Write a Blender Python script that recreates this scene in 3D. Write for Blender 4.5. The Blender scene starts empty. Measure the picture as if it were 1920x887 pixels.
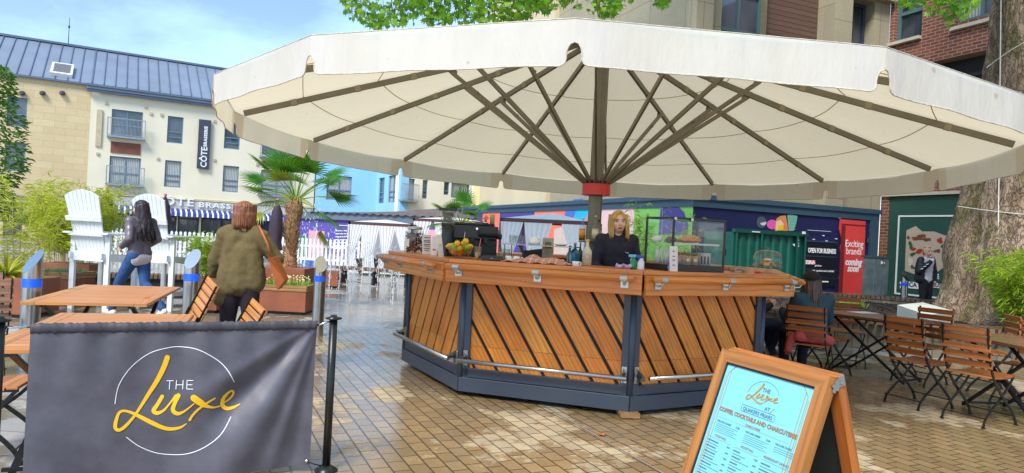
import bpy, bmesh, math, random
from mathutils import Vector, Matrix, noise
from math import sin, cos, pi, radians as R
random.seed(7)
rnd = random.random
def ru(a, b): return a + (b - a) * random.random()
S = bpy.context.scene
COL = S.collection
# ---------------------------------------------------------------- camera geometry (level camera, slightly rolled)
F = 1293.0; ROLL = 0.0512; EYE = 1.5
_c, _s = cos(ROLL), sin(ROLL)
def slope(px, py):
    a = (px - 960) / F; b = -(py - 443.5) / F
    return a * _c - b * _s, a * _s + b * _c
def at(px, py, Y):
    a, b = slope(px, py); return Vector((a * Y, Y, EYE + b * Y))
def gr(px, py, z=0.0):
    a, b = slope(px, py); Y = (z - EYE) / b; return Vector((a * Y, Y, z))
def onp(px, py, P, u):
    """point where the sight line meets the vertical plane through P along horizontal direction u"""
    a, b = slope(px, py)
    n = Vector((u[1], -u[0])); Y = (n.x * P[0] + n.y * P[1]) / (n.x * a + n.y); return Vector((a * Y, Y, EYE + b * Y))
def lin(c):
    return tuple(((v / 255) / 12.92 if v <= 10.3 else (((v / 255) + .055) / 1.055) ** 2.4) for v in c)
# ---------------------------------------------------------------- mesh builder
WM = {}
def inv_of(o):
    return WM.get(o.name, Matrix.Identity(4)).inverted() if o else Matrix.Identity(4)
class MB:
    def __init__(s): s.v = []; s.f = []; s.u = []; s.m = []; s.mi = 0; s.T = None
    def face(s, pts, uv=None):
        b = len(s.v); s.v += [Vector(p) if s.T is None else s.T @ Vector(p) for p in pts]
        s.f.append(list(range(b, b + len(pts)))); s.u.append(uv or [(0, 0)] * len(pts)); s.m.append(s.mi)
    def grid(s, rows, closed=False, capa=False, capb=False):
        """rows: list of rings (same length)"""
        b = len(s.v); n = len(rows[0]); ou, ov = ru(0, 40), ru(0, 40)
        for r in rows: s.v += [Vector(p) if s.T is None else s.T @ Vector(p) for p in r]
        L = 0.0; acc = [0.0]
        for i in range(1, len(rows)):
            L += (Vector(rows[i][0]) - Vector(rows[i - 1][0])).length; acc.append(L)
        w = [0.0]
        for j in range(1, n + 1): w.append(w[-1] + (Vector(rows[0][j % n]) - Vector(rows[0][j - 1])).length)
        m = n if closed else n - 1
        for i in range(len(rows) - 1):
            for j in range(m):
                k = (j + 1) % n
                s.f.append([b + i * n + j, b + i * n + k, b + (i + 1) * n + k, b + (i + 1) * n + j]); s.m.append(s.mi)
                s.u.append([(ou + acc[i], ov + w[j]), (ou + acc[i], ov + w[j + 1]), (ou + acc[i + 1], ov + w[j + 1]), (ou + acc[i + 1], ov + w[j])])
        if capa: s.f.append([b + j for j in range(n)][::-1]); s.u.append([(0, 0)] * n); s.m.append(s.mi)
        if capb: s.f.append([b + (len(rows) - 1) * n + j for j in range(n)]); s.u.append([(0, 0)] * n); s.m.append(s.mi)
    def obox(s, c, ax, ay, az, hx, hy, hz):
        """oriented box, half sizes; u runs along the longest axis"""
        c = Vector(c); A = [Vector(ax).normalized() * hx, Vector(ay).normalized() * hy, Vector(az).normalized() * hz]
        h = [hx, hy, hz]; lo = h.index(max(h)); ou, ov = ru(0, 60), ru(0, 60)
        b = len(s.v); P = []
        for i in (-1, 1):
            for j in (-1, 1):
                for k in (-1, 1): P.append((i, j, k)); q = c + A[0] * i + A[1] * j + A[2] * k; s.v.append(q if s.T is None else s.T @ q)
        for q in ([0, 1, 3, 2], [4, 6, 7, 5], [0, 4, 5, 1], [2, 3, 7, 6], [0, 2, 6, 4], [1, 5, 7, 3]):
            s.f.append([b + i for i in q]); s.m.append(s.mi); uv = []
            fixed = [d for d in range(3) if len({P[i][d] for i in q}) == 1][0]
            oth = [d for d in range(3) if d != fixed]
            ua = lo if lo in oth else oth[0]; va = [d for d in oth if d != ua][0]
            for i in q: uv.append((ou + P[i][ua] * h[ua] + (5 * fixed), ov + P[i][va] * h[va]))
            s.u.append(uv)
    def box(s, x0, x1, y0, y1, z0, z1):
        s.obox(((x0 + x1) / 2, (y0 + y1) / 2, (z0 + z1) / 2), (1, 0, 0), (0, 1, 0), (0, 0, 1), abs(x1 - x0) / 2, abs(y1 - y0) / 2, abs(z1 - z0) / 2)
    def bar(s, p, q, w, h, up=(0, 0, 1), ext=0):
        p, q = Vector(p), Vector(q); d = (q - p); L = d.length; d.normalize(); up = Vector(up)
        if abs(d.dot(up)) > .98: up = Vector((0, 1, 0))
        sd = d.cross(up).normalized(); u2 = sd.cross(d).normalized()
        s.obox((p + q) / 2, d, sd, u2, L / 2 + ext, w / 2, h / 2)
    def tube(s, pts, r, n=8, cap=True):
        pts = [Vector(p) for p in pts]; rs = r if isinstance(r, (list, tuple)) else [r] * len(pts); rows = []
        t0 = (pts[1] - pts[0]).normalized(); a = t0.orthogonal().normalized()
        for i, p in enumerate(pts):
            t = (pts[min(i + 1, len(pts) - 1)] - pts[max(i - 1, 0)])
            t = t.normalized() if t.length > 1e-9 else t0
            a = (a - t * a.dot(t)); a = a.normalized() if a.length > 1e-6 else t.orthogonal().normalized(); b = t.cross(a)
            rows.append([p + (a * cos(2 * pi * k / n) + b * sin(2 * pi * k / n)) * rs[i] for k in range(n)])
        s.grid(rows, True, cap, cap)
    def lathe(s, c, prof, n=20, axis=None, sx=1, sy=1):
        c = Vector(c); Mx = Matrix.Identity(3) if axis is None else Vector((0, 0, 1)).rotation_difference(Vector(axis)).to_matrix()
        s.grid([[c + Mx @ Vector((r * cos(2 * pi * k / n) * sx, r * sin(2 * pi * k / n) * sy, z)) for k in range(n)] for r, z in prof], True,
               prof[0][0] > 1e-4, prof[-1][0] > 1e-4)
    def ball(s, c, rx, ry=None, rz=None, n=14, m=8, rot=None):
        ry = ry or rx; rz = rz or rx; c = Vector(c); rot = rot or Matrix.Identity(3)
        s.grid([[c + rot @ Vector((rx * sin(pi * i / m) * cos(2 * pi * k / n), ry * sin(pi * i / m) * sin(2 * pi * k / n), -rz * cos(pi * i / m))) for k in range(n)]
                for i in range(m + 1)], True)
    def prism(s, poly, z0, z1):
        n = len(poly); a = sum(poly[i][0] * poly[(i + 1) % n][1] - poly[(i + 1) % n][0] * poly[i][1] for i in range(n))
        if a < 0: poly = poly[::-1]
        s.face([(p[0], p[1], z1) for p in poly], [(p[0], p[1]) for p in poly]); s.face([(p[0], p[1], z0) for p in poly[::-1]], [(p[0], p[1]) for p in poly[::-1]])
        for i in range(n):
            p, q = poly[i], poly[(i + 1) % n]; L = math.hypot(q[0] - p[0], q[1] - p[1])
            s.face([(p[0], p[1], z0), (q[0], q[1], z0), (q[0], q[1], z1), (p[0], p[1], z1)], [(0, z0), (L, z0), (L, z1), (0, z1)])
    def slab(s, poly, O, ax, ay, t):
        """2D polygon in plane (O,ax,ay) given thickness t along ax x ay"""
        O, ax, ay = Vector(O), Vector(ax), Vector(ay); n = ax.cross(ay).normalized() * t
        k = len(poly); a = sum(poly[i][0] * poly[(i + 1) % k][1] - poly[(i + 1) % k][0] * poly[i][1] for i in range(k))
        if a < 0: poly = poly[::-1]
        P = [O + ax * p[0] + ay * p[1] for p in poly]
        ou, ov = 0, 0
        s.face([p + n for p in P], [(p[0], p[1]) for p in poly]); s.face(P[::-1], [(p[0], p[1]) for p in poly[::-1]])
        for i in range(k): s.face([P[i], P[(i + 1) % k], P[(i + 1) % k] + n, P[i] + n])
    def cut(s): s.cuts = getattr(s, 'cuts', []) + [(len(s.v), len(s.f))]
    def each(s, name, mats, parent, smooth=False, bevel=0):
        """one object for every piece ended by cut(), or for every island when nothing was cut"""
        segs = []
        if getattr(s, 'cuts', None):
            pv = pf = 0
            for cv, cf in s.cuts:
                if cf > pf: segs.append(list(range(pf, cf)))
                pf = cf
            if len(s.f) > pf: segs.append(list(range(pf, len(s.f))))
        else:
            own = list(range(len(s.v)))
            def root(i):
                while own[i] != i: own[i] = own[own[i]]; i = own[i]
                return i
            for f in s.f:
                for i in f[1:]: own[root(i)] = root(f[0])
            g = {}
            for k, f in enumerate(s.f): g.setdefault(root(f[0]), []).append(k)
            segs = list(g.values())
        out = []
        for seg in segs:
            m = MB(); mp = {}
            for k in seg:
                fc = []
                for i in s.f[k]:
                    if i not in mp: mp[i] = len(m.v); m.v.append(s.v[i])
                    fc.append(mp[i])
                m.f.append(fc); m.u.append(s.u[k]); m.m.append(s.m[k])
            out.append(m.build(name, mats, parent, smooth, bevel))
        return out
    def build(s, name, mats, parent=None, smooth=False, bevel=0, merge=False):
        """verts are world coordinates; converted to the parent's frame"""
        if not isinstance(mats, (list, tuple)): mats = [mats]
        o_off = Matrix.Identity(4)
        if parent is None:
            xs = [v.x for v in s.v]; ys = [v.y for v in s.v]; zs = [v.z for v in s.v]
            base = Vector(((min(xs) + max(xs)) / 2, (min(ys) + max(ys)) / 2, min(zs))); iv = Matrix.Translation(-base)
        else: iv = inv_of(parent)
        me = bpy.data.meshes.new(name); me.from_pydata([iv @ v for v in s.v], [], s.f)
        ul = me.uv_layers.new(name='UVMap'); flat = []
        for q in s.u:
            for a, b in q: flat += [a, b]
        ul.data.foreach_set('uv', flat)
        for m in mats: me.materials.append(m)
        me.polygons.foreach_set('material_index', s.m)
        if merge:
            bm = bmesh.new(); bm.from_mesh(me); bmesh.ops.remove_doubles(bm, verts=bm.verts, dist=1e-4); bm.to_mesh(me); bm.free()
        if smooth: me.polygons.foreach_set('use_smooth', [True] * len(me.polygons))
        me.update()
        o = bpy.data.objects.new(name, me); COL.objects.link(o)
        if parent is None: o.location = base; WM[o.name] = Matrix.Translation(base)
        else: o.parent = parent; WM[o.name] = WM[parent.name].copy()
        if bevel:
            b = o.modifiers.new('bevel', 'BEVEL'); b.width = bevel; b.segments = 2; b.limit_method = 'ANGLE'; b.angle_limit = R(40)
        return o
def thing(name, label, cat, loc=(0, 0, 0), rz=0, group=None, sc=1.0):
    o = bpy.data.objects.new(name, None); COL.objects.link(o); o.empty_display_size = .1
    o.location = loc; o.rotation_euler = (0, 0, rz); o.scale = (sc,) * 3
    o['label'] = label; o['category'] = cat
    if group: o['group'] = group
    WM[o.name] = Matrix.Translation(Vector(loc)) @ Matrix.Rotation(rz, 4, 'Z') @ Matrix.Scale(sc, 4)
    return o
def local(o):
    """builder whose coordinates are the thing's own frame"""
    b = MB(); b.T = WM[o.name]; return b
def tag(o, label, cat, group=None):
    o['label'] = label; o['category'] = cat
    if group: o['group'] = group
    return o
def kind(o, k): o['kind'] = k; return o
def dup(root, loc, rz, label, sc=None, group=None):
    r = root.copy(); COL.objects.link(r); r.location = loc; r.rotation_euler = (0, 0, rz); r['label'] = label
    if sc: r.scale = (sc,) * 3
    if group: r['group'] = group
    WM[r.name] = Matrix.Translation(Vector(loc)) @ Matrix.Rotation(rz, 4, 'Z') @ Matrix.Scale(r.scale[0], 4)
    for ch in [c for c in bpy.data.objects if c.parent == root]:
        c = ch.copy(); COL.objects.link(c); c.parent = r; WM[c.name] = WM[r.name].copy()
        for g in [q for q in bpy.data.objects if q.parent == ch]:
            d = g.copy(); COL.objects.link(d); d.parent = c; WM[d.name] = WM[r.name].copy()
    return r
def apply_mods(o):
    dg = bpy.context.evaluated_depsgraph_get(); me = bpy.data.meshes.new_from_object(o.evaluated_get(dg)); old = o.data
    o.modifiers.clear(); o.data = me; return o
# ---------------------------------------------------------------- node materials
def nm(name):
    m = bpy.data.materials.new(name); m.use_nodes = True; nt = m.node_tree
    p = nt.nodes['Principled BSDF']; return m, nt, p
def N(nt, t, **k):
    n = nt.nodes.new(t)
    for a, b in k.items():
        if a in n.inputs.keys(): n.inputs[a].default_value = b
        else: setattr(n, a, b)
    return n
def mixc(nt, fac, a, b, mode='MIX'):
    n = nt.nodes.new('ShaderNodeMix'); n.data_type = 'RGBA'; n.blend_type = mode
    for sck, v in ((0, fac), (6, a), (7, b)):
        if hasattr(v, 'is_linked') or isinstance(v, bpy.types.NodeSocket): nt.links.new(v, n.inputs[sck])
        else: n.inputs[sck].default_value = v if sck == 0 else (tuple(v) + (1,))[:4]
    return n.outputs[2]
def ramp(nt, src, stops):
    r = nt.nodes.new('ShaderNodeValToRGB'); nt.links.new(src, r.inputs[0])
    el = r.color_ramp.elements
    while len(el) < len(stops): el.new(.5)
    for e, (p, c) in zip(el, stops): e.position = p; e.color = (c, c, c, 1) if not isinstance(c, (tuple, list)) else tuple(c) + (1,)
    return r.outputs[0]
def coords(nt, kindc='Object', scale=(1, 1, 1), rot=(0, 0, 0)):
    t = nt.nodes.new('ShaderNodeTexCoord'); mp = nt.nodes.new('ShaderNodeMapping'); nt.links.new(t.outputs[kindc], mp.inputs[0])
    mp.inputs['Scale'].default_value = scale; mp.inputs['Rotation'].default_value = rot; return mp.outputs[0]
def nz(nt, vec, scale, detail=4, rough=.55):
    n = N(nt, 'ShaderNodeTexNoise', Scale=scale, Detail=detail, Roughness=rough); nt.links.new(vec, n.inputs['Vector']); return n.outputs['Fac']
def bump(nt, p, h, st, dist=.01):
    b = N(nt, 'ShaderNodeBump', Strength=st, Distance=dist); nt.links.new(h, b.inputs['Height']); nt.links.new(b.outputs[0], p.inputs['Normal']); return b
def M(name, c, rough=.6, metal=0, var=.12, vs=4, bp=0, bs=60, spec=.5, uv=False, coat=0, sub=0):
    m, nt, p = nm(name); c = lin(c); v = coords(nt, 'UV' if uv else 'Object')
    f = ramp(nt, nz(nt, v, vs), [(.3, 0.0), (.7, 1.0)])
    a = tuple(x * (1 - var) for x in c); b = tuple(min(1, x * (1 + var)) for x in c)
    nt.links.new(mixc(nt, f, a, b), p.inputs['Base Color'])
    p.inputs['Roughness'].default_value = rough; p.inputs['Metallic'].default_value = metal; p.inputs['Specular IOR Level'].default_value = spec
    p.inputs['Coat Weight'].default_value = coat
    if bp: bump(nt, p, nz(nt, v, bs, 3), bp)
    if sub: p.inputs['Subsurface Weight'].default_value = sub; p.inputs['Subsurface Radius'].default_value = (.02, .008, .004)
    return m
def wood(name, c1, c2, rough=.4, ring=1.0, coat=.3, grime=0):
    m, nt, p = nm(name); v = coords(nt, 'UV', (1, 1, 1))
    tone = nz(nt, coords(nt, 'UV', (.35, .8, 1)), 1.0, 2)
    vs = coords(nt, 'UV', (1.1 * ring, 9 * ring, 1))
    big = nz(nt, vs, 1.6, 4, .6)
    wv = N(nt, 'ShaderNodeTexWave', Scale=1.4 * ring, Distortion=9.0, Detail=3.0); wv.bands_direction = 'Y'; nt.links.new(coords(nt, 'UV', (.9, 6, 1)), wv.inputs['Vector'])
    fine = nz(nt, coords(nt, 'UV', (4, 130, 1)), 1.5, 3)
    c = mixc(nt, ramp(nt, tone, [(.3, 0), (.7, 1)]), lin(c1), lin(c2))
    dk = tuple(x * .42 for x in lin(c1))
    c = mixc(nt, ramp(nt, wv.outputs['Fac'], [(.0, .5), (.3, .12), (1, 0)]), c, dk)
    c = mixc(nt, ramp(nt, big, [(.35, .3), (.6, 0)]), c, dk)
    c = mixc(nt, ramp(nt, fine, [(.4, .22), (.62, 0)]), c, dk)
    if grime:
        g = nz(nt, coords(nt), 3, 5); c = mixc(nt, ramp(nt, g, [(.45, 0), (.75, grime)]), c, (.03, .025, .02))
    nt.links.new(c, p.inputs['Base Color'])
    nt.links.new(ramp(nt, big, [(.3, rough - .1), (.7, rough + .15)]), p.inputs['Roughness'])
    p.inputs['Coat Weight'].default_value = coat; p.inputs['Coat Roughness'].default_value = .25
    bump(nt, p, fine, .25, .002)
    return m
def glass(name, tint=(1, 1, 1), refl=1.0, rough=.02, dens=0.0):
    m, nt, p = nm(name); out = nt.nodes['Material Output']
    tr = N(nt, 'ShaderNodeBsdfTransparent'); tr.inputs[0].default_value = tuple(tint) + (1,)
    gl = N(nt, 'ShaderNodeBsdfGlossy', Roughness=rough); lf_ = N(nt, 'ShaderNodeLayerWeight', Blend=.5); lw = N(nt, 'ShaderNodeMath', operation='POWER'); nt.links.new(lf_.outputs['Facing'], lw.inputs[0]); lw.inputs[1].default_value = 4.0
    mx = nt.nodes.new('ShaderNodeMixShader'); mul = N(nt, 'ShaderNodeMath', operation='MULTIPLY_ADD'); mul.inputs[1].default_value = refl * .6; mul.inputs[2].default_value = dens + .035; mul.use_clamp = True
    nt.links.new(lw.outputs[0], mul.inputs[0]); nt.links.new(mul.outputs[0], mx.inputs[0]); nt.links.new(tr.outputs[0], mx.inputs[1]); nt.links.new(gl.outputs[0], mx.inputs[2])
    nt.links.new(mx.outputs[0], out.inputs[0]); nt.nodes.remove(p); return m
def leafm(name, c1, c2, trans=.4, rough=.45):
    m, nt, p = nm(name); out = nt.nodes['Material Output']
    g = nt.nodes.new('ShaderNodeNewGeometry'); f = ramp(nt, g.outputs['Random Per Island'], [(.1, 0), (.9, 1)])
    c = mixc(nt, f, lin(c1), lin(c2)); nt.links.new(c, p.inputs['Base Color']); p.inputs['Roughness'].default_value = rough
    t = nt.nodes.new('ShaderNodeBsdfTranslucent'); nt.links.new(mixc(nt, .5, c, lin((150, 190, 40))), t.inputs[0])
    mx = nt.nodes.new('ShaderNodeMixShader'); mx.inputs[0].default_value = trans
    nt.links.new(p.outputs[0], mx.inputs[1]); nt.links.new(t.outputs[0], mx.inputs[2]); nt.links.new(mx.outputs[0], out.inputs[0]); return m
def brickm(name, c1, c2, cm, bw, bh, ms=.01, rough=.8, kindc='UV', rot=0, wet=False, vari=.5, bst=.5, off=.5):
    m, nt, p = nm(name); v = coords(nt, kindc, (1, 1, 1), (0, 0, rot))
    b = N(nt, 'ShaderNodeTexBrick', Scale=1.0); b.offset = off; nt.links.new(v, b.inputs['Vector'])
    b.inputs['Brick Width'].default_value = bw; b.inputs['Row Height'].default_value = bh; b.inputs['Mortar Size'].default_value = ms; b.inputs['Mortar Smooth'].default_value = .2
    b.inputs['Color1'].default_value = lin(c1) + (1,); b.inputs['Color2'].default_value = lin(c2) + (1,); b.inputs['Mortar'].default_value = lin(cm) + (1,); b.inputs['Bias'].default_value = 0
    big = nz(nt, v, .9, 5, .6); c = mixc(nt, ramp(nt, big, [(.3, vari * .8), (.65, 0)]), b.outputs['Color'], tuple(x * .45 for x in lin(c1)))
    sm = nz(nt, v, 14, 4, .65); c = mixc(nt, ramp(nt, sm, [(.35, .3), (.65, 0)]), c, tuple(x * .5 for x in lin(c1)))
    h = N(nt, 'ShaderNodeMath', operation='SUBTRACT'); h.inputs[0].default_value = 1; nt.links.new(b.outputs['Fac'], h.inputs[1])
    if wet:
        w = nz(nt, v, .75, 8, .68); wf = ramp(nt, w, [(.44, 0), (.475, 1)])
        c = mixc(nt, wf, c, mixc(nt, 1.0, c, (.66, .57, .44), 'MULTIPLY'))
        nt.links.new(ramp(nt, wf, [(0, .62), (1, wet)]), p.inputs['Roughness'])
    else: p.inputs['Roughness'].default_value = rough
    nt.links.new(c, p.inputs['Base Color']); 
    ad = N(nt, 'ShaderNodeMath', operation='MULTIPLY_ADD'); nt.links.new(sm, ad.inputs[0]); ad.inputs[1].default_value = .35; nt.links.new(h.outputs[0], ad.inputs[2])
    bump(nt, p, ad.outputs[0], bst, .006)
    return m
# palette
kw = wood('oak_slats', (230, 126, 32), (252, 170, 66), .42, 1.0, .25, .3)
kw2 = wood('oak_counter', (226, 126, 38), (246, 160, 66), .34, .8, .4)
tw = wood('table_wood', (205, 132, 66), (224, 156, 86), .5, .7, .1)
tw2 = wood('weathered_wood', (150, 112, 88), (176, 138, 110), .6, .7, .0)
cw = wood('chair_wood', (150, 86, 40), (200, 124, 62), .38, .8, .3)
wetw = wood('wet_table_wood', (128, 84, 62), (158, 108, 80), .22, .7, .5)
pw = wood('planter_wood', (150, 108, 66), (190, 148, 100), .6, .8, 0)
aw = wood('board_wood', (176, 112, 50), (206, 142, 74), .5, .8, .1)
aw2 = wood('board_wood_deep', (178, 96, 32), (200, 118, 46), .45, .8, .25)
slate = M('slate_paint', (58, 68, 82), .38, 0, .1, 2, .05)
slate2 = M('dark_backing', (34, 38, 44), .6)
ss = M('brushed_steel', (186, 188, 186), .28, 1, .1, 6, .04, 120)
chrome = M('polished_steel', (210, 214, 216), .12, 1, .05)
blackm = M('black_iron', (16, 18, 20), .38, 0, .2, 8, .05, spec=.5)
blackp = M('black_plastic', (20, 21, 24), .3, 0, .1)
pole_m = M('pole_grey', (112, 108, 94), .42, .35, .08)
rib_m = M('rib_grey', (128, 122, 106), .45, .25, .1)
redm = M('red_paint', (205, 40, 28), .3, 0, .05)
whitep = M('white_paint', (226, 232, 236), .5, 0, .06, 6, .1, 30)
whitec = M('white_ceramic', (232, 232, 226), .15, 0, .03, coat=.5)
corten = M('corten_steel', (140, 82, 58), .7, .0, .2, 3, .1)
conc = M('concrete', (172, 166, 148), .85, 0, .12, 1.2, .2, 25)
gls = glass('clear_glass', (.97, .98, .98), 1.0)
gls2 = glass('thick_glass', (.86, .9, .9), 1.4, .03, .04)
paper = M('paper', (236, 230, 218), .7, 0, .04)
skin = M('skin', (222, 168, 142), .5, 0, .05, 12, sub=.15)
skin2 = M('skin_light', (232, 186, 164), .45, 0, .04, 12, sub=.15)
white = M('pure_white_print', (240, 242, 244), .6, 0, .01)
yellow = M('yellow_print', (246, 190, 24), .55, 0, .02)
gold = M('gold_print', (176, 140, 60), .5, 0, .03)
greyt = M('grey_print', (90, 110, 118), .6, 0, .02)
blackt = M('black_print', (24, 26, 30), .5, 0, .02)
def flat(name, c, rough=.6): return M(name, c, rough, 0, .05, 3)
# ---------------------------------------------------------------- lettering
def textmb(mb, s, O, ax, ay, size, align='CENTER', depth=.002, shear=0, space=1.0, bold=0, sx=1.0):
    cu = bpy.data.curves.new('t', 'FONT'); cu.body = s; cu.size = size; cu.align_x = align; cu.extrude = depth; cu.shear = shear; cu.space_character = space; cu.offset = bold; cu.resolution_u = 3
    o = bpy.data.objects.new('t', cu); COL.objects.link(o); dg = bpy.context.evaluated_depsgraph_get(); dg.update()
    me = bpy.data.meshes.new_from_object(o.evaluated_get(dg)); ax = Vector(ax).normalized(); ay = Vector(ay).normalized(); az = ax.cross(ay); O = Vector(O)
    b = len(mb.v)
    for v in me.vertices:
        q = O + ax * v.co.x * sx + ay * v.co.y + az * v.co.z; mb.v.append(q if mb.T is None else mb.T @ q)
    for p in me.polygons: mb.f.append([b + i for i in p.vertices]); mb.u.append([(0, 0)] * len(p.vertices)); mb.m.append(mb.mi)
    bpy.data.objects.remove(o); bpy.data.curves.remove(cu); bpy.data.meshes.remove(me)
def cat(pts, k=6):
    P = [tuple(p) for p in pts]; P = [P[0]] + P + [P[-1]]; out = []
    for i in range(1, len(P) - 2):
        for j in range(k):
            t = j / k; out.append(tuple(.5 * (2 * b + (c - a) * t + (2 * a - 5 * b + 4 * c - d) * t * t + (3 * b - a - 3 * c + d) * t ** 3) for a, b, c, d in zip(P[i - 1], P[i], P[i + 1], P[i + 2])))
    out.append(P[-1]); return out
def stroke(mb, pts, fn, k=6, cw_=1.0):
    """pts (x,y,width) -> ribbon through fn(x,y)->3D"""
    q = cat(pts, k); L = []; Rr = []
    for i, (x, y, w) in enumerate(q):
        a = q[max(i - 1, 0)]; b = q[min(i + 1, len(q) - 1)]; dx, dy = b[0] - a[0], b[1] - a[1]; l = math.hypot(dx, dy) or 1
        nx, ny = -dy / l, dx / l; L.append((x + nx * w / 2 * cw_, y + ny * w / 2 * cw_)); Rr.append((x - nx * w / 2 * cw_, y - ny * w / 2 * cw_))
    for i in range(len(q) - 1):
        mb.face([fn(*L[i]), fn(*Rr[i]), fn(*Rr[i + 1]), fn(*L[i + 1])])
    for (x, y, w) in (q[0], q[-1]):
        mb.face([fn(x + w / 2 * cos(a * pi / 5), y + w / 2 * sin(a * pi / 5)) for a in range(10)])
LUXE = [[(420,150,36),(397,215,36),(350,310,32),(290,405,27),(230,500,20),(185,565,18),(130,625,22),(88,652,22),(62,640,26),(62,600,26),(85,535,20),(122,520,17),(175,535,20),(230,562,26),(310,603,30),(390,638,28),(450,646,24),(510,634,18),(552,607,7)],
        [(385,422,26),(350,480,26),(325,520,30),(350,537,26),(395,517,16),(440,465,12),(480,415,20)], [(497,412,30),(470,470,26),(460,515,30),(492,537,26),(540,518,14),(605,465,8)],
        [(603,425,46),(650,458,46),(690,482,28),(740,496,14),(785,490,10)], [(750,430,12),(690,465,14),(632,508,16),(592,552,16),(576,580,18)],
        [(800,474,8),(850,445,12),(880,405,15),(870,382,15),(840,398,18),(808,440,26),(805,485,30),(835,510,26),(880,502,17),(926,478,6)]]
ARCS = [[(57,470),(85,340),(170,215),(300,120),(430,82),(525,78),(640,95),(760,160),(835,230),(883,315)], [(862,565),(790,680),(680,765),(560,815),(440,826),(330,812),(220,765),(137,703)]]
# ---------------------------------------------------------------- organic bodies
def caps(mb, p, r0, q, r1, n=14):
    p, q = Vector(p), Vector(q); d = q - p; L = max(d.length, 1e-5); t = d.normalized(); a = t.orthogonal().normalized(); b = t.cross(a); rows = []
    for i in range(5): an = -pi / 2 + (pi / 2) * (i + .02) / 5; rows.append((p + t * r0 * sin(an), r0 * cos(an)))
    for i in range(6): k = i / 5; rows.append((p + d * k, r0 + (r1 - r0) * k))
    for i in range(1, 6): an = (pi / 2) * (i - .02) / 5; rows.append((q + t * r1 * sin(an), r1 * cos(an)))
    mb.grid([[c + (a * cos(2 * pi * k / n) + b * sin(2 * pi * k / n)) * max(r, .0005) for k in range(n)] for c, r in rows], True, True, True)
def blob(mb, name, mats, parent, voxel=.012, smooth=6, tri=None, disp=0):
    o = mb.build(name, mats, parent)
    r = o.modifiers.new('r', 'REMESH'); r.mode = 'VOXEL'; r.voxel_size = voxel; r.use_smooth_shade = True
    s = o.modifiers.new('s', 'SMOOTH'); s.iterations = smooth; s.factor = .5
    apply_mods(o)
    if disp:
        nv = [(v.co.copy(), v.normal.copy()) for v in o.data.vertices]; fl_ = []
        for c_, n_ in nv: c_ += n_ * (noise.noise(Vector((c_.x * 7, c_.y * 7, c_.z * 4))) + .5 * noise.noise(c_ * 19)) * disp; fl_ += c_[:]
        o.data.vertices.foreach_set('co', fl_)
    o.data.materials.clear()
    for m in (mats if isinstance(mats, list) else [mats]): o.data.materials.append(m)
    if tri:
        ix = [tri(p.center) for p in o.data.polygons]; o.data.polygons.foreach_set('material_index', ix)
    o.data.polygons.foreach_set('use_smooth', [True] * len(o.data.polygons)); return o
# ================================================================ GROUND
m_pav = brickm('block_paving', (198, 180, 146), (166, 152, 126), (60, 52, 44), .175, .118, .006, wet=.2, rot=R(65.7), kindc='Object', vari=.45, bst=.7)
m_slab = brickm('stone_slabs', (176, 172, 164), (158, 156, 152), (92, 92, 92), .9, .45, .006, wet=.16, rot=R(3), kindc='Object', vari=.3, bst=.25)
m_far = M('far_paving', (150, 146, 138), .7, 0, .15, .5, .1)
b = MB(); b.face([(-300, -60, -.004), (300, -60, -.004), (300, 500, -.004), (-300, 500, -.004)]); kind(b.build('ground', m_far), 'structure')
b = MB(); b.face([(-34, -14, 0), (30, -14, 0), (30, 62, 0), (-34, 62, 0)]); kind(b.build('plaza_slabs', m_slab), 'structure')
b = MB(); poly = [(-1.5, -12), (14, -12), (14, 10.0), (2.6, 10.5), (-2.75, 10.3), (-2.0, 4.0)]
b.face([(x, y, .004) for x, y in poly]); kind(b.build('block_paving', m_pav), 'structure')
steelline = M('drain_steel', (190, 190, 188), .4, .6, .15, 10)
b = MB()
def gline(mb, p, q, w, z=.008):
    p, q = Vector(p), Vector(q); d = (q - p).normalized(); n = Vector((-d.y, d.x, 0)) * w / 2; p.z = q.z = z
    mb.face([p - n, q - n, q + n, p + n])
A_, B_ = gr(1010, 757), gr(1262, 900); gline(b, A_, B_, .014)
gline(b, gr(1098, 805), gr(1250, 866), .008); gline(b, gr(1098, 805), gr(1118, 802), .008); gline(b, gr(1118, 802), gr(1250, 850), .008)
gline(b, A_ + Vector((-.05, .1, 0)), A_ + Vector((.09, .02, 0)), .03)
kind(b.build('drain_channel', steelline), 'structure')
# raised planting bed round the big tree
TC = Vector((7.6, 13.7, 0)); TR = 3.6
bedwall = brickm('bed_wall', (140, 134, 112), (112, 106, 90), (70, 66, 58), .42, .2, .008, vari=.6)
soil = M('bark_mulch', (52, 40, 34), .95, 0, .5, 25, 1.0, 40)
def ring(mb, r0, r1, z0, z1, n=72):
    A = [[TC + Vector((r * cos(2 * pi * k / n), r * sin(2 * pi * k / n), z)) for k in range(n)] for r, z in ((r0, z0), (r1, z0), (r1, z1), (r0, z1), (r0, z0))]
    mb.grid(A[::-1], True)
t = thing('tree_bed', 'round stone walled planting bed with slatted timber bench rim around the big tree', 'planting bed', TC)
b = MB(); ring(b, 3.15, 3.45, 0, .42); b.build('retaining_wall', bedwall, t)
b = MB()
for k in range(190):
    a = 2 * pi * k / 190; d = Vector((cos(a), sin(a), 0)); b.obox(TC + d * 3.42 + Vector((0, 0, .475)), d, (-d.y, d.x, 0), (0, 0, 1), .28, .042, .035)
b.build('bench_slats', wood('bench_wood', (92, 74, 58), (140, 112, 84), .35, .8, .3), t)
b = MB(); b.prism([(TC.x + 3.15 * cos(2 * pi * k / 48), TC.y + 3.15 * sin(2 * pi * k / 48)) for k in range(48)], .3, .36)
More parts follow.
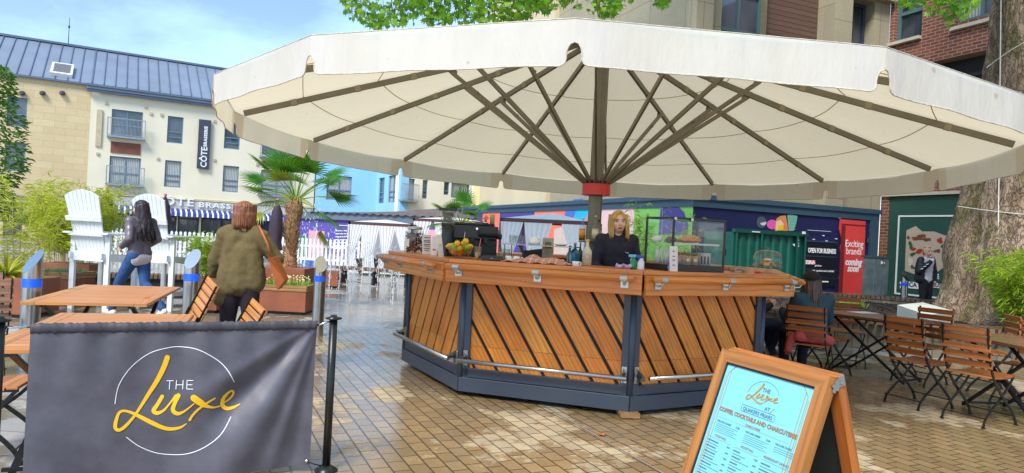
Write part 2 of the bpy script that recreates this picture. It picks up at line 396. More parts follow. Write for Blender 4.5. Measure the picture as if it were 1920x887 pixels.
for k in range(900):
    a = ru(0, 2 * pi); r = 3.05 * math.sqrt(rnd()); c = TC + Vector((r * cos(a), r * sin(a), .365 + ru(0, .02)))
    b.obox(c, (cos(a * 3), sin(a * 3), ru(-.3, .3)), (-sin(a * 3), cos(a * 3), 0), (0, 0, 1), ru(.02, .06), ru(.01, .02), .008)
b.build('mulch', soil, t)
# ================================================================ FACADES
winblue = M('window_frame_blue', (96, 124, 150), .4, 0, .05)
wingrey = M('window_frame_green', (84, 112, 116), .45, 0, .05)
pane_m, nt_, p_ = nm('window_pane'); p_.inputs['Base Color'].default_value = (.03, .045, .06, 1); p_.inputs['Roughness'].default_value = .04; p_.inputs['Specular IOR Level'].default_value = 1.0
pane_m.node_tree.links.new(ramp(nt_, nz(nt_, coords(nt_), .7, 2), [(.35, (.02, .03, .04)), (.65, (.09, .12, .16))]), p_.inputs['Base Color'])
def curtain_mat():
    m, nt, p = nm('net_curtain'); w = N(nt, 'ShaderNodeTexWave', Scale=3.2, Distortion=2.0, Detail=2.0); w.bands_direction = 'X'; nt.links.new(coords(nt, 'UV'), w.inputs['Vector'])
    nt.links.new(ramp(nt, w.outputs['Fac'], [(0, (.18, .21, .22)), (1, (.5, .52, .52))]), p.inputs['Base Color']); p.inputs['Roughness'].default_value = .25; p.inputs['Specular IOR Level'].default_value = .8; return m
curt_m = curtain_mat()
class Facade:
    def __init__(s, P, u, root, wallm, s0, s1, z0, z1, depth, tk=.3, name='wall'):
        s.P = Vector((P[0], P[1], 0)); s.u = Vector((u[0], u[1], 0)).normalized(); s.n = Vector((s.u.y, -s.u.x, 0)); s.root = root; s.w = wallm
        s.s0, s.s1, s.z0, s.z1, s.depth, s.tk = s0, s1, z0, z1, depth, tk; s.open = []; s.name = name
    def pt(s, a, z, out=0): return s.P + s.u * a + Vector((0, 0, z)) + s.n * out
    def px(s, x, y):
        q = onp(x, y, s.P, s.u); return (q - s.P).dot(s.u), q.z
    def rect(s, x0, y0, x1, y1):
        a, z1 = s.px(x0, y0); b2, z0 = s.px(x1, y1); return (a, b2, z0, z1)
    def wall(s):
        ss = sorted({s.s0, s.s1} | {max(s.s0, min(s.s1, v)) for o in s.open for v in o[:2]}); zs = sorted({s.z0, s.z1} | {max(s.z0, min(s.z1, v)) for o in s.open for v in o[2:4]})
        b = MB()
        for i in range(len(ss) - 1):
            for j in range(len(zs) - 1):
                cx, cz = (ss[i] + ss[i + 1]) / 2, (zs[j] + zs[j + 1]) / 2
                if any(o[0] < cx < o[1] and o[2] < cz < o[3] for o in s.open): continue
                q = [(ss[i], zs[j]), (ss[i + 1], zs[j]), (ss[i + 1], zs[j + 1]), (ss[i], zs[j + 1])]
                b.face([s.pt(*p) for p in q], q)
        for o in s.open:
            a, c, z0, z1 = o[:4]
            for p, q in (((a, z0), (c, z0)), ((c, z0), (c, z1)), ((c, z1), (a, z1)), ((a, z1), (a, z0))):
                b.face([s.pt(*p), s.pt(*q), s.pt(*q, -s.tk), s.pt(*p, -s.tk)], [p, q, (q[0] + .3, q[1]), (p[0] + .3, p[1])])
        P0 = [s.pt(s.s0, s.z0), s.pt(s.s1, s.z0), s.pt(s.s1, s.z0, -s.depth), s.pt(s.s0, s.z0, -s.depth)]; up = Vector((0, 0, s.z1 - s.z0))
        L = [0, s.s1 - s.s0, s.s1 - s.s0 + s.depth, 2 * (s.s1 - s.s0) + s.depth, 0]
        for i in (1, 2, 3):
            j = (i + 1) % 4; l = (P0[j] - P0[i]).length; b.face([P0[i], P0[j], P0[j] + up, P0[i] + up], [(0, 0), (l, 0), (l, s.z1 - s.z0), (0, s.z1 - s.z0)])
        b.face([p + up for p in P0]); b.mi = 1
        if s.open:
            q = [(s.s0 + .02, s.z0), (s.s1 - .02, s.z0), (s.s1 - .02, s.z1 - .02), (s.s0 + .02, s.z1 - .02)]; b.face([s.pt(*p, -s.tk) for p in q])
        return b.build(s.name, [s.w, slate2], s.root)
    def window(s, r, fm=winblue, v=(), h=(), t=.07, back=.12, curtain=0, name='window', fr=1):
        s.open.append(r); a, c, z0, z1 = r; b = MB(); o = -back
        def bar(a0, a1, y0, y1, oo=0): b.obox(s.pt((a0 + a1) / 2, (y0 + y1) / 2, o + oo), s.u, (0, 0, 1), s.n, (a1 - a0) / 2, (y1 - y0) / 2, .035)
        bar(a, c, z0, z0 + t); bar(a, c, z1 - t, z1); bar(a, a + t, z0 + t, z1 - t); bar(c - t, c, z0 + t, z1 - t)
        for k in v: x = a + (c - a) * k; bar(x - t / 2, x + t / 2, z0 + t, z1 - t, .004)
        for k in h: z = z0 + (z1 - z0) * k; bar(a + t, c - t, z - t / 2, z + t / 2, .008)
        w = b.build(name, fm, s.root)
        g = MB(); g.obox(s.pt((a + c) / 2, (z0 + z1) / 2, o - .03), s.u, (0, 0, 1), s.n, (c - a) / 2 - .01, (z1 - z0) / 2 - .01, .006); g.build('pane', pane_m, w)
        if curtain:
            g = MB(); q = [(a + .04, z0), (a + (c - a) * curtain, z0), (a + (c - a) * curtain, z1), (a + .04, z1)]; g.face([s.pt(*p, o - .02) for p in q], [(p[0], p[1]) for p in q]); g.build('curtain', curt_m, w)
        return w
    def plate(s, mb, r, out, t): mb.obox(s.pt((r[0] + r[1]) / 2, (r[2] + r[3]) / 2, out), s.u, (0, 0, 1), s.n, (r[1] - r[0]) / 2, (r[3] - r[2]) / 2, t / 2)
# ---------------- left restaurant building
stone = brickm('ashlar_stone', (222, 204, 162), (210, 190, 148), (192, 172, 132), 1.1, .42, .012, vari=.25, bst=.2)
render = M('cream_render', (222, 218, 196), .85, 0, .04, .6, .05)
roofm = M('blue_metal_roof', (122, 134, 150), .5, .1, .1, .6)
roofd = M('blue_metal_trim', (96, 112, 134), .4, .3, .1, .6)
uA = Vector((cos(R(30)), sin(R(30)), 0)); PA = at(235, 300, 44.0); PA.z = 0
bA = thing('restaurant_building', 'cream rendered and stone building with blue metal roof and striped awning at the left', 'building', (PA.x, PA.y, 0))
fs = Facade(PA, uA, bA, stone, 0, 0, 0, 0, 12); sL = fs.px(-160, 300)[0]; sM = fs.px(165, 300)[0]; sR = fs.px(592, 300)[0]
zst = fs.px(163, 158)[1]; zre = fs.px(300, 188)[1]
fs = Facade(PA, uA, bA, stone, sL, sM, 0, zst, 12, name='stone_wall')
fs.window(fs.rect(14, 180, 49, 239), v=(), h=(.22, .42)); fs.window(fs.rect(10, 266, 46, 322), h=(.22, .42)); fs.window(fs.rect(-60, 180, -25, 239), h=(.3,))
dr = fs.rect(8, 378, 40, 452); fs.window((dr[0], dr[1], 0.02, dr[3]), fm=M('brown_timber', (92, 60, 44), .5), v=(.5,), h=(.5,), name='doorway')
fs.window(fs.rect(82, 430, 97, 447), fm=slate, h=(), name='niche_window')
fs.wall()
b = MB(); fs.plate(b, fs.rect(-20, 363, 78, 371), .06, .12); b.build('canopy_strip', roofm, bA)
b = MB()
for x in (42, 80, 117): a, z = fs.px(x, 176); b.cut(); c = fs.pt(a, z, .12); b.lathe(c + Vector((0, 0, -.1)), [(.09, 0), (.16, .06), (.15, .2), (.06, .26)], 12); b.bar(c, fs.pt(a, z, 0), .06, .06)
b.each('wall_light', slate, bA)
fr = Facade(PA + uA * 0, uA, bA, render, sM, sR, 0, zre, 12, name='render_wall')
fr.window(fr.rect(210, 204, 266, 259), v=(.5,), h=(.42,), name='balcony_door'); fr.window(fr.rect(206, 292, 262, 349), v=(.5,), h=(.42,), curtain=.95, name='balcony_door')
fr.window(fr.rect(315, 217, 342, 270), h=(.22, .42)); fr.window(fr.rect(310, 300, 338, 352), h=(.25, .45), curtain=.95)
fr.window(fr.rect(422, 228, 449, 281), h=(.22, .42)); fr.window(fr.rect(419, 310, 446, 361), h=(.25, .45), curtain=.95)
fr.window(fr.rect(492, 265, 548, 296), v=(.5,), name='balcony_door'); fr.window(fr.rect(490, 318, 546, 369), v=(.5,), h=(.42,), curtain=.95, name='balcony_door')
shop = [(200, 262), (268, 330), (334, 372), (378, 452), (458, 520), (526, 585)]
bluek = M('shopfront_dark', (46, 54, 68), .4)
for i, (x0, x1) in enumerate(shop):
    r = fr.rect(x0, 398, x1, 440); fr.window((r[0], r[1], .05 if i in (2, 4) else .5, fr.px(330, 398)[1]), fm=bluek, v=(.5,) if i != 2 else (), h=(.8,), t=.12, name='shop_window')
fr.wall()
b = MB(); zz = fr.px(330, 374)[1]; b.mi = 0; fr.plate(b, (sM, sR, zz, zz + .12), .05, .14); b.build('cornice', M('stone_cornice', (198, 186, 150), .8), bA)
b = MB(); zf = fr.px(330, 392)[1]; a0 = fr.px(203, 390)[0]; fr.plate(b, (a0, sR - .2, zf + .05, zz - .05), .04, .08); b.build('sign_fascia', M('fascia_grey', (186, 186, 180), .7), bA)
b = MB(); textmb(b, 'CÔTE', fr.pt(fr.px(363, 385)[0], fr.px(363, 387)[1] , .14), uA, (0, 0, 1), .7, 'RIGHT', .04, space=1.2, bold=.012, sx=1.25); textmb(b, 'BRASSERIE', fr.pt(fr.px(372, 387)[0], fr.px(372, 388)[1], .14), uA, (0, 0, 1), .48, 'LEFT', .04, space=1.3, bold=.012, sx=1.25); b.build('sign_lettering', whitep, bA)
aws = M('awning_blue', (44, 62, 140), .7); aww = M('awning_white', (228, 232, 238), .7)
b = MB(); a = a0; k = 0; zt, zb = zf + .02, fr.px(330, 405)[1]
while a < sR - .2:
    w = .22 if k % 2 == 0 else .1; b.mi = k % 2
    b.face([fr.pt(a, zt, .1), fr.pt(a, zt - .25, .9), fr.pt(a + w, zt - .25, .9), fr.pt(a + w, zt, .1)][::-1]); b.face([fr.pt(a, zt - .25, .9), fr.pt(a, zb, .95), fr.pt(a + w, zb, .95), fr.pt(a + w, zt - .25, .9)][::-1]); a += w; k += 1
b.build('awning', [aws, aww], bA)
# vertical banner sign
r = fr.rect(373, 224, 391, 318); b = MB(); fr.plate(b, r, .14, .12); vs_ = b.build('blade_sign', M('sign_slate', (58, 66, 82), .5), bA)
b = MB(); cxs = (r[0] + r[1]) / 2; textmb(b, 'CÔTE', fr.pt(cxs + .2, r[2] + .1, .215), (0, 0, 1), -uA, .52, 'LEFT', .01, bold=.012); textmb(b, 'BRASSERIE', fr.pt(cxs + .16, r[2] + 1.5, .215), (0, 0, 1), -uA, .27, 'LEFT', .01, bold=.012, space=1.1); b.build('sign_lettering', whitep, vs_)
# balconies
def balcony(F_, r, tk=.35, timber=True):
    a, c, z0, z1 = r; b = MB(); 
    b.obox(F_.pt((a + c) / 2, z0, .2), F_.u, F_.n, (0, 0, 1), (c - a) / 2 + .1, .24, .06)
    for x in (a - .08, c + .08): b.bar(F_.pt(x, z0, .42), F_.pt(x, z0 + 1.15, .42), .05, .05)
    b.bar(F_.pt(a - .1, z0 + 1.15, .42), F_.pt(c + .1, z0 + 1.15, .42), .05, .05); b.bar(F_.pt(a - .1, z0 + .12, .42), F_.pt(c + .1, z0 + .12, .42), .03, .03)
    n = 26
    for k in range(1, n): x = a + (c - a) * k / n; b.bar(F_.pt(x, z0 + .12, .42), F_.pt(x, z0 + 1.13, .42), .014, .014)
    bal = b.build('balcony', M('balcony_metal', (150, 164, 176), .4, .5), F_.root)
for r in ((fr.rect(206, 204, 268, 262)), (fr.rect(204, 292, 266, 350)), (fr.rect(490, 262, 550, 300)), (fr.rect(488, 318, 548, 370))): balcony(fr, r)
b = MB(); fr.plate(b, fr.rect(208, 265, 263, 291), .03, .05); fr.plate(b, fr.rect(492, 301, 547, 317), .03, .05); b.each('timber_panel', M('red_timber', (124, 72, 56), .6, 0, .2, 3), bA)
b = MB(); fr.plate(b, fr.rect(182, 205, 189, 275), .05, .08)
for x, y in ((199, 193), (273, 200), (283, 213), (303, 215), (402, 227), (183, 288), (296, 297), (402, 300), (482, 308)): a, z = fr.px(x, y); fr.plate(b, (a - .08, a + .08, z - .08, z + .08), .04, .08)
b.each('wall_fitting', M('beige_fitting', (190, 176, 150), .7), bA)
# metal roof with standing seams
e0, e1 = fs.px(-150, 128), fs.px(165, 163); zs_ = zst; back = 5.0
ridP = PA - fr.n * back; zr = onp(200, 97, ridP, uA).z
b = MB()
def roof(sa, sb, ze, out):
    b.mi = 0; b.face([fr.pt(sa, ze, out), fr.pt(sb, ze, out), fr.pt(sb, zr, -back), fr.pt(sa, zr, -back)]); b.face([fr.pt(sa, zr, -back), fr.pt(sb, zr, -back), fr.pt(sb, ze, -2 * back), fr.pt(sa, ze, -2 * back)])
    b.mi = 1; n = int((sb - sa) / .62)
    for k in range(n + 1): x = sa + (sb - sa) * k / n; b.bar(fr.pt(x, ze + .03, out), fr.pt(x, zr + .03, -back), .045, .07)
roof(sL, sM - .02, zst + .02, .12); roof(sM + .02, sR + .3, zre + .45, .35)
b.mi = 1; b.bar(fr.pt(sL, zr + .06, -back), fr.pt(sR + .3, zr + .06, -back), .35, .14)
b.bar(fr.pt(sL, zst - .02, .14), fr.pt(sM, zst - .02, .14), .14, .12)
for k, (o, z) in enumerate(((.42, .36), (.34, .2), (.24, .04))): b.mi = 0 if k == 1 else 1; b.bar(fr.pt(sM - .25, zre + z, o), fr.pt(sR + .3, zre + z, o), .2, .14)
b.build('roof', [roofm, roofd], bA)
rv = fr.u
b = MB(); mid = lambda a, t, l=0: fr.pt(a, (zst + .02) + (zr - zst) * t, .12 - (back + .12) * t) + Vector((0, 0, l))
a0_, a1_ = fs.px(93, 140)[0], fs.px(135, 140)[0]; sl = (mid(0, 1) - mid(0, 0)).normalized(); nn = fr.u.cross(sl).normalized(); cc = (mid(a0_, .22) + mid(a1_, .22)) / 2 + nn * .12
w2 = (a1_ - a0_) / 2
b.obox(cc, fr.u, sl, nn, w2, .85, .12); b.mi = 1
for k in range(9): b.obox(cc + sl * (-.62 + k * .155) + nn * .14, fr.u, (sl - nn * .6), nn + sl * .6, w2 - .12, .05, .02)
b.build('roof_vent', [whitep, M('louvre_grey', (140, 144, 146), .5)], bA)
q = onp(128, 84, ridP, uA); b = MB(); b.tube([(q.x, q.y, zr), (q.x, q.y, zr + 1.9)], [.03, .015], 6); b.tube([(q.x, q.y, zr + 1.2), (q.x, q.y, zr + 1.35)], .06, 8); b.build('aerial', slate, bA)
# ---------------- blue, white and yellow buildings
def simple(name, label, P, Q, wallm, z1, depth, fn):
    P, Q = Vector((P.x, P.y, 0)), Vector((Q.x, Q.y, 0)); r = thing(name, label, 'building', P); u = (Q - P); L = u.length
    f = Facade(P, u, r, wallm, 0, L, 0, z1, depth); fn(f); f.wall(); return r, f
blueR = M('blue_render', (146, 200, 236), .8, 0, .04, .5, .03); whiteR = M('white_render', (236, 232, 218), .85, 0, .03, .5); yelR = M('yellow_render', (226, 206, 146), .85, 0, .04, .5)
def fnb(f):
    f.window(f.rect(614, 328, 658, 377), v=(.5,), h=(.22, .42), curtain=.96)
rb, fb = simple('blue_building', 'pale blue rendered building behind the tall palm', at(592, 350, 50), at(706, 350, 52), blueR, 11, 8, fnb)
P_, Q_ = at(706, 350, 52), at(751, 350, 47.5); P_.z = Q_.z = 0
f2 = Facade(P_, Q_ - P_, rb, blueR, 0, (Q_ - P_).length, 0, 11.01, .6, name='side_wall'); f2.window(f2.rect(711, 334, 719, 381), h=(.22, .42)); f2.window(f2.rect(729, 330, 743, 379), v=(.5,), h=(.22, .42), curtain=.9); f2.wall()
def fnw(f):
    f.window(f.rect(752, 333, 776, 378), v=(.5,), curtain=.9, name='balcony_door'); f.window(f.rect(793, 337, 801, 373), h=(.22, .42)); f.window(f.rect(833, 340, 842, 366), h=(.3,)); f.window(f.rect(847, 341, 880, 372), v=(.5,), curtain=.9)
rw, fw = simple('white_building', 'white rendered building with a railed balcony seen above the shed roofs', at(751, 350, 47.6), at(886, 350, 51), whiteR, 11, .8, fnw)
balcony(fw, fw.rect(752, 345, 777, 378))
def fny(f): f.window(f.rect(902, 345, 915, 359), h=(.4,)); f.window(f.rect(960, 330, 975, 345), h=(.4,))
ry, fy = simple('yellow_building', 'pale yellow rendered building behind the corrugated sheds', at(887, 350, 48), at(1120, 350, 38), yelR, 10.5, 8, fny)
b = MB()
for x, y in ((922, 385), (948, 382), (924, 372), (950, 350)): a, z = fy.px(x, y); fy.plate(b, (a - .12, a + .12, z - .15, z + .15), .1, .2)
b.each('wall_box', whitep, ry)
# ---------------- right building, concrete frame and brick wing
e1v = Vector((.92, .39, 0)).normalized(); e2v = Vector((-.39, .92, 0)).normalized()
CR = at(1652, 360, 23.5); CR.z = 0
bR = thing('office_building', 'concrete framed building with timber panels and a red brick wing, behind the parasol', 'building', CR)
concw = brickm('concrete_panels', (178, 168, 140), (166, 157, 132), (120, 114, 98), 1.9, 1.35, .012, vari=.3, bst=.15, off=0)
timb = brickm('timber_cladding', (112, 84, 70), (98, 72, 60), (52, 40, 34), 6, .16, .012, vari=.3, bst=.5, off=0)
darkr = M('dark_recess', (34, 38, 42), .7)
fc = Facade(CR, e1v, bR, concw, 0, 0, 0, 0, 10)
sl_ = fc.px(1000, 200)[0]
fc = Facade(CR - e1v * 8.04, e1v, bR, concw, 0, 8.04, 0, 12.5, 10, tk=.9, name='concrete_wall')
zb1, ztp = fc.px(1500, 110)[1], fc.px(1500, -60)[1]
def colr(x0, x1, z0, z1): return (fc.px(x0, 30)[0], fc.px(x1, 30)[0], z0, z1)
Z0, Z1 = 7.0, 10.6
for (x0, x1, kd) in ((1353, 1438, 'w'), (1438, 1545, 't'), (1578, 1640, 'r')):
    r = colr(x0, x1, Z0, Z1 if kd != 'r' else 10.0)
    if kd == 'w': fc.window(r, fm=wingrey, v=(.5,), h=(.33, .66), back=.3, t=.1, curtain=0)
    elif kd == 't': fc.open.append(r); b = MB(); q = [(r[0], r[2]), (r[1], r[2]), (r[1], r[3]), (r[0], r[3])]; b.face([fc.pt(*p, -.25) for p in q], q); b.build('timber_panel', timb, bR)
    else: fc.window((r[0], r[1], r[2], r[3]), fm=slate, v=(.4,), h=(.1,), back=.4, t=.12)
fc.wall()
b = MB()
for x0, x1 in ((1289, 1320), (1545, 1578)): r = colr(x0, x1, .1, 12.4); fc.plate(b, r, .22, .44)
r = colr(1578, 1652, 10.05, 10.7); fc.plate(b, (r[0] + .01, 8.02, 10.05, 10.7), .14, .28)
b.each('pilaster', concw, bR)
b = MB(); r = fc.rect(1579, 15, 1590, 28); fc.plate(b, (r[0], r[1], r[2], r[3]), -.1, .1); b.build('floodlight', whitep, bR)
Pw = at(1288, 300, 31.5); Pw.z = 0
fw_ = Facade(Pw - e1v * 16, e1v, bR, M('cream_wall', (206, 192, 160), .85, 0, .06, .6), 0, 16.0, 0, 15.5, 8, tk=.7, name='recessed_wing')
sw0 = fw_.px(1040, 40)[0]; fw_.s0 = sw0; Z2, Z3 = fw_.px(1200, 58)[1], fw_.px(1200, -30)[1]
def colw(x0, x1): return (fw_.px(x0, 30)[0], fw_.px(x1, 30)[0], Z2, Z3)
fw_.window(colw(1150, 1187), fm=wingrey, v=(.5,), h=(.4,), back=.3, t=.12); fw_.window(colw(1253, 1287), fm=wingrey, v=(.5,), h=(.4,), back=.3, t=.12)
r = colw(1217, 1253); fw_.open.append(r); b = MB(); q = [(r[0], r[2]), (r[1], r[2]), (r[1], r[3]), (r[0], r[3])]; b.face([fw_.pt(*p, -.25) for p in q], q); b.build('timber_panel', timb, bR); fw_.wall()
b = MB(); a, z = fw_.px(1052, 346); fw_.plate(b, (a - .2, a + .2, z - .25, z + .25), .15, .3); b.build('wall_box', whitep, bR)
redb = brickm('red_brick', (146, 88, 70), (112, 64, 54), (176, 150, 130), .3, .105, .014, vari=.3, bst=.4)
fk = Facade(CR + e1v * .02, -e2v, bR, redb, 0.0, 19, 0, 12.5, 8, tk=.5, name='brick_wall')
fk.window(fk.rect(1679, 0, 1727, 77)[:2] + (fk.rect(1668, 0, 1727, 72)[2], 11.6), fm=wingrey, h=(.35,), v=(), t=.12, back=.2)
r2 = fk.px(1790, 45); r3 = fk.px(1862, 30); fk.window((r2[0], r3[0] + .3, r2[1], 11.9), fm=wingrey, v=(.5,), h=(.4,), t=.12, back=.2, curtain=.5)
ra = fk.px(1738, 118); rb_ = fk.px(1870, 90); zd = ra[1]
fk.open.append((ra[0], rb_[0] + 4, 5.0, zd))
zs0 = fk.px(1700, 368)[1]; sg0 = fk.px(1664, 420)[0]
fk.open.append((sg0, sg0 + 9.5, .0, zs0)); fk.wall()
b = MB(); w1 = fk.rect(1679, 0, 1727, 77)
for (x0, y0, x1, y1) in ((1668, 80, 1728, 70), (1786, 52, 1866, 34)): p, q = fk.px(x0, y0), fk.px(x1, y1); b.bar(fk.pt(p[0], (p[1] + q[1]) / 2 - .05, .03), fk.pt(q[0], (p[1] + q[1]) / 2 - .05, .03), .22, .1)
b.bar(fk.pt(0.05, zs0 + .06, .04), fk.pt(sg0 + 9.6, zs0 + .06, .04), .1, .1); b.each('sill', M('stone_sill', (196, 190, 170), .7), bR)
b = MB()
for k in range(14): z = zd - 1.1 - k * .0; 
for k in range(10): b.bar(fk.pt(ra[0], 5.2 + k * .22, -.3), fk.pt(rb_[0] + 4, 5.2 + k * .22, -.3), .03, .1)
b.build('louvre', darkr, bR)
# green shopfront hoarding panel with food picture
gdk = M('green_hoarding', (40, 82, 72), .55, 0, .06)
hd = tag(MB().__class__() and (lambda bb: (bb.obox(fk.pt(sg0 + 4.75, zs0 / 2, -.08), fk.u, (0, 0, 1), fk.n, 4.72, zs0 / 2 - .02, .05), bb.build('shopfront_hoarding', gdk))[1])(MB()), 'dark green shopfront hoarding with a food picture behind the man', 'hoarding')
b = MB(); p, q = fk.px(1684, 404), fk.px(1684, 552); zt_, zb_ = p[1], q[1]; o = -.015
for (a, c, z, zz2) in ((p[0], p[0] + 4.2, zt_ - .05, zt_), (p[0], p[0] + 4.2, zb_, zb_ + .05), (p[0], p[0] + .05, zb_ + .05, zt_ - .05)): fk.plate(b, (a, c, z, zz2), o, .02)
r = fk.rect(1702, 528, 1721, 542); fk.plate(b, r, o, .02); r = fk.rect(1726, 528, 1778, 542); fk.plate(b, r, o, .02)
for y in (528, 536): r = fk.rect(1687, y, 1693, y + 5); fk.plate(b, r, o, .02)
b.build('frame_print', white, hd)
b = MB(); c0 = fk.px(1727, 537); textmb(b, 'CAF', fk.pt(fk.px(1686 + 1, 536)[0] + .0, c0[1], .0), fk.u, (0, 0, 1), .2, 'LEFT', .003, bold=.004) if 0 else None
textmb(b, 'CA', fk.pt(fk.px(1686, 534)[0], fk.px(1686, 536)[1], .0), fk.u, (0, 0, 1), .15, 'LEFT', .003) if 0 else None
q1 = fk.px(1704, 537); textmb(b, 'CA', fk.pt(q1[0], q1[1], .0), fk.u, (0, 0, 1), .2, 'LEFT', .003, bold=.004); q1 = fk.px(1744, 537); textmb(b, 'CUS', fk.pt(q1[0], q1[1], .0), fk.u, (0, 0, 1), .2, 'LEFT', .003, bold=.004)
b.build('caption_lettering', blackt, hd)
pol = [(1699, 432), (1716, 424), (1728, 434), (1750, 434), (1778, 444), (1792, 470), (1770, 500), (1745, 520), (1720, 516), (1696, 508), (1697, 480)]
def polyplate(F_, pol, out, mb, t=.012):
    q = [F_.px(x, y) for x, y in pol]; mb.slab([(a, z) for a, z in q], F_.pt(0, 0, out), F_.u, (0, 0, 1), t)
b = MB(); polyplate(fk, pol, -.026, b); b.mi = 1
rr = random.Random(3)
for (cx, cy, w, h, mi) in ((1722, 446, 20, 8, 1), (1740, 452, 14, 8, 1), (1708, 460, 8, 10, 2), (1718, 470, 14, 8, 3), (1712, 478, 9, 6, 2), (1732, 474, 11, 6, 3), (1760, 452, 10, 10, 3), (1768, 464, 9, 8, 2), (1757, 470, 10, 6, 1), (1708, 492, 9, 10, 4), (1712, 500, 7, 6, 2), (1728, 488, 10, 8, 4), (1745, 486, 9, 9, 4), (1702, 444, 6, 6, 1)):
    for j in range(5):
        b.mi = mi; x, y = cx + rr.uniform(-w, w) * .5, cy + rr.uniform(-h, h) * .5; pl = [(x + w * .42 * rr.uniform(.6, 1.1) * cos(a * pi / 4), y + h * .45 * rr.uniform(.6, 1.1) * sin(a * pi / 4)) for a in range(8)]; polyplate(fk, pl, -.013 + j * .001 + mi * .0002, b, .0008)
b.build('food_picture', [flat('paper_print', (196, 178, 158)), flat('meat_print', (120, 76, 52)), flat('leaf_print', (52, 96, 56)), flat('tomato_print', (176, 54, 40)), flat('cream_print', (214, 204, 190))], hd)
# ================================================================ MURAL HOARDING
HC = at(1300, 400, 19.3); HC.z = 0; HT = 2.93
navyf = M('fascia_teal', (52, 78, 96), .6, 0, .08); navyd = M('navy_panel', (24, 28, 74), .6, 0, .2, 1.2)
hr = thing('mural_hoarding', 'site hoarding with colourful mural on one side and navy panels on the other', 'hoarding', HC)
L1, L2 = 30.0, 7.2
hl = Facade(HC, -e2v, hr, None, 0, 0, 0, 0, 0); hf = Facade(HC, e1v, hr, None, 0, 0, 0, 0, 0)
hl.P = HC.copy(); 
b = MB(); b.prism([(HC + v).xy[:] for v in (Vector((0, 0, 0)), e1v * L2, e1v * L2 + e2v * .25, e1v * .25 + e2v * .25, e1v * .25 + e2v * L1, e2v * L1)], 0, 2.62); b.build('boards', navyd, hr)
b = MB(); b.prism([(HC + v).xy[:] for v in (-e1v * .05 - e2v * .05, e1v * (L2 + .05) - e2v * .05, e1v * (L2 + .05) + e2v * .35, e1v * .35 + e2v * .35, e1v * .35 + e2v * L1, -e1v * .05 + e2v * L1)], 2.6, HT)
b.prism([(HC + v).xy[:] for v in (-e1v * .1 - e2v * .1, e1v * (L2 + .1) - e2v * .1, e1v * (L2 + .1) + e2v * .35, e1v * .35 + e2v * .35, e1v * .35 + e2v * L1, -e1v * .1 + e2v * L1)], HT - .12, HT + .02)
b.obox(HC + e1v * (L2 - .16) + Vector((0, 0, 1.3)), e1v, e2v, (0, 0, 1), .17, .06, 1.3); b.build('fascia', navyf, hr)
# mural on the long side: distances measured from the corner
murc = [flat('mural_green', (122, 190, 92)), flat('mural_pink', (224, 190, 190)), flat('mural_coral', (244, 122, 98)), flat('mural_cyan', (28, 176, 226)), flat('mural_purple', (70, 62, 136)), flat('mural_blue', (70, 110, 190)), flat('mural_cream', (206, 186, 176))]
b = MB()
def mur(a0, a1, z0, z1, mi, out=.012): b.mi = mi; c = HC + e2v * (a0 + a1) / 2 - e1v * out; b.obox((c.x, c.y, (z0 + z1) / 2), e2v, e1v, (0, 0, 1), (a1 - a0) / 2, .008, (z1 - z0) / 2)
def dist(px):
    q = onp(px, 400, HC, e2v); return (q - HC).dot(e2v)
D = [dist(x) for x in (1298, 1190, 1122, 1078, 1003, 938, 906, 870)]
mur(0.01, D[1], 0, 2.6, 0); mur(D[1], D[2], 0, 2.6, 1); mur(D[2], D[3], 0, 2.6, 3); mur(D[3], D[4], 0, 2.6, 2); mur(D[4], D[5], 0, 2.6, 4); mur(D[5], D[6] , 0, 2.6, 2); mur(D[6], L1, 0, 2.6, 4)
def curvepoly(pts, mi, out):
    b.mi = mi; b.slab([((onp(x, y, HC, e2v) - HC).dot(e2v), onp(x, y, HC, e2v).z) for x, y in pts], HC - e1v * out, e2v, (0, 0, 1), .004)
curvepoly([(1062, 388), (1078, 374), (1096, 372), (1080, 395), (1072, 425), (1066, 470), (1055, 470), (1058, 420)], 5, .03)
curvepoly([(1110, 388), (1100, 410), (1098, 440), (1106, 470), (1122, 470), (1122, 384)], 2, .03)
curvepoly([(1040, 430), (1060, 425), (1074, 450), (1078, 480), (1040, 480)], 6, .034); curvepoly([(1085, 440), (1100, 450), (1108, 480), (1090, 480)], 5, .036)
curvepoly([(1240, 392), (1256, 384), (1272, 386), (1284, 398), (1292, 420), (1290, 440), (1236, 440)], 4, .03)
curvepoly([(1150, 420), (1175, 440), (1186, 470), (1150, 475)], 5, .03)
b.build('mural', murc, hr)
# panels on the front side
hf = Facade(HC, e1v, hr, None, 0, 0, 0, 0, 0)
b = MB(); r = hf.rect(1500, 452, 1563, 537); b.mi = 0; hf.plate(b, r, .03, .06)
b.mi = 1
for y in (452, 480, 505, 520): rr_ = hf.rect(1500, y, 1566, y + 1.5); hf.plate(b, rr_, .065, .015)
b.build('shutter_panel', [M('black_panel', (20, 24, 34), .4), M('panel_rail', (54, 70, 84), .4)], hr)
red = flat('red_door', (222, 66, 62))
b = MB(); pol = [(1572, 411), (1619, 415), (1617, 480), (1613, 553), (1571, 551), (1570, 520), (1575, 490), (1572, 465), (1575, 450), (1570, 430)]; polyplate(hf, pol, .05, b, .03); rd = b.build('red_door', red, hr)
b = MB(); b.mi = 0
for (x0, y0, x1, y1) in ((1574, 421.5, 1619, 422.5), (1574, 422.5, 1574.8, 552)): hf.plate(b, hf.rect(x0, y0, x1, y1), .084, .008)
b.build('door_joint', M('dark_red', (120, 30, 30), .6), rd)
b = MB(); cxr, _ = hf.px(1597.5, 460)
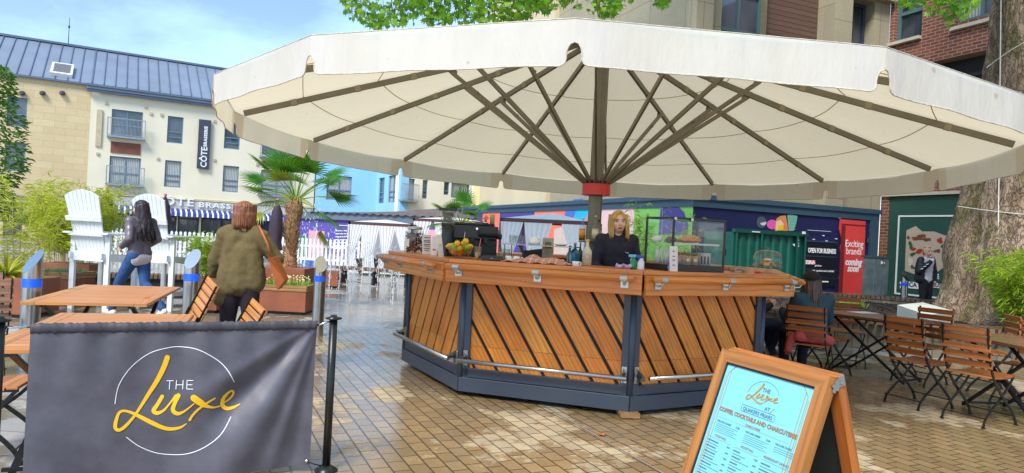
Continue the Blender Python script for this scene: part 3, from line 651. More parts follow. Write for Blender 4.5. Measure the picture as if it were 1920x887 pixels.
for s_, y, sz, sh, bo in (('Exciting', 463, .31, 0, 0), ('brands', 477, .31, 0, 0), ('coming', 497, .3, .25, .01), ('soon', 509, .3, .25, .01)): textmb(b, s_, hf.pt(cxr, hf.px(1597, y)[1], .085), e1v, (0, 0, 1), sz, 'CENTER', .003, shear=sh, bold=bo, sx=.8)
b.build('door_lettering', white, rd)
b = MB(); b.mi = 1; 
for y in (447, 535): hf.plate(b, hf.rect(1620.5, y, 1623, y + 8), .06, .08)
b.each('hinge', ss, hr)
b = MB(); o_ = .07; q = hf.px(1507, 474); textmb(b, 'OPEN FOR BUSINESS', hf.pt(hf.px(1565, 473)[0] - .03, hf.px(1540, 474.5)[1], .075), e1v, (0, 0, 1), .2, 'RIGHT', .003, bold=.006, sx=.62)
for (x, y, s_, sz) in ((1545, 509.5, 'cafe, gardens and cocktails', .085), (1522, 499, 'grill & bar', .07)): textmb(b, s_, hf.pt(hf.px(x + 15, y)[0], hf.px(x, y)[1], .075), e1v, (0, 0, 1), sz, 'RIGHT', .003)
for (x0, y0, x1, y1) in ((1511, 431, 1554, 434.5), (1521, 526, 1549, 529)): hf.plate(b, hf.rect(x0, y0, x1, y1), .075, .02)
for x, y in ((1416, 375), (1454, 379), (1489, 381), (1520, 383), (1505, 440), (1541, 441), (1565, 447), (1571, 408), (1523, 448), (1547, 451)): hf.plate(b, hf.rect(x, y, x + 3, y + 1.6), .03, .03)
b.build('panel_lettering', white, hr)
b = MB(); hf.plate(b, hf.rect(1500, 487, 1525, 496), .07, .01); pk = b.build('pink_label', flat('pink_label', (226, 70, 104)), hr)
b = MB(); textmb(b, 'TERIA', hf.pt(hf.px(1524, 495)[0], hf.px(1510, 494.5)[1], .08), e1v, (0, 0, 1), .15, 'RIGHT', .003, bold=.006); b.build('label_lettering', white, pk)
# printed shapes: globe, pink disc, face in yellow, leaf
b = MB()
def disc(x, y, rx, ry, mi, out, n=20, a0=0, a1=2 * pi):
    b.mi = mi; polyplate(hf, [(x + rx * cos(a0 + (a1 - a0) * k / n), y + ry * sin(a0 + (a1 - a0) * k / n)) for k in range(n)], out, b, .006)
disc(1427, 417, 9, 11, 0, .012); disc(1430, 416, 6, 7, 1, .02, 10, 0, pi); disc(1447, 421, 10, 9, 2, .012); 
b.mi = 3; polyplate(hf, [(1451, 428), (1455, 410), (1462, 405), (1472, 404), (1475, 418), (1477, 433), (1452, 433)], .02, b, .006)
b.mi = 4; polyplate(hf, [(1454, 416), (1462, 412), (1468, 420), (1467, 432), (1453, 432)], .028, b, .006); b.mi = 5; polyplate(hf, [(1457, 423), (1467, 421), (1467, 432), (1456, 432)], .036, b, .006)
b.mi = 6; polyplate(hf, [(1475, 403), (1484, 402), (1494, 405), (1492, 418), (1487, 433), (1478, 433)], .02, b, .006); b.mi = 1
for k in range(5): hf.plate(b, hf.rect(1478 + k * 1.5, 409 + k * 5, 1490, 410 + k * 5), .031, .006)
b.build('printed_shapes', [flat('p1', (70, 84, 96)), flat('p2', (196, 208, 210)), flat('p3', (226, 84, 170)), flat('p4', (206, 130, 78)), flat('p5', (226, 196, 168)), flat('p6', (232, 190, 40)), flat('p7', (108, 170, 150))], hr)
# green corrugated container
cg = M('container_green', (12, 88, 74), .45, 0, .15, 3, .05)
cP = onp(1374, 480, HC - e2v * 1.5, e1v); cP.z = 0; cQ = onp(1509, 480, HC - e2v * 1.5, e1v); Lc = (cQ - cP).xy.length
ct = thing('storage_container', 'green corrugated metal storage container in front of the navy hoarding', 'container', cP)
fcn = Facade(cP, e1v, ct, None, 0, 0, 0, 0, 0); zc = fcn.px(1440, 433)[1]
b = MB(); pts = []; n = int(Lc / .26)
for k in range(n):
    a = k * Lc / n; w = Lc / n
    for (t_, o) in ((0, 0), (.35, 0), (.5, -.05), (.85, -.05)): pts.append((a + t_ * w, o))
b.grid([[fcn.pt(a, z, o) for a, o in pts] for z in (.1, zc - .08)]); sd = Lc * .36
for s_ in (0, Lc):
    b.face([fcn.pt(s_, .1, 0), fcn.pt(s_, .1, -1.2), fcn.pt(s_, zc - .08, -1.2), fcn.pt(s_, zc - .08, 0)])
b.face([fcn.pt(0, zc - .08, 0), fcn.pt(Lc, zc - .08, 0), fcn.pt(Lc, zc - .08, -1.2), fcn.pt(0, zc - .08, -1.2)]); b.face([fcn.pt(0, .1, -1.2), fcn.pt(Lc, .1, -1.2), fcn.pt(Lc, zc - .08, -1.2), fcn.pt(0, zc - .08, -1.2)])
b.build('corrugated_wall', cg, ct)
b = MB(); b.bar(fcn.pt(-.03, zc - .04, .02), fcn.pt(Lc + .03, zc - .04, .02), .12, .1)
for s_ in (.05, sd, Lc - .06, Lc - .35): b.bar(fcn.pt(s_, 0.05, .035), fcn.pt(s_, zc - .1, .035), .05, .1)
b.bar(fcn.pt(0, .06, .02), fcn.pt(Lc, .06, .02), .1, .1); b.build('frame', M('container_dark_green', (10, 78, 66), .45), ct)
b = MB(); a, z = fcn.px(1484, 458); textmb(b, '\u25b2', fcn.pt(a, z, .07), e1v, (0, 0, 1), .12, 'CENTER', .003) if 0 else b.slab([(0, 0), (.08, .02), (.08, -.06)], fcn.pt(a, z, .03), e1v, (0, 0, 1), .01)
for y in (449, 455, 460): r = fcn.rect(1491, y, 1494, y + 3); fcn.plate(b, r, .06, .03)
fcn.plate(b, fcn.rect(1406, 433.5, 1420, 436), .09, .03); fcn.plate(b, fcn.rect(1500, 434, 1505, 439), .09, .03); b.build('sticker', white, ct)
# grey electrical cabinet
P0 = at(1641, 480, 20.2); P0.z = 0; ec = thing('utility_cabinet', 'weathered grey metal utility cabinet beside the red door', 'cabinet', P0)
fe = Facade(P0, e1v, ec, None, 0, 0, 0, 0, 0); r = fe.rect(1641, 483, 1664, 553); W_ = r[1]; Hh = r[3]
cab = M('cabinet_grey', (104, 118, 120), .6, .2, .35, 2.5, .1)
b = MB(); b.obox(fe.pt(W_ / 2, Hh / 2 + .15, -.2), fe.u, fe.n, (0, 0, 1), W_ / 2, .2, Hh / 2 - .15); b.build('body', cab, ec, bevel=.01)
b = MB(); b.obox(fe.pt(W_ / 2, Hh + .02, -.2), fe.u, fe.n, (0, 0, 1), W_ / 2 + .03, .24, .03); b.obox(fe.pt(W_ / 2, .15, -.2), fe.u, fe.n, (0, 0, 1), W_ / 2 - .01, .19, .15); b.build('lid', M('cabinet_dark', (70, 80, 84), .5), ec)
b = MB()
for k in (0, 1): b.obox(fe.pt(W_ * (.27 + .46 * k), Hh * .55 + .08, .012), fe.u, (0, 0, 1), fe.n, W_ * .2, Hh * .38, .01)
b.each('door', cab, ec, bevel=.004)
b = MB(); b.obox(fe.pt(W_ * .42, Hh * .9, .03), fe.u, (0, 0, 1), fe.n, .035, .04, .004); b.obox(fe.pt(W_ * .6, Hh * .9, .03), fe.u, (0, 0, 1), fe.n, .02, .02, .004); b.each('notice', white, ec)
# ================================================================ SHEDS BEYOND THE MURAL
corr = M('corrugated_roof', (106, 92, 90), .6, .1, .3, 3, .2)
P0, P1 = at(560, 430, 40), at(860, 430, 36); P0.z = P1.z = 0
sh = thing('market_shed', 'long low shed with rusty corrugated roof and purple painted front', 'shed', P0)
fh = Facade(P0, P1 - P0, sh, None, 0, 0, 0, 0, 0); Ls = (P1 - P0).length; zt0 = fh.px(640, 411)[1]
b = MB(); fh.s1 = Ls; b.obox(fh.pt(Ls / 2, zt0 / 2, -1.5), fh.u, fh.n, (0, 0, 1), Ls / 2, 1.5, zt0 / 2); b.build('front_wall', flat('shed_purple', (84, 74, 160)), sh)
b = MB(); b.obox(fh.pt(Ls / 2, zt0 + .15, .05), fh.u, fh.n, (0, 0, 1), Ls / 2 + .1, .12, .2); b.build('fascia', M('shed_fascia', (92, 106, 122), .6), sh)
b = MB(); a0, a1 = fh.px(585, 405)[0], Ls + 6
n = 60; rows = []
for t_, z, o in ((0, 0, .3), (1, 1, -7)):
    row = []
    for k in range(n + 1):
        a = a0 + (a1 - a0) * k / n; zz_ = zt0 + .3 + (0.15 + 1.9 * k / n) * t_ + (.08 if k % 2 else 0); row.append(fh.pt(a, zz_, o))
    rows.append(row)
b.grid(rows); b.build('roof', corr, sh)
b = MB()
rr = random.Random(5)
for k in range(9):
    y = 432 + k * 5.6; x = 630
    while x < 652 + 10 * rr.random(): w = rr.uniform(2, 7); r = fh.rect(x, y, x + w, y + 1.8); b.mi = 1 if k > 6 else 0; fh.plate(b, r, .03, .03); x += w + 1.2
r = fh.rect(634, 422, 656, 424); b.mi = 0; fh.plate(b, r, .03, .03); b.build('wall_print', [white, flat('pink_print', (236, 120, 190))], sh)
b = MB()
for (x0, y0, x1, y1, mi) in ((690, 440, 712, 500, 0), (715, 430, 740, 500, 1), (562, 440, 578, 480, 2), (580, 432, 606, 500, 3), (745, 440, 790, 500, 0), (792, 430, 856, 500, 3)):
    b.mi = mi; fh.plate(b, fh.rect(x0, y0, x1, y1), .02, .03)
b.each('painted_panel', [flat('pan_teal', (90, 196, 180)), flat('pan_lime', (150, 220, 90)), flat('pan_green', (40, 120, 100)), flat('pan_pink', (226, 150, 170))], sh)
P0, P1 = at(905, 380, 40), at(1022, 360, 34.5); P0.z = P1.z = 0
s2_ = thing('lean_to_shed', 'small shed with grey corrugated lean-to roof behind the mural', 'shed', P0)
b = MB(); f3 = Facade(P0, P1 - P0, s2_, None, 0, 0, 0, 0, 0); L3 = (P1 - P0).length; n = 30
b.grid([[f3.pt(L3 * k / n - (2 if t_ == 0 else 0), (2.95 if t_ == 0 else 3.0) + (.1 if t_ == 0 else .7) * k / n + (.05 if k % 2 else 0) + t_ * .25, -2.5 * t_) for k in range(n + 1)] for t_ in (0, 1)]); b.build('roof', corr, s2_)
b = MB(); b.obox(f3.pt(L3 / 2, 1.45, -1.3), f3.u, f3.n, (0, 0, 1), L3 / 2, 1.1, 1.45); b.build('wall', M('shed_wall', (150, 140, 120), .8), s2_)
# ================================================================ KIOSK
KC = Vector((.885, 7.97, 0)); KR, KT, KA = 2.052, 2.329, -1.476
def kp(k, r, z=0): a = KA + k * pi / 4; return Vector((KC.x + r * sin(a), KC.y - r * cos(a), z))
ksk = thing('bar_kiosk', 'octagonal oak and slate grey bar kiosk with diagonal slats, standing under the big parasol', 'kiosk', KC)
def fr_(k):  # face frame k..k+1 : origin mid, u, n
    p, q = kp(k, KR), kp(k + 1, KR); u = (q - p).normalized(); n = Vector((u.y, -u.x, 0)); return (p + q) / 2, u, n, (q - p).length
def clip(poly, x0, x1, y0, y1):
    def c(P, f, g):
        o = []
        for i in range(len(P)):
            a, b2 = P[i - 1], P[i]; fa, fb = f(a), f(b2)
            if (fa >= 0) != (fb >= 0): t = fa / (fa - fb); o.append((a[0] + (b2[0] - a[0]) * t, a[1] + (b2[1] - a[1]) * t))
            if fb >= 0: o.append(b2)
        return o
    for f in (lambda p: p[0] - x0, lambda p: x1 - p[0], lambda p: p[1] - y0, lambda p: y1 - p[1]):
        poly = c(poly, f, 0)
        if not poly: return []
    return poly
ZB, ZT = .265, 1.08
plinth = MB(); posts = []
for k in range(8):
    m_, u, n, L = fr_(k)
    plinth.mi = 0
    plinth.obox(m_ + Vector((0, 0, .115)) - n * .03, u, n, (0, 0, 1), L / 2 + .0, .05, .065)
    plinth.obox(m_ + Vector((0, 0, .225)) - n * .045, u, n, (0, 0, 1), L / 2 - .01, .045, .042)
    bk = MB(); bk.obox(m_ + Vector((0, 0, (ZB + ZT) / 2)) - n * .075, u, n, (0, 0, 1), L / 2 - .05, .012, (ZT - ZB) / 2); 
    # slats
    sl2 = MB(); hw = L / 2 - .085; h = ZT - ZB; sgn = 1 if k in (0, 7) else -1; ang = R(58) if k else R(62); dx = cos(ang) * sgn; dy = sin(ang); pitch = .187; wd = .156
    O = m_ - n * .048 + Vector((0, 0, ZB)); nn = int((2 * hw + h) / (pitch / sin(ang))) + 6
    for i in range(-nn, nn):
        s0 = i * pitch / sin(ang) + .03; w = wd / sin(ang); ext = h / dy
        P = [(s0 - dx * .5, -dy * .5), (s0 + w - dx * .5, -dy * .5), (s0 + w + dx * (ext + .5), h + dy * .5), (s0 + dx * (ext + .5), h + dy * .5)]
        for (lo, hi) in ((.0, .205), (.2075, h)):
            c = clip(P, -hw, hw, lo, hi)
            if len(c) < 3: continue
            ou, ov = ru(0, 60), ru(0, 60); base = [O + u * p[0] + Vector((0, 0, p[1])) for p in c]; top = [q + n * .02 for q in base]
            uv = [(ou + p[0] * dx + p[1] * dy, ov - p[0] * dy + p[1] * dx) for p in c]; sl2.face(top, uv)
            for j in range(len(c)): jj = (j + 1) % len(c); sl2.face([base[j], base[jj], top[jj], top[j]], [uv[j], uv[jj], uv[jj], uv[j]])
    pnl = bk.build('panel_backing', slate2, ksk); sl2.build('slat_panel', kw, ksk)
    po = MB()
    for sgn2 in (-1, 1): po.cut(); po.obox(m_ + u * sgn2 * (L / 2 - .047) - n * .035 + Vector((0, 0, (.1 + ZT) / 2 + .02)), u, n, (0, 0, 1), .04, .035, (ZT - .1) / 2)
    po.each('corner_jamb', slate, ksk, bevel=.004); po = MB(); c = kp(k, KR - .012); po.tube([(c.x, c.y, .1), (c.x, c.y, ZT)], .028, 12); po.build('corner_post', slate, ksk, True)
    # counter fascia, top, rail
    p, q = kp(k, KT), kp(k + 1, KT); mt = (p + q) / 2; Lt = (q - p).length
    fa = MB(); fa.obox(mt + Vector((0, 0, 1.152)) - n * .0175, u, n, (0, 0, 1), Lt / 2 - .022, .0175, .082); fa.build('fascia_board', kw2, ksk, bevel=.004)
    to = MB(); A = [kp(k, KT - .055), kp(k + 1, KT - .055), kp(k + 1, KT - .62), kp(k, KT - .62)]; g = .004; A = [a_ - (u * g if i in (1, 2) else u * -g) for i, a_ in enumerate(A)]
    ou, ov = ru(0, 50), ru(0, 50); loc = lambda v_: (ou + (v_ - mt).dot(u), ov + (v_ - mt).dot(n))
    T_ = [a_ + Vector((0, 0, 1.272)) for a_ in A]; B_2 = [a_ + Vector((0, 0, 1.236)) for a_ in A]
    to.face(T_, [loc(v_) for v_ in T_]); to.face(B_2[::-1], [loc(v_) for v_ in B_2[::-1]])
    for i in range(4): j = (i + 1) % 4; to.face([B_2[i], B_2[j], T_[j], T_[i]], [loc(B_2[i]), loc(B_2[j]), (loc(T_[j])[0], loc(T_[j])[1] + .036), (loc(T_[i])[0], loc(T_[i])[1] + .036)])
    to.build('worktop', kw2, ksk)
    if k in (7, 0, 1, 2, 3):
        rl = MB(); r0 = mt - u * (Lt / 2 - .03) + n * .075 + Vector((0, 0, 1.205)); r1 = mt + u * (Lt / 2 - .03) + n * .075 + Vector((0, 0, 1.205))
        if k == 1: r0 += u * .02; r1 -= u * .05
        rl.tube([r0, r1], .024, 14); rail = rl.build('hand_rail', kw2, ksk, True)
        br = MB()
        for t_ in (.06, .5, .95) if k != 0 else (.08, .35, .86):
            br.cut(); c = r0.lerp(r1, t_); br.tube([c - u * .03, c + u * .03], .0262, 14); br.obox(c - n * .03 - Vector((0, 0, .022)), n, u, (0, 0, 1), .04, .018, .004); br.tube([c - Vector((0, 0, .02)), c - Vector((0, 0, .05)) - n * .02, c - n * .07 - Vector((0, 0, .055))], .009, 8)
            br.obox(c - n * .07 - Vector((0, 0, .05)), u, (0, 0, 1), n, .032, .03, .006)
        br.each('rail_bracket', ss, rail)
        ft = MB(); zf_ = .35; f0 = m_ - u * (L / 2 - .02) + n * .12 + Vector((0, 0, zf_)); f1 = m_ + u * (L / 2 - .02) + n * .12 + Vector((0, 0, zf_))
        if k == 2: f0 += u * .09
        ft.tube([f0, f1], .02, 14); fr2 = ft.build('foot_rail', ss, ksk, True)
        br = MB()
        for s_ in (-1, 1):
            br.cut(); e = m_ + u * s_ * (L / 2 - .055) + Vector((0, 0, zf_)); br.obox(e + Vector((0, 0, .01)) + n * .006, u, (0, 0, 1), n, .022, .07, .004)
            br.slab([(0, .07), (0, -.06), (.12, -.02), (.13, .012)], e + n * .008, n, (0, 0, 1), .006)
            br.mi = 1
            for t_, rr2 in ((.03, .018), (.068, .014)): br.tube([e + n * (.008 + t_) + Vector((0, 0, .008)) - u * .01, e + n * (.008 + t_) + Vector((0, 0, .008)) + u * .01], rr2, 12)
            br.mi = 0
            for t_ in (.04, -.04): br.tube([e + n * .008 + Vector((0, 0, .01 + t_)), e + n * .016 + Vector((0, 0, .01 + t_))], .007, 8)
        br.each('foot_bracket', [ss, slate2], fr2)
plinth.build('plinth', slate, ksk, bevel=.004)
b = MB(); b.prism([kp(k, KR - .09).xy[:] for k in range(8)], .12, .16); b.build('floor', M('kiosk_floor', (60, 58, 56), .6), ksk)
for k in range(8):
    m_, u, n, L = fr_(k); b = MB(); b.obox(m_ - n * .45 + Vector((0, 0, .7)), u, n, (0, 0, 1), L / 2 - .2, .01, .52); b.build('inner_panel', slate2, ksk)
b = MB(); wp = kp(2, KR - .03); b.obox(wp + Vector((.0, .0, .03)), (1, .05, 0), (-.05, 1, 0), (0, 0, 1), .085, .11, .021); tag(b.build('packing_block', pw, bevel=.003), 'small pale wooden block wedged under the front corner of the kiosk', 'wood block')
# ================================================================ PARASOL
UC = Vector((.942, 7.963, 0)); UR, UH, UX, UY, UA, UN, AZ = 4.108, 2.652, -.0185, -.0219, -.1574, 14, 3.93
can = nm('canopy_fabric'); m, nt, p = can; canopy_m = m
v = coords(nt, 'Object'); st = ramp(nt, nz(nt, v, 1.1, 5, .65), [(.3, (.74, .76, .745)), (.7, (.84, .86, .845))]); sp = ramp(nt, nz(nt, v, 9, 2), [(.24, (.7, .66, .58)), (.28, (1, 1, 1))])
cc = mixc(nt, 1.0, st, sp, 'MULTIPLY'); cc = mixc(nt, 1.0, cc, ramp(nt, nz(nt, coords(nt, 'Object', (14, 14, .6)), 1.0, 5, .6), [(.3, (.9, .91, .89)), (.55, (.96, .96, .94))]), 'MULTIPLY'); nt.links.new(cc, p.inputs['Base Color']); p.inputs['Roughness'].default_value = .75
fb_ = nz(nt, coords(nt, 'Object', (1, 1, .3)), 5, 6, .62); bump(nt, p, fb_, .6, .03)
t_ = nt.nodes.new('ShaderNodeBsdfTranslucent'); t_.inputs[0].default_value = (.97, .84, .58, 1); mx = nt.nodes.new('ShaderNodeMixShader'); mx.inputs[0].default_value = .42
nt.links.new(p.outputs[0], mx.inputs[1]); nt.links.new(t_.outputs[0], mx.inputs[2]); nt.links.new(mx.outputs[0], nt.nodes['Material Output'].inputs[0])
patch_m = canopy_m.copy(); patch_m.name = 'canopy_patch'; pn = patch_m.node_tree
for x in pn.nodes:
    if x.type == 'BSDF_TRANSLUCENT': x.inputs[0].default_value = (.80, .56, .30, 1)
    if x.type == 'MIX_SHADER': x.inputs[0].default_value = .36
hem_m = M('canopy_hem', (196, 188, 174), .8, 0, .3, 30); seam_m = M('canopy_seam', (200, 178, 136), .8)
um = thing('giant_parasol', 'huge round cream parasol with scalloped valance, grey ribs and a red collar, over the kiosk', 'parasol', UC)
def upt(a, r, z=None, dz=0):
    dx, dy = r * sin(a), -r * cos(a); t = r / UR
    return Vector((UC.x + dx, UC.y + dy, (AZ + (UH - AZ) * t + .0 if z is None else z) + (UX * dx + UY * dy) * 1.0 + dz))
def ua(k): return UA + k * 2 * pi / UN
can_b = MB(); rows = []
NS = 8
for k in range(UN):
    rows = []
    for i in range(13):
        t = .05 + .95 * i / 12; row = []
        for j in range(NS + 1):
            w = j / NS; q = upt(ua(k), UR * t).lerp(upt(ua(k + 1), UR * t), w); sag = sin(pi * w) * t * .05 * sin(pi * min(1, t * 1.0) * .75); q.z -= sag; row.append(q)
        rows.append(row)
    can_b.grid(rows)
can_b.build('canopy', canopy_m, um, True, merge=True)
cap_b = MB(); cap_b.grid([[upt(ua(k), r, dz=dz) for k in range(UN)] for r, dz in ((.02, .03), (.3, .02), (.42, .01))], True, True); cap_b.build('canopy_cap', canopy_m, um, True)
val = MB(); hem = MB(); seam = MB(); VD = .268; NH = .045; ND = .135
def vpt(k, s, L, d):  # s metres from corner k
    a, c = upt(ua(k), UR), upt(ua(k + 1), UR); q = a.lerp(c, s / L); out = (q - UC); out.z = 0; out.normalize(); w = s / L
    wob = .012 * sin(s * 9 + k * 2) * d / VD + .02 * sin(pi * w) * d / VD
    q.z -= .006 * 0 + sin(pi * w) * .0; return q + out * (wob + .004) - Vector((0, 0, d + .015 * sin(pi * w) * 0))
for k in range(UN):
    L = (upt(ua(k), UR) - upt(ua(k + 1), UR)).length; xs = [0]
    prof = [(0, ND), (NH * .5, ND + .006), (NH * .85, ND + .03), (NH, ND + .055), (NH * 1.05, VD - .035), (NH * 1.3, VD - .012), (NH * 1.9, VD)]
    half = prof + [(.13, VD), (.2, VD)]; mids = [(.2 + (L - .4) * i / 10, VD) for i in range(1, 10)]
    S_ = half + mids + [(L - s_, d) for s_, d in half[::-1]]
    for i in range(len(S_) - 1):
        (s0, d0), (s1, d1) = S_[i], S_[i + 1]; val.mi = 1 if (s1 <= .2001 or s0 >= L - .2001) else 0
        for j in range(5):
            f0, f1 = j / 5, (j + 1) / 5; val.face([vpt(k, s0, L, d0 * f0), vpt(k, s0, L, d0 * f1), vpt(k, s1, L, d1 * f1), vpt(k, s1, L, d1 * f0)])
    hem.tube([vpt(k, s_, L, d) for s_, d in S_], .0045, 5, False)
    hem.tube([vpt(k, L * i / 10, L, 0) for i in range(11)], .0035, 5, False)
    for rr2 in (.36, .62, .82): seam.tube([upt(ua(k), UR * rr2).lerp(upt(ua(k + 1), UR * rr2), j / 8) - Vector((0, 0, sin(pi * j / 8) * rr2 * .05 * sin(pi * rr2 * .75) + .004)) for j in range(9)], .005, 4, False)
vo = val.build('valance', [canopy_m, patch_m], um, True, merge=True)
hem.build('hem', hem_m, vo, True); seam.build('seam', seam_m, um)
loopm = M('fabric_loop', (160, 150, 126), .8)
col_z = 2.15
for k in range(UN):
    a = ua(k); rb = MB(); p0, p1 = upt(a, .14, dz=-.05), upt(a, UR * .975, dz=-.045); rb.bar(p0, p1, .036, .06); rib = rb.build('rib', rib_m, um)
    lp = MB()
    for t in (.3, .52, .68, .86): q = p0.lerp(p1, t); d = (p1 - p0).normalized(); lp.bar(q - d * .03, q + d * .03, .042, .068)
    lp.each('fabric_loop', loopm, rib)
    s_ = MB(); j_ = upt(a, UR * .42, dz=-.1); c0 = Vector((UC.x + .12 * sin(a), UC.y - .12 * cos(a), col_z)); s_.bar(c0, j_, .026, .045); s_.obox(j_ + Vector((0, 0, .02)), (j_ - c0), (0, 0, 1), (1, 0, 0), .05, .03, .022)
    q = c0.lerp(j_, .82); s_.ball(q + Vector((0.02, -.03, 0)), .014, n=8, m=6); s_.build('strut', rib_m, um)
b = MB(); 
prof = [.078 * (1 if i % 2 else .9) for i in range(16)]
b.grid([[Vector((UC.x + prof[i] * cos(2 * pi * i / 16 + .3), UC.y + prof[i] * sin(2 * pi * i / 16 + .3), z)) for i in range(16)] for z in (.1, 3.85)], True, True, True); b.build('pole', pole_m, um)
b = MB(); b.lathe((UC.x, UC.y, 2.015), [(.12, 0), (.158, .005), (.162, .01), (.162, .135), (.15, .142), (.1, .145)], 28); b.build('collar', redm, um, False, bevel=.002)
b = MB()
for i in range(28): a = 2 * pi * i / 28; b.obox((UC.x + .14 * cos(a), UC.y + .14 * sin(a), 2.172), (cos(a), sin(a), 0), (-sin(a), cos(a), 0), (0, 0, 1), .016, .006, .016)
b.build('collar_teeth', slate2, um)
b = MB(); b.tube([(UC.x, UC.y, 3.68), (UC.x, UC.y, 3.9)], .16, 16); b.build('top_hub', rib_m, um)
# ================================================================ THINGS ON THE COUNTER
WZ = 1.273
def cpos(k, px, inset, z=WZ):
    p, q = kp(k, KT), kp(k + 1, KT); u = (q - p).normalized(); n = Vector((u.y, -u.x, 0)); P = (p + q) / 2 - n * inset; r = onp(px, 450, P, u); r.z = z; return r
def zat(px, py, Y): return at(px, py, Y).z
# pretzel jar
c = cpos(0, 777, .25); t = thing('pretzel_jar', 'big glass jar packed with brown pretzel twigs on the left end of the bar', 'jar', c)
b = local(t); b.lathe((0, 0, 0), [(.0, .0), (.1, 0), (.108, .01), (.108, .2), (.1, .225), (.075, .24), (.075, .25)], 24); b.build('jar_glass', gls2, t, True)
b = local(t); b.lathe((0, 0, .25), [(.0, .0), (.082, 0), (.084, .004), (.084, .03), (.0, .034)], 24); b.build('lid', M('jar_lid', (190, 196, 196), .3, .6), t, True)
b = local(t); r5 = random.Random(2)
for i in range(260):
    a = r5.uniform(0, 2 * pi); rr_ = .094 * math.sqrt(r5.random()); z = r5.uniform(.01, .205); d = Vector((r5.uniform(-1, 1), r5.uniform(-1, 1), r5.uniform(-1, 1))).normalized() * r5.uniform(.02, .035); p = Vector((rr_ * cos(a), rr_ * sin(a), z)); q = p + d
    if q.xy.length > .1: q.xy = q.xy.normalized() * .1
    b.tube([p, (p + q) / 2 + Vector((0, 0, .008)), q], .0055, 5)
b.build('pretzels', M('pretzel', (142, 78, 44), .5, 0, .35, 40), t, True)
b = local(t); b.grid([[(.109 * cos(a), .109 * sin(a), z) for a in [R(200 + 6 * i) for i in range(9)]] for z in (.06, .14)]); b.build('jar_label', paper, t)
def card(name, label, k, px, ins, w, h, lean, rz, m, cat_='menu card', **kk):
    c = cpos(k, px, ins); t = thing(name, label, cat_, c, rz); b = local(t); b.obox((0, lean * h * .5, h / 2), (1, 0, 0), (0, lean, 1), (0, 1, 0), w / 2, h / 2 * math.hypot(1, lean), .002); b.build('card', m, t)
    b = local(t); b.obox((0, lean * h * .25 + .03, h * .3), (1, 0, 0), (0, -.35, 1), (0, 1, 0), w / 2 * .6, h * .3, .0015); b.build('strut', m, t)
    if kk.get('ink'):
        b = local(t)
        for z, ww in kk['ink']: b.obox((0, lean * h * z - .004, h * z), (1, 0, 0), (0, lean, 1), (0, 1, 0), w * ww / 2, .004, .0008)
        b.build('print', kk.get('im', greyt), t)
    return t
ink = [(.85, .6), (.7, .75), (.62, .7), (.5, .75), (.42, .6), (.3, .7), (.2, .5)]
card('menu_card', 'cream menu card standing right beside the pretzel jar', 0, 801, .2, .09, .2, .15, .3, paper, ink=ink)
card('menu_card', 'small menu card with pink print between the two white cards', 0, 815, .22, .075, .19, .1, -.3, paper, ink=[(.3, .5), (.25, .4)], im=flat('pink_ink', (220, 90, 110)))
card('menu_card', 'white menu card leaning back to the left of the fruit bowl', 0, 829, .1, .06, .21, .3, .7, M('card_white', (228, 222, 214), .6))
# fruit bowl
c = cpos(1, 864, .3); t = thing('fruit_bowl', 'clear glass bowl heaped with limes and lemons at the left corner of the bar', 'bowl', c)
b = local(t); b.lathe((0, 0, 0), [(.05, 0), (.055, .006), (.1, .05), (.13, .11), (.134, .115), (.127, .11), (.096, .054), (.0, .012)], 28); b.build('bowl_glass', gls2, t, True)
lemon = M('lemon', (238, 184, 30), .4, 0, .1, 30, .15, 90); limem = M('lime', (150, 190, 50), .4, 0, .15, 30, .15, 90); orangem = M('orange', (236, 140, 30), .45, 0, .1, 30, .15, 90)
pts = [(-.06, -.02, .09), (.0, -.06, .085), (.06, -.02, .09), (0, .04, .09), (-.08, .04, .11), (.085, .03, .11), (-.03, -.01, .135), (.035, .0, .14), (.0, -.03, .05), (.04, .05, .06), (-.05, -.05, .06), (.07, -.05, .1), (-.1, -.01, .105), (0.05, -.03, .16)]
for i, (x, y, z) in enumerate(pts):
    mm = (limem, lemon, limem, orangem, limem, lemon, lemon, lemon, orangem, orangem, orangem, limem, lemon, lemon)[i]; b = local(t); b.ball((x, y, z), .034, .03, .029, 12, 8, Matrix.Rotation(i * 1.3, 3, 'Z')); b.ball(Vector((x, y, z)) + Matrix.Rotation(i * 1.3, 3, 'Z') @ Vector((.033, 0, 0)), .008, n=6, m=4)
    tag(b.build('fruit', mm, None, True), '%s resting in the glass bowl on the bar, %s' % (('green lime', 'yellow lemon', 'green lime', 'orange', 'green lime', 'yellow lemon', 'yellow lemon', 'yellow lemon', 'orange', 'orange', 'orange', 'green lime', 'yellow lemon', 'yellow lemon')[i], ('left front of the heap', 'front middle', 'right of the middle', 'behind at the bottom', 'rear left by the rim', 'far right by the rim', 'left one of the upper pair', 'right one of the upper pair', 'at the bottom in front', 'at the bottom right', 'at the bottom left', 'front right by the rim', 'far left by the rim', 'the topmost one')[i]), 'fruit', 'citrus fruit in the bowl')
def tumbler(label, c, r=.033, h=.12, liquid=None, straw=None, grp=None):
    t = thing('drinking_glass', label, 'glass', c, group=grp); b = local(t); b.lathe((0, 0, 0), [(.0, .006), (r * .8, 0), (r * .82, .002), (r, h), (r * .94, h), (r * .78, .01), (0, .01)], 18); b.build('tumbler', gls2, t, True)
    if liquid: b = local(t); b.lathe((0, 0, .012), [(0, 0), (r * .76, 0), (r * .86, h * .45), (0, h * .45)], 16); b.build('drink', liquid, t, True)
    if straw: b = local(t); b.tube([(0, 0, .015), (.022, 0, h + .07)], .004, 6); b.build('straw', straw, t)
    return t
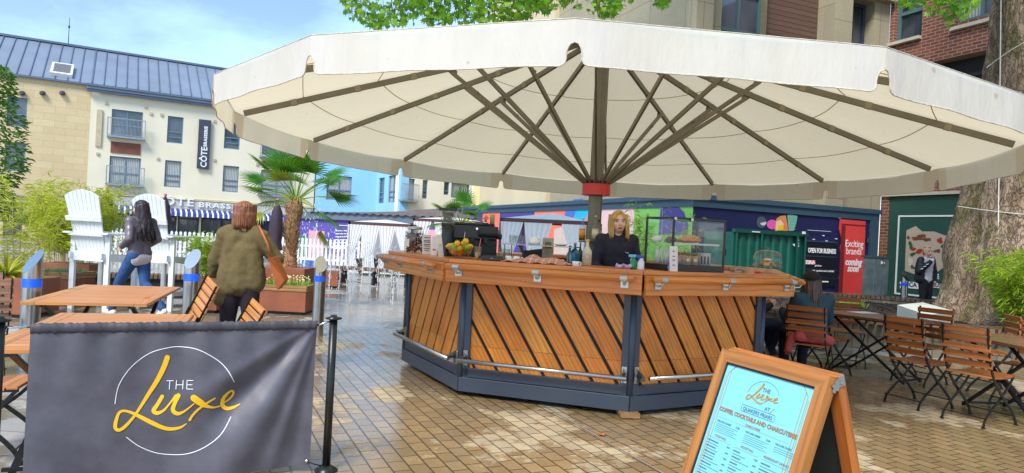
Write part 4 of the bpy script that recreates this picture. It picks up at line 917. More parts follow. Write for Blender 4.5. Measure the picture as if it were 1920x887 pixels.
tumbler('ribbed glass with a lemon slice and striped pink straw by the fruit bowl', cpos(1, 897, .2), liquid=lemon, straw=flat('straw_pink', (226, 120, 120)))
# espresso grinder and machine (on the inner shelf behind the worktop)
gp = at(838, 470, 6.9); gp.z = 1.16
t = thing('coffee_grinder', 'black coffee grinder with a clear bean hopper behind the fruit bowl', 'grinder', gp)
b = local(t); zt1 = zat(840, 421, 6.9) - gp.z; b.lathe((0, 0, 0), [(.075, 0), (.08, .01), (.078, zt1 * .5), (.066, zt1 * .8), (.07, zt1)], 20, sx=.95, sy=1.15); b.box(.0, .09, -.13, -.03, .16, .24); b.build('body', blackp, t, True)
h0, h1 = zt1, zat(840, 395, 6.9) - gp.z; b = local(t)
b.grid([[(sx * w_, sy * w_, z) for sx, sy in ((-1, -1), (1, -1), (1, 1), (-1, 1))] for z, w_ in ((h0, .055), (h0 + .02, .06), (h1, .085))], True); b.build('hopper', gls2, t)
b = local(t); b.obox((0, 0, h1 + .01), (1, 0, 0), (0, 1, 0), (0, 0, 1), .09, .09, .012); b.obox((0, 0, h0 + .0), (1, 0, 0), (0, 1, 0), (0, 0, 1), .062, .062, .015); b.build('hopper_lid', blackp, t, bevel=.003)
b = local(t); 
for i in range(150): z = h0 + .02 + r5.random() * .1; w_ = .04 + (z - h0) / (h1 - h0) * .02; b.ball((r5.uniform(-w_, w_), r5.uniform(-w_, w_), z), .008, .006, .006, 6, 4)
b.build('beans', M('beans', (150, 140, 112), .5, 0, .4, 40), t, True)
mp_ = at(890, 470, 7.15); mp_.z = 1.16; t = thing('espresso_machine', 'black espresso machine with chrome portafilter handles on the left of the bar', 'coffee machine', mp_, .15)
z0_, z1_ = 0, zat(890, 418, 7.15) - 1.16
b = local(t); b.prism([(-.24, -.12), (.22, -.12), (.24, .1), (.24, .26), (-.24, .26)], z1_ - .16, z1_ - .03); b.box(-.24, .24, .08, .26, 0, z1_ - .16); b.box(-.22, .2, .0, .24, z1_ - .03, z1_); b.box(-.25, .25, -.16, .26, -.0, .05); b.build('body', blackp, t, bevel=.012)
b = local(t); b.tube([(.2, -.1, z1_ - .13), (.26, -.1, z1_ - .13)], .03, 12); b.tube([(.02, -.13, z1_ - .1), (.22, -.13, z1_ - .1)], .045, 14); b.build('group_head', slate2, t)
b = local(t); b.tube([(.1, -.13, z1_ - .15), (.1, -.13, z1_ - .2)], .035, 14); b.tube([(.1, -.14, z1_ - .19), (.14, -.26, z1_ - .24)], .013, 8); b.tube([(-.04, -.12, z1_ - .15), (-.04, -.12, z1_ - .2)], .03, 14); b.tube([(-.04, -.13, z1_ - .19), (.02, -.24, z1_ - .23)], .012, 8); b.build('portafilter', slate2, t)
b = local(t); b.tube([(-.12, -.14, z1_ - .1), (-.13, -.17, z1_ - .2), (-.12, -.18, z1_ - .28)], .006, 6); b.tube([(.0, -.125, z1_ - .06), (0, -.135, z1_ - .06)], .012, 10); b.build('steam_wand', chrome, t)
cz = mp_ + Matrix.Rotation(.15, 3, 'Z') @ Vector((.1, 0, z1_ )); tt = thing('coffee_tamper', 'coffee tamper with round brown wooden handle on top of the coffee machine', 'tamper', cz)
b = local(tt); b.lathe((0, 0, 0), [(.028, 0), (.028, .012), (.01, .016)], 14); b.build('tamper_base', chrome, tt, True); b = local(tt); b.lathe((0, 0, .014), [(.01, 0), (.014, .02), (.02, .05), (.014, .068), (0, .074)], 14); b.build('handle', kw2, tt, True)
cz = mp_ + Matrix.Rotation(.15, 3, 'Z') @ Vector((.17, .02, z1_)); b = MB(); b.lathe(cz, [(0, 0), (.024, 0), (.025, .09), (.022, .1), (0, .1)], 16); tag(b.build('paper_roll', M('kraft', (190, 172, 134), .8), None, True), 'kraft paper roll standing on end on top of the coffee machine', 'paper roll')
# black knock box tray
c = cpos(1, 926, .2); t = thing('knock_tray', 'flat black box with small emblem, right of the glass with the straw', 'box', c, -.2); b = local(t); b.box(-.1, .1, -.05, .08, 0, .045); b.build('box', blackp, t, bevel=.006)
b = local(t); b.slab([(-.012, 0), (0, .012), (.012, 0), (.008, 0), (0, .008), (-.008, 0)], (0, -.0505, .018), (1, 0, 0), (0, 0, 1), .001); b.build('emblem', M('emblem', (200, 200, 200), .4), t)
# glasses upside down behind the tray
for i, (px, lb) in enumerate(((942, 'left'), (952, 'right'))): tumbler('%s glass of the pair behind the black box' % lb, cpos(1, px, .32), .03, .11, grp='glasses behind the black box')
# over-counter glass shelf
sP = cpos(1, 947, .42); sQ = cpos(1, 1084, .42); zS = zat(1015, 460.5, (sP.y + sQ.y) / 2); mid_ = (sP + sQ) / 2; us = (sQ - sP).normalized(); ns = Vector((us.y, -us.x, 0))
t = thing('glass_shelf', 'low glass shelf on thin black legs over the middle of the bar', 'shelf', mid_); Ls = (sQ - sP).length
b = MB(); b.obox((mid_.x, mid_.y, zS), us, ns, (0, 0, 1), Ls / 2, .13, .005); b.build('shelf_glass', glass('shelf_glass', (.4, .48, .46), 1.5, .05, .15), t)
for s_ in (-.45, .42):
    b = MB(); 
    for o in (-.11, .11): a_ = mid_ + us * Ls * s_ + ns * o; b.bar((a_.x, a_.y, WZ), (a_.x, a_.y, zS), .008, .008)
    b.each('leg', blackm, t)
zs1 = zS + .006
def onshelf(px, o=0): q = onp(px, 450, mid_ + ns * o, us); q.z = zs1; return q
for i, (px, lb) in enumerate(((960, 'leftmost'), (970, 'second'), (980, 'third'))): tumbler('%s of the three clear glasses on the left end of the glass shelf' % lb, onshelf(px), .026, .075, grp='glasses on the shelf')
def cup(label, c, up=False, r=.05, h=.055, grp='upturned white cups under the tea towel', nme='coffee_cup'):
    t = thing(nme, label, 'cup', c, ru(-.5, .5), group=grp); b = local(t)
    pr = [(.028, 0), (.03, .004), (r * .92, h * .6), (r, h), (r * .95, h), (r * .86, h * .6), (.0, .008)]
    if not up: pr = [(q[0], h - q[1]) for q in pr][::-1]
    b.lathe((0, 0, 0), pr, 20); b.build('bowl', whitec, t, True)
    b = local(t); z = h * .5; b.tube([(r * .8, 0, z + .015), (r * 1.15, 0, z + .015), (r * 1.3, 0, z), (r * 1.15, 0, z - .015), (r * .8, 0, z - .015)], .005, 6); b.build('handle', whitec, t, True); return t
cup('large white jug upside down on the glass shelf beside the kraft box', onshelf(1002), False, .055, .07, None, 'milk_jug')
t = thing('menu_holder', 'tall kraft coloured box standing behind the glass shelf', 'box', onshelf(1028, -.18)); t.location.z = WZ; WM[t.name] = Matrix.Translation(t.location); b = local(t); hh = zat(1028, 446, t.location.y) - WZ; b.box(-.052, .052, -.03, .03, 0, hh); b.build('box', M('kraft2', (176, 166, 142), .8, 0, .25, 14), t, bevel=.002); b = local(t); b.obox((0, -.031, hh * .7), (1, 0, 0), (0, 0, 1), (0, 1, 0), .03, .03, .001); b.build('print', M('kraft_print', (120, 112, 92), .8), t)
q = onshelf(1000, -.2); q.z = WZ; t = thing('espresso_scale', 'slanted black appliance with crossed arms under the glass shelf', 'appliance', q); b = local(t); hz = zS - WZ - .01
b.prism([(-.1, -.05), (.1, -.05), (.08, .06), (-.08, .06)], 0, hz * .7); b.build('body', slate2, t, bevel=.008); b = local(t); b.bar((-.13, -.06, hz), (-.05, -.06, .0), .012, .02); b.bar((.1, -.06, hz * .8), (-.03, -.06, .1), .012, .02); b.build('arm', blackm, t)
q = onshelf(1052, -.05); b = MB(); b.lathe(q, [(.0, 0), (.04, 0), (.062, .014), (.06, .018), (0, .022)], 20); tag(b.build('saucer', whitec, None, True), 'small white saucer upside down at the right end of the glass shelf', 'saucer')
for i, (px, lb) in enumerate(((955, 'leftmost'), (971, 'second from the left'), (997, 'third from the left'), (1013, 'fourth from the left'), (1040, 'rightmost'))):
    cup('%s upturned white cup peeping out from under the tea towel' % lb, cpos(1, px, .3), r=.046 if i < 4 else .075, h=.05)
# striped tea towel draped low along the front edge
towel = nm('tea_towel'); m, nt, p = towel; v = coords(nt, 'UV'); b1 = N(nt, 'ShaderNodeTexBrick', Scale=1.0); nt.links.new(v, b1.inputs['Vector']); b1.inputs['Brick Width'].default_value = .06; b1.inputs['Row Height'].default_value = .05; b1.inputs['Mortar Size'].default_value = .0025; b1.offset = 0
b1.inputs['Color1'].default_value = lin((196, 132, 108)) + (1,); b1.inputs['Color2'].default_value = lin((188, 126, 104)) + (1,); b1.inputs['Mortar'].default_value = lin((236, 214, 196)) + (1,); nt.links.new(b1.outputs[0], p.inputs['Base Color']); p.inputs['Roughness'].default_value = .9; towel = m
tp, tq = cpos(1, 940, .13), cpos(1, 1073, .13); uu = (tq - tp).normalized(); nn_ = Vector((uu.y, -uu.x, 0)); Lw = (tq - tp).length; b = MB(); rows = []
for i in range(41):
    s_ = i / 40; row = []
    for j in range(9):
        w_ = j / 8; hgt = .008 + (.05 * sin(pi * min(1, max(0, (s_ - .1) / .85))) ** 1.0) * sin(pi * (.25 + .75 * w_) ) ** .8 * (1 + .3 * sin(s_ * 19)) if j < 8 else .004
        q = tp + uu * (Lw * s_) + nn_ * (-.2 + w_ * (.24 - .1 * abs(s_ - .5))) + Vector((0, 0, hgt + .006 * sin(s_ * 31 + w_ * 4) + .004)); q.z = max(q.z, WZ + .002); row.append(q)
    rows.append(row)
b.grid(rows); to_ = b.build('tea_towel', m, None, True); sm = to_.modifiers.new('s', 'SOLIDIFY'); sm.thickness = .003; tag(to_, 'pink brown checked tea towel laid along the front edge of the bar', 'towel')
t = cup('white mug lying beside the right end of the tea towel', cpos(1, 1082, .16), True, .035, .04, None)
# bottles
def bottle(label, c, h, r, gm, liquid=None, lab=None, capm=None, grp=None, sq=False):
    t = thing('bottle', label, 'bottle', c, group=grp); n_ = 4 if sq else 18; f = h
    b = local(t); k_ = 1.35 if sq else 1; b.lathe((0, 0, 0), [(0, 0), (r * k_, .002), (r * k_, f * .55), (r * .5 * k_, f * .68), (r * .33, f * .74), (r * .33, f * .94)], n_); b.build('bottle_glass', gm, t, not sq)
    if liquid: b = local(t); b.lathe((0, 0, .004), [(0, 0), (r * .92 * k_, 0), (r * .92 * k_, f * .5), (0, f * .5)], n_); b.build('liquid', liquid, t, not sq)
    if lab: b = local(t); b.lathe((0, 0, f * .12), [(r * 1.01 * k_, 0), (r * 1.01 * k_, f * .34)], n_); b.build('bottle_label', lab, t, not sq)
    b = local(t); b.lathe((0, 0, f * .93), [(0, 0), (r * .4, 0), (r * .4, f * .07), (0, f * .07)], 12); b.build('cap', capm or blackp, t, True); return t
amb = M('amber_liquid', (196, 130, 34), .2, 0, .1); creamlab = M('label_cream', (226, 214, 186), .7, 0, .15, 40)
pb = Vector((UC.x, UC.y - .22, 0)); zsh = zat(1100, 452.5, pb.y)
t = thing('pole_shelf', 'small dark shelf fixed round the parasol pole carrying bottles', 'shelf', (UC.x, UC.y - .15, zsh)); b = local(t); b.box(-.18, .14, -.2, .06, -.012, 0); b.build('shelf_board', slate2, t, bevel=.002); b = local(t); b.bar((0, .05, -.12), (0, -.1, -.012), .02, .02); b.build('bracket', slate2, t)
def ps(px, dy=0): a_, b_ = slope(px, 450); Y = UC.y - .27 + dy; return Vector((a_ * Y, Y, zsh + .001))
bottle('amber syrup bottle left of the pole on the pole shelf', ps(1091), .265, .036, gls2, amb, M('label_orange', (222, 150, 50), .6, 0, .3, 30), whitep)
bottle('clear syrup bottle with cream label and striped cap right of the pole', ps(1115), .29, .036, gls2, M('pale_syrup', (196, 180, 150), .3), creamlab, M('striped_cap', (214, 180, 170), .5, 0, .3, 60))
bottle('clear slim bottle standing behind the cream labelled bottle on the pole shelf', ps(1122, .12), .25, .03, gls2, M('pale2', (150, 150, 140), .3), None, blackp)
cb = lambda px, i_: cpos(1, px, i_)
bottle('square teal blue gin bottle under the right end of the glass shelf', cb(1079, .5), .2, .034, M('teal_glass', (30, 120, 150), .12, 0, .1, coat=.5), None, None, gold, sq=True)
bottle('small pale blue bottle left of the teal gin bottle', cb(1070, .5), .17, .03, M('pale_blue_glass', (130, 170, 176), .15, 0, .1), None, None, blackp)
bottle('tall bottle with a gold cap just right of the teal gin bottle', cb(1089, .55), .21, .022, M('dark_bottle', (60, 64, 50), .12), None, None, gold)
t = bottle('frosted white gin bottle with round emblem and yellow stopper by the barista', cb(1102, .48), .235, .044, M('frosted_glass', (206, 202, 178), .4, 0, .06), None, None, yellow)
b = local(t); b.tube([(.022 * cos(a_ * pi / 8), -.0452, .075 + .028 * sin(a_ * pi / 8)) for a_ in range(17)], .002, 5); b.build('emblem', gold, t)
# spray bottles, cloth
def spray(label, c, m1, m2):
    t = thing('spray_bottle', label, 'spray bottle', c, .4); b = local(t); b.lathe((0, 0, 0), [(0, 0), (.027, 0), (.03, .01), (.028, .07), (.012, .09), (.012, .1)], 16); b.build('bottle_body', m1, t, True)
    b = local(t); b.box(-.045, .022, -.012, .012, .1, .125); b.box(-.05, -.042, -.008, .008, .104, .118); b.bar((-.02, 0, .1), (-.032, 0, .07), .01, .008); b.build('trigger_head', m2, t, bevel=.003)
spray('green spray bottle with pale blue head to the right of the barista', cpos(1, 1190, .3), flat('green_plastic', (40, 150, 80), .3), flat('lightblue_plastic', (120, 190, 220), .35))
spray('white spray bottle with dark blue nozzle next to the display cabinet', cpos(1, 1204, .2), flat('white_plastic', (214, 222, 226), .3), flat('navy_plastic', (60, 80, 170), .35))
b = MB(); c = cpos(1, 1172, .25)
for i in range(9): a_ = i * .7; caps(b, c + Vector((.06 * cos(a_ * 2), .03 * sin(a_), .015)), .012, c + Vector((.07 * cos(a_ * 2 + 1), .035 * sin(a_ + 1), .02 + .008 * (i % 3))), .01, 8)
o = blob(b, 'cleaning_cloth', M('lilac_cloth', (186, 170, 214), .9, 0, .1, 20, .3, 80), None, .006, 2); tag(o, 'crumpled lilac cleaning cloth on the bar in front of the barista', 'cloth')
# ---------------------------------------------------------------- display cabinet
u2_, n2_ = fr_(2)[1], fr_(2)[2]
cn = at(1262, 450, 5.92); cn.z = WZ
t = thing('display_cabinet', 'black framed glass display cabinet full of cakes and pots on the right of the bar', 'display cabinet', cn, math.atan2(u2_.y, u2_.x) + .02)
CW = (at(1373, 450, 6.15) - cn).xy.length; CD = .37; CH = zat(1262, 410, 5.92) - WZ
b = local(t); e = .018
b.box(0, CW, 0, CD, 0, .055)
for x in (0, CW): 
    for y in (0, CD): b.box(x - (e if x else 0), x + (0 if x else e), y - (e if y else 0), y + (0 if y else e), .055, CH)
b.box(0, CW, 0, e, CH, CH + e); b.box(0, CW, CD - e, CD, CH, CH + e); b.box(0, e, e, CD - e, CH, CH + e); b.box(CW - e, CW, e, CD - e, CH, CH + e)
b.build('frame', blackp, t, bevel=.004)
for (x0, x1, y0, y1, z0, z1) in ((e, CW - e, .004, .008, .055, CH), (.004, .008, e, CD - e, .055, CH), (CW - .008, CW - .004, e, CD - e, .055, CH), (e, CW - e, e, CD - e, CH + .004, CH + .008)):
    b = local(t); b.box(x0, x1, y0, y1, z0, z1); b.build('pane', gls, t)
b = local(t); b.box(e, CW - e, .03, CD - .01, .055 + (CH - .055) * .46, .055 + (CH - .055) * .46 + .006); b.build('glass_tray', gls2, t)
b = local(t); b.box(e, CW - e, .03, .034, .055 + (CH - .055) * .46 - .004, .055 + (CH - .055) * .46 + .012); b.build('tray_edge', ss, t)
for x, z in ((.01, CH - .02), (.2, CH + .0)): b = local(t); b.tube([(x, -.002, CH + .002), (x, -.012, CH + .002)], .014, 14); b.build('hinge_cap', ss, t)
b = local(t); b.tube([(CW + .002, .03, .12), (CW + .04, .03, .16), (CW + .04, .03, .2), (CW + .002, .03, .24)], .006, 6); b.build('handle', blackm, t)
T = WM[t.name]; zs_ = .055 + (CH - .055) * .46 + .007; zb_2 = .056
pastry = M('pastry', (196, 128, 70), .5, 0, .3, 30, .2, 50); kraft = M('kraft3', (186, 146, 98), .8)
def inside(name, label, cat_, x, y, z, fn, m, grp=None):
    q = T @ Vector((x, y, z)); o = thing(name, label, cat_, q, grp); 
    return o
def item(name, label, cat_, x, y, z, parts, grp=None):
    o = thing(name, label, cat_, T @ Vector((x, y, z)), 0, grp)
    for pn_, fn, m in parts: b = local(o); fn(b); b.build(pn_, m, o, True)
    return o
item('sandwich_roll', 'large brown filled roll on the upper tray of the display cabinet', 'food', CW * .52, .16, zs_, [('bread', lambda b: (b.ball((0, 0, .03), .11, .06, .026, 16, 8), b.ball((.02, 0, .048), .09, .05, .03, 16, 8)), pastry), ('filling', lambda b: b.obox((0, -.03, .028), (1, 0, 0), (0, 1, 0), (0, 0, 1), .1, .03, .006), M('ham', (206, 120, 90), .6, 0, .4, 30))])
item('sandwich_roll', 'dark brown bun at the left end of the upper tray in the cabinet', 'food', CW * .2, .16, zs_, [('bread', lambda b: b.ball((0, 0, .028), .05, .045, .028, 14, 8), M('dark_bun', (70, 50, 38), .6, 0, .3, 30))])
item('cake', 'round white iced cake at the left front corner inside the cabinet', 'food', CW * .12, .3, zs_, [('cake_body', lambda b: b.lathe((0, 0, 0), [(0, 0), (.045, 0), (.05, .03), (.03, .055), (0, .06)], 16), whitec)])
for i, fx in enumerate((.42, .56)):
    item('snack_pot', '%s kraft paper pot heaped with salad on the cabinet floor' % ('left' if i == 0 else 'right'), 'food pot', CW * fx, .1, zb_2, [('pot', lambda b: b.lathe((0, 0, 0), [(0, 0), (.034, 0), (.04, .08), (.036, .08), (.0, .07)], 14), kraft), ('pot_label', lambda b: b.tube([(0, -.036, .04), (0, -.0405, .04)], .014, 12), whitec), ('salad', lambda b: [b.ball((r5.uniform(-.025, .025), r5.uniform(-.02, .02), .085 + r5.uniform(0, .02)), .014, .012, .01, 7, 5) for _ in range(9)], M('salad', (120, 110, 50), .6, 0, .6, 60))], 'kraft pots in the cabinet')
item('glass_jar', 'small jar of pink layered dessert on the cabinet floor at the left', 'jar', CW * .25, .1, zb_2, [('jar_glass', lambda b: b.lathe((0, 0, 0), [(0, 0), (.045, 0), (.048, .05), (.04, .07)], 16), gls2), ('dessert', lambda b: b.lathe((0, 0, .004), [(0, 0), (.04, 0), (.042, .05), (0, .06)], 16), M('dessert', (180, 120, 96), .6, 0, .5, 40))])
item('carton', 'white carton with dark stripes at the right end of the cabinet floor', 'carton', CW * .82, .14, zb_2, [('box', lambda b: b.box(-.05, .05, -.03, .03, 0, .11), M('carton', (206, 196, 186), .7)), ('stripes', lambda b: [b.box(-.04 + i * .03, -.025 + i * .03, -.0315, -.0305, .01, .08) for i in range(3)], M('carton_dark', (80, 54, 48), .6))])
item('tray_rack', 'pale slatted plastic rack standing inside the left part of the cabinet', 'rack', CW * .1, .2, zb_2, [('rack', lambda b: [b.bar((-.05 + i * .018, 0, .0), (-.03 + i * .018, 0, .14), .005, .006) for i in range(7)], whitep)])
item('napkin_pile', 'pile of rounded white paper cups at the back left of the cabinet', 'paper cups', CW * .22, .28, zb_2, [('paper_cups', lambda b: [b.lathe((x_, 0, 0), [(0.0, .13), (.02, .13), (.032, 0)], 12) for x_ in (-.04, .04)], paper)])
c = cpos(2, 1266, .05); t = card('price_card', 'tall narrow pinkish price card leaning against the display cabinet', 2, 1266, .07, .075, .215, .12, .25, M('card_pink', (226, 214, 212), .6), 'price card', ink=[(.8, .3), (.6, .3), (.45, .4), (.25, .3)])
c = cpos(1, 1240, .18); b = MB(); c = cn + Vector((-.03, -.03, .035)); b.tube([c, c + Vector((0, -.006, 0))], .014, 14); tag(b.build('blue_sticker', flat('blue_disc', (40, 140, 214), .3)), 'small blue round disc on the lower left edge of the cabinet', 'sticker')
for i, (fx, fy, m_, lb_) in enumerate(((.36, .3, pastry, 'golden croissant at the back of the upper tray, left'), (.5, .31, pastry, 'golden croissant at the back of the upper tray, middle'), (.66, .3, M('choc_cake', (74, 44, 34), .5, 0, .3, 20), 'dark chocolate cake slice at the back of the upper tray'), (.8, .28, M('pale_cake', (222, 190, 130), .6, 0, .2, 20), 'pale sponge cake slice at the right end of the upper tray'))):
    item('pastry', lb_, 'pastry', CW * fx, fy, zs_, [('pastry_body', (lambda b: [b.ball((-.03 + .015 * k, .006 * abs(k - 2), .018), .014, .02, .015 + .005 * (2 - abs(k - 2)), 8, 6) for k in range(5)]) if i < 2 else (lambda b: b.prism([(-.04, -.03), (.04, -.03), (0, .04)], 0, .05)), m_)])
for i, fx in enumerate((.66, .34)):
    item('snack_pot', ('kraft pot with green salad farther back on the cabinet floor', 'kraft pot with red topping in the left middle of the cabinet floor')[i], 'food pot', CW * fx, .22 - .1 * i, zb_2, [('pot', lambda b: b.lathe((0, 0, 0), [(0, 0), (.034, 0), (.04, .08), (.036, .08), (.0, .07)], 14), kraft), ('topping', lambda b: [b.ball((r5.uniform(-.025, .025), r5.uniform(-.02, .02), .085 + r5.uniform(0, .02)), .014, .012, .01, 7, 5) for _ in range(9)], (M('green_salad', (80, 120, 40), .6, 0, .5, 60), M('red_topping', (170, 60, 40), .6, 0, .5, 60))[i])])
# plastic tray right of the cabinet
c = cpos(2, 1388, .2); t = thing('plastic_punnet', 'clear plastic punnet with snacks between the cabinet and the cake stand', 'punnet', c, .3)
b = local(t); b.box(-.08, .08, -.05, .05, 0, .05); b.build('punnet', gls2, t); b = local(t)
for i in range(12): b.ball((r5.uniform(-.065, .065), r5.uniform(-.035, .035), .012 + r5.random() * .02), .014, .012, .01, 7, 5)
b.build('snacks', M('snack_mix', (170, 130, 60), .6, 0, .5, 50), t, True)
c = cpos(2, 1424, .14); b = MB(); b.ball(c + Vector((0, 0, .012)), .035, .02, .012); tag(b.build('sweet_packet', flat('red_sweet', (206, 40, 50), .3), None, True), 'small red sweet packet at the foot of the cake stand', 'packet')
# cake stand
c = cpos(2, 1441, .3); Yc = c.y; sc_ = Yc / 1293
t = thing('cake_stand', 'glass cake stand with domed lid over a stack of cookies at the right end', 'cake stand', c); zp = zat(1441, 500, Yc) - WZ
b = local(t); R_ = 26 * sc_; b.lathe((0, 0, 0), [(0, .004), (.055, 0), (.058, .006), (.02, .016), (.012, .03), (.014, zp * .6), (.03, zp - .006), (R_ + .012, zp - .004), (R_ + .012, zp + .004), (0, zp + .003)], 28); b.build('stand', gls2, t, True)
hd_ = zat(1441, 470, Yc) - WZ - zp; b = local(t); b.lathe((0, 0, zp + .005), [(R_, 0), (R_, hd_ * .45), (R_ * .93, hd_ * .75), (R_ * .7, hd_ * .93), (R_ * .3, hd_), (0, hd_ + .002)], 28); dm = b.build('dome', glass('dome_glass', (.95, .97, .97), 1.0, .03, .05), t, True)
b = local(t); b.ball((0, 0, zp + hd_ + .018), .016, n=12, m=8); b.build('knob', gls2, dm, True)
ck = M('cookie', (206, 156, 96), .7, 0, .25, 50, .4, 90)
for i in range(9):
    a_ = i * 2.1; rr_ = .055 if i < 5 else (.03 if i < 8 else 0); b = MB(); z = zp + .014 + (i % 5) * .004 + (0 if i < 5 else .022 if i < 8 else .042); q = c + Vector((rr_ * cos(a_), rr_ * sin(a_), z)); ax_ = Vector((cos(a_), sin(a_), 1.2 - .8 * (i % 2))).normalized()
    b.lathe(q, [(0, -.007), (.032, -.006), (.036, 0), (.03, .006), (0, .008)], 14, axis=(cos(a_) * .35, sin(a_) * .35, 1)); tag(b.build('cookie', ck, None, True), 'golden cookie in the pile under the glass dome', 'cookie', 'cookies under the dome')
# ================================================================ BOLLARDS
blueb = M('blue_reflective_band', (20, 84, 206), .4, 0, .05)
def make_bollard(loc, rz, label, sc):
    t = thing('steel_bollard', label, 'bollard', loc, rz, 'stainless bollards with blue bands', sc); b = local(t); n = 28; r = .0825
    rows = [[(r * cos(2 * pi * k / n), r * sin(2 * pi * k / n), z) for k in range(n)] for z in (0, .3, .6, .9)]
    top = [(r * cos(2 * pi * k / n), r * sin(2 * pi * k / n), 1.0 + .11 * sin(2 * pi * k / n) + .03) for k in range(n)]; rows.append(top); b.grid(rows, True); b.build('post', ss, t, True)
    b = local(t); b.face([(x * .999, y * .999, z + .001) for x, y, z in top]); b.build('slanted_cap', M('cap_steel', (205, 212, 212), .2, 1, .03), t)
    b = local(t); b.grid([[(.0845 * cos(2 * pi * k / n), .0845 * sin(2 * pi * k / n), z) for k in range(n)] for z in (.78, .78, .865, .865)], True); b.build('blue_band', blueb, t, True); return t
def gp_(px, Y): a, b_ = slope(px, 450); return Vector((a * Y, Y, 0))
bo = make_bollard(gp_(64, 6.6), -.45, 'stainless bollard with blue band at the far left beside the table', 1.0)
dup(bo, gp_(363, 8.0), -.1, 'stainless bollard with blue band behind the woman in the green cardigan', 1.02)
dup(bo, gp_(604, 9.46), .35, 'stainless bollard with blue band standing right of the corten planter', .96)
dup(bo, at(1698, 500, 16.6) * Vector((1, 1, 0)) if 0 else Vector((at(1698, 500, 16.9).x, 16.9, 0)), .3, 'stainless bollard with blue band beyond the tree bed near the green hoarding', 1.0)
# ================================================================ TABLES AND CHAIRS
def make_table(W, D, woodm, label, loc, rz, grp, nsl=14):
    t = thing('folding_table', label, 'table', loc, rz, grp); b = local(t); H = .75
    for s_ in (-1, 1): b.box(s_ * (W / 2) - (.1 if s_ > 0 else 0), s_ * (W / 2) + (.1 if s_ < 0 else 0), -D / 2, D / 2, H - .028, H)
    for i in range(nsl): y0 = -D / 2 + D * i / nsl; b.box(-W / 2 + .102, W / 2 - .102, y0 + .002, y0 + D / nsl - .003, H - .026, H - .001)
    b.build('table_top', woodm, t, bevel=.002)
    for s_ in (-1, 1):
        b = local(t); x = s_ * (W / 2 - .14)
        b.bar((x, -D / 2 + .1, H - .03), (x, D / 2 - .12, .02), .035, .02); b.bar((x - s_ * .03, D / 2 - .1, H - .03), (x - s_ * .03, -D / 2 + .12, .02), .035, .02); b.bar((x, -D / 2 + .04, H - .04), (x, D / 2 - .04, H - .04), .03, .02); b.build('leg_frame', blackm, t)
    b = local(t); b.bar((-W / 2 + .12, -D / 2 + .14, .05), (W / 2 - .12, -D / 2 + .14, .05), .02, .02); b.bar((-W / 2 + .12, D / 2 - .14, .05), (W / 2 - .12, D / 2 - .14, .05), .02, .02); b.each('crossbar', blackm, t)
    return t
make_table(.95, 1.75, tw, 'pale slatted folding table farther from the banner, leaf lying on top', (-3.86, 6.71, 0), R(17), 'pale folding tables on the left')
make_table(.92, 1.62, tw, 'pale slatted folding table right behind the grey banner', (-2.68, 4.6, 0), R(19), 'pale folding tables on the left')
def make_chair(woodm, label, loc, rz, grp, sc=1.0):
    t = thing('folding_chair', label, 'chair', loc, rz, grp, sc)
    # facing local +Y ; rails run from back top to front foot
    b = local(t)
    for i in range(5):
        z = .56 + i * .075; y = -.2 - (z - .45) * .17; b.obox((0, y - .012 + .01 * abs(i - 2), z), (1, 0, 0), (0, .15, 1), (0, 1, -.15), .215, .028, .008)
    b.build('backrest', woodm, t, bevel=.003)
    b = local(t)
    for i in range(6): y = -.17 + i * .068; b.obox((0, y, .455 - .012 * sin(pi * i / 5)), (1, 0, 0), (0, 1, 0), (0, 0, 1), .2, .03, .009)
    b.build('seat', woodm, t, bevel=.003)
    for s_ in (-1, 1):
        x = s_ * .2; b = local(t); P = [(x, -.285, .9), (x, -.26, .75), (x, -.22, .6), (x, -.16, .45), (x, -.03, .3), (x, .12, .17), (x, .2, .08), (x, .235, .012)]; q = cat(P, 3)
        for i in range(len(q) - 1): b.bar(q[i], q[i + 1], .011, .024, ext=.004)
        b.tube([(x, .235, 0.0), (x, .235, .014)], .018, 8); b.build('back_rail', blackm, t)
        x = s_ * .182; b = local(t); P = [(x, .19, .44), (x, .1, .34), (x, -.02, .24), (x, -.16, .14), (x, -.23, .07), (x, -.25, .012)]; q = cat(P, 3)
        for i in range(len(q) - 1): b.bar(q[i], q[i + 1], .011, .022, ext=.004)
        b.tube([(x, -.25, 0.0), (x, -.25, .014)], .018, 8); b.bar((x, -.19, .44), (x, .2, .44), .01, .02); b.build('leg', blackm, t)
    b = local(t); 
    for y, z in ((.2, .09), (-.235, .09), (-.19, .42)): b.tube([(-.2, y, z), (.2, y, z)], .006, 6)
    b.each('crossbar', blackm, t); return t
G1 = 'brown slatted folding chairs round the wet tables'
ch = make_chair(cw, 'brown slatted folding chair left of the two nearest the camera on the right', (4.2, 7.0, 0), R(-66), G1, 1.0)
dup(ch, (4.42, 6.42, 0), R(-63), 'brown slatted folding chair nearest the camera at the right edge', None)
r0 = dup(ch, (3.48, 7.9, 0), R(-38), 'dark slatted folding chair under the seated woman with the long hair', None)
dup(ch, (4.6, 9.35, 0), R(165), 'brown folding chair facing the camera behind the table, just right of the seated woman', None)
dup(ch, (4.95, 8.25, 0), R(118), 'brown folding chair facing left in front of the white stone block', None)
dup(ch, (5.35, 7.1, 0), R(112), 'brown folding chair at the right edge below the bamboo', None)
dup(ch, (5.0, 5.75, 0), R(95), 'brown folding chair at the very right edge, partly out of the frame', None)
dup(ch, (5.55, 8.0, 0), R(75), 'brown folding chair far right between the stone block and the bamboo')
dup(ch, (3.95, 8.55, 0), R(-60), 'brown folding chair tucked under the wet table just right of the seated woman')
dup(ch, (2.75, 9.1, 0), R(-85), 'folding chair holding the mostly hidden person behind the kiosk post', None)
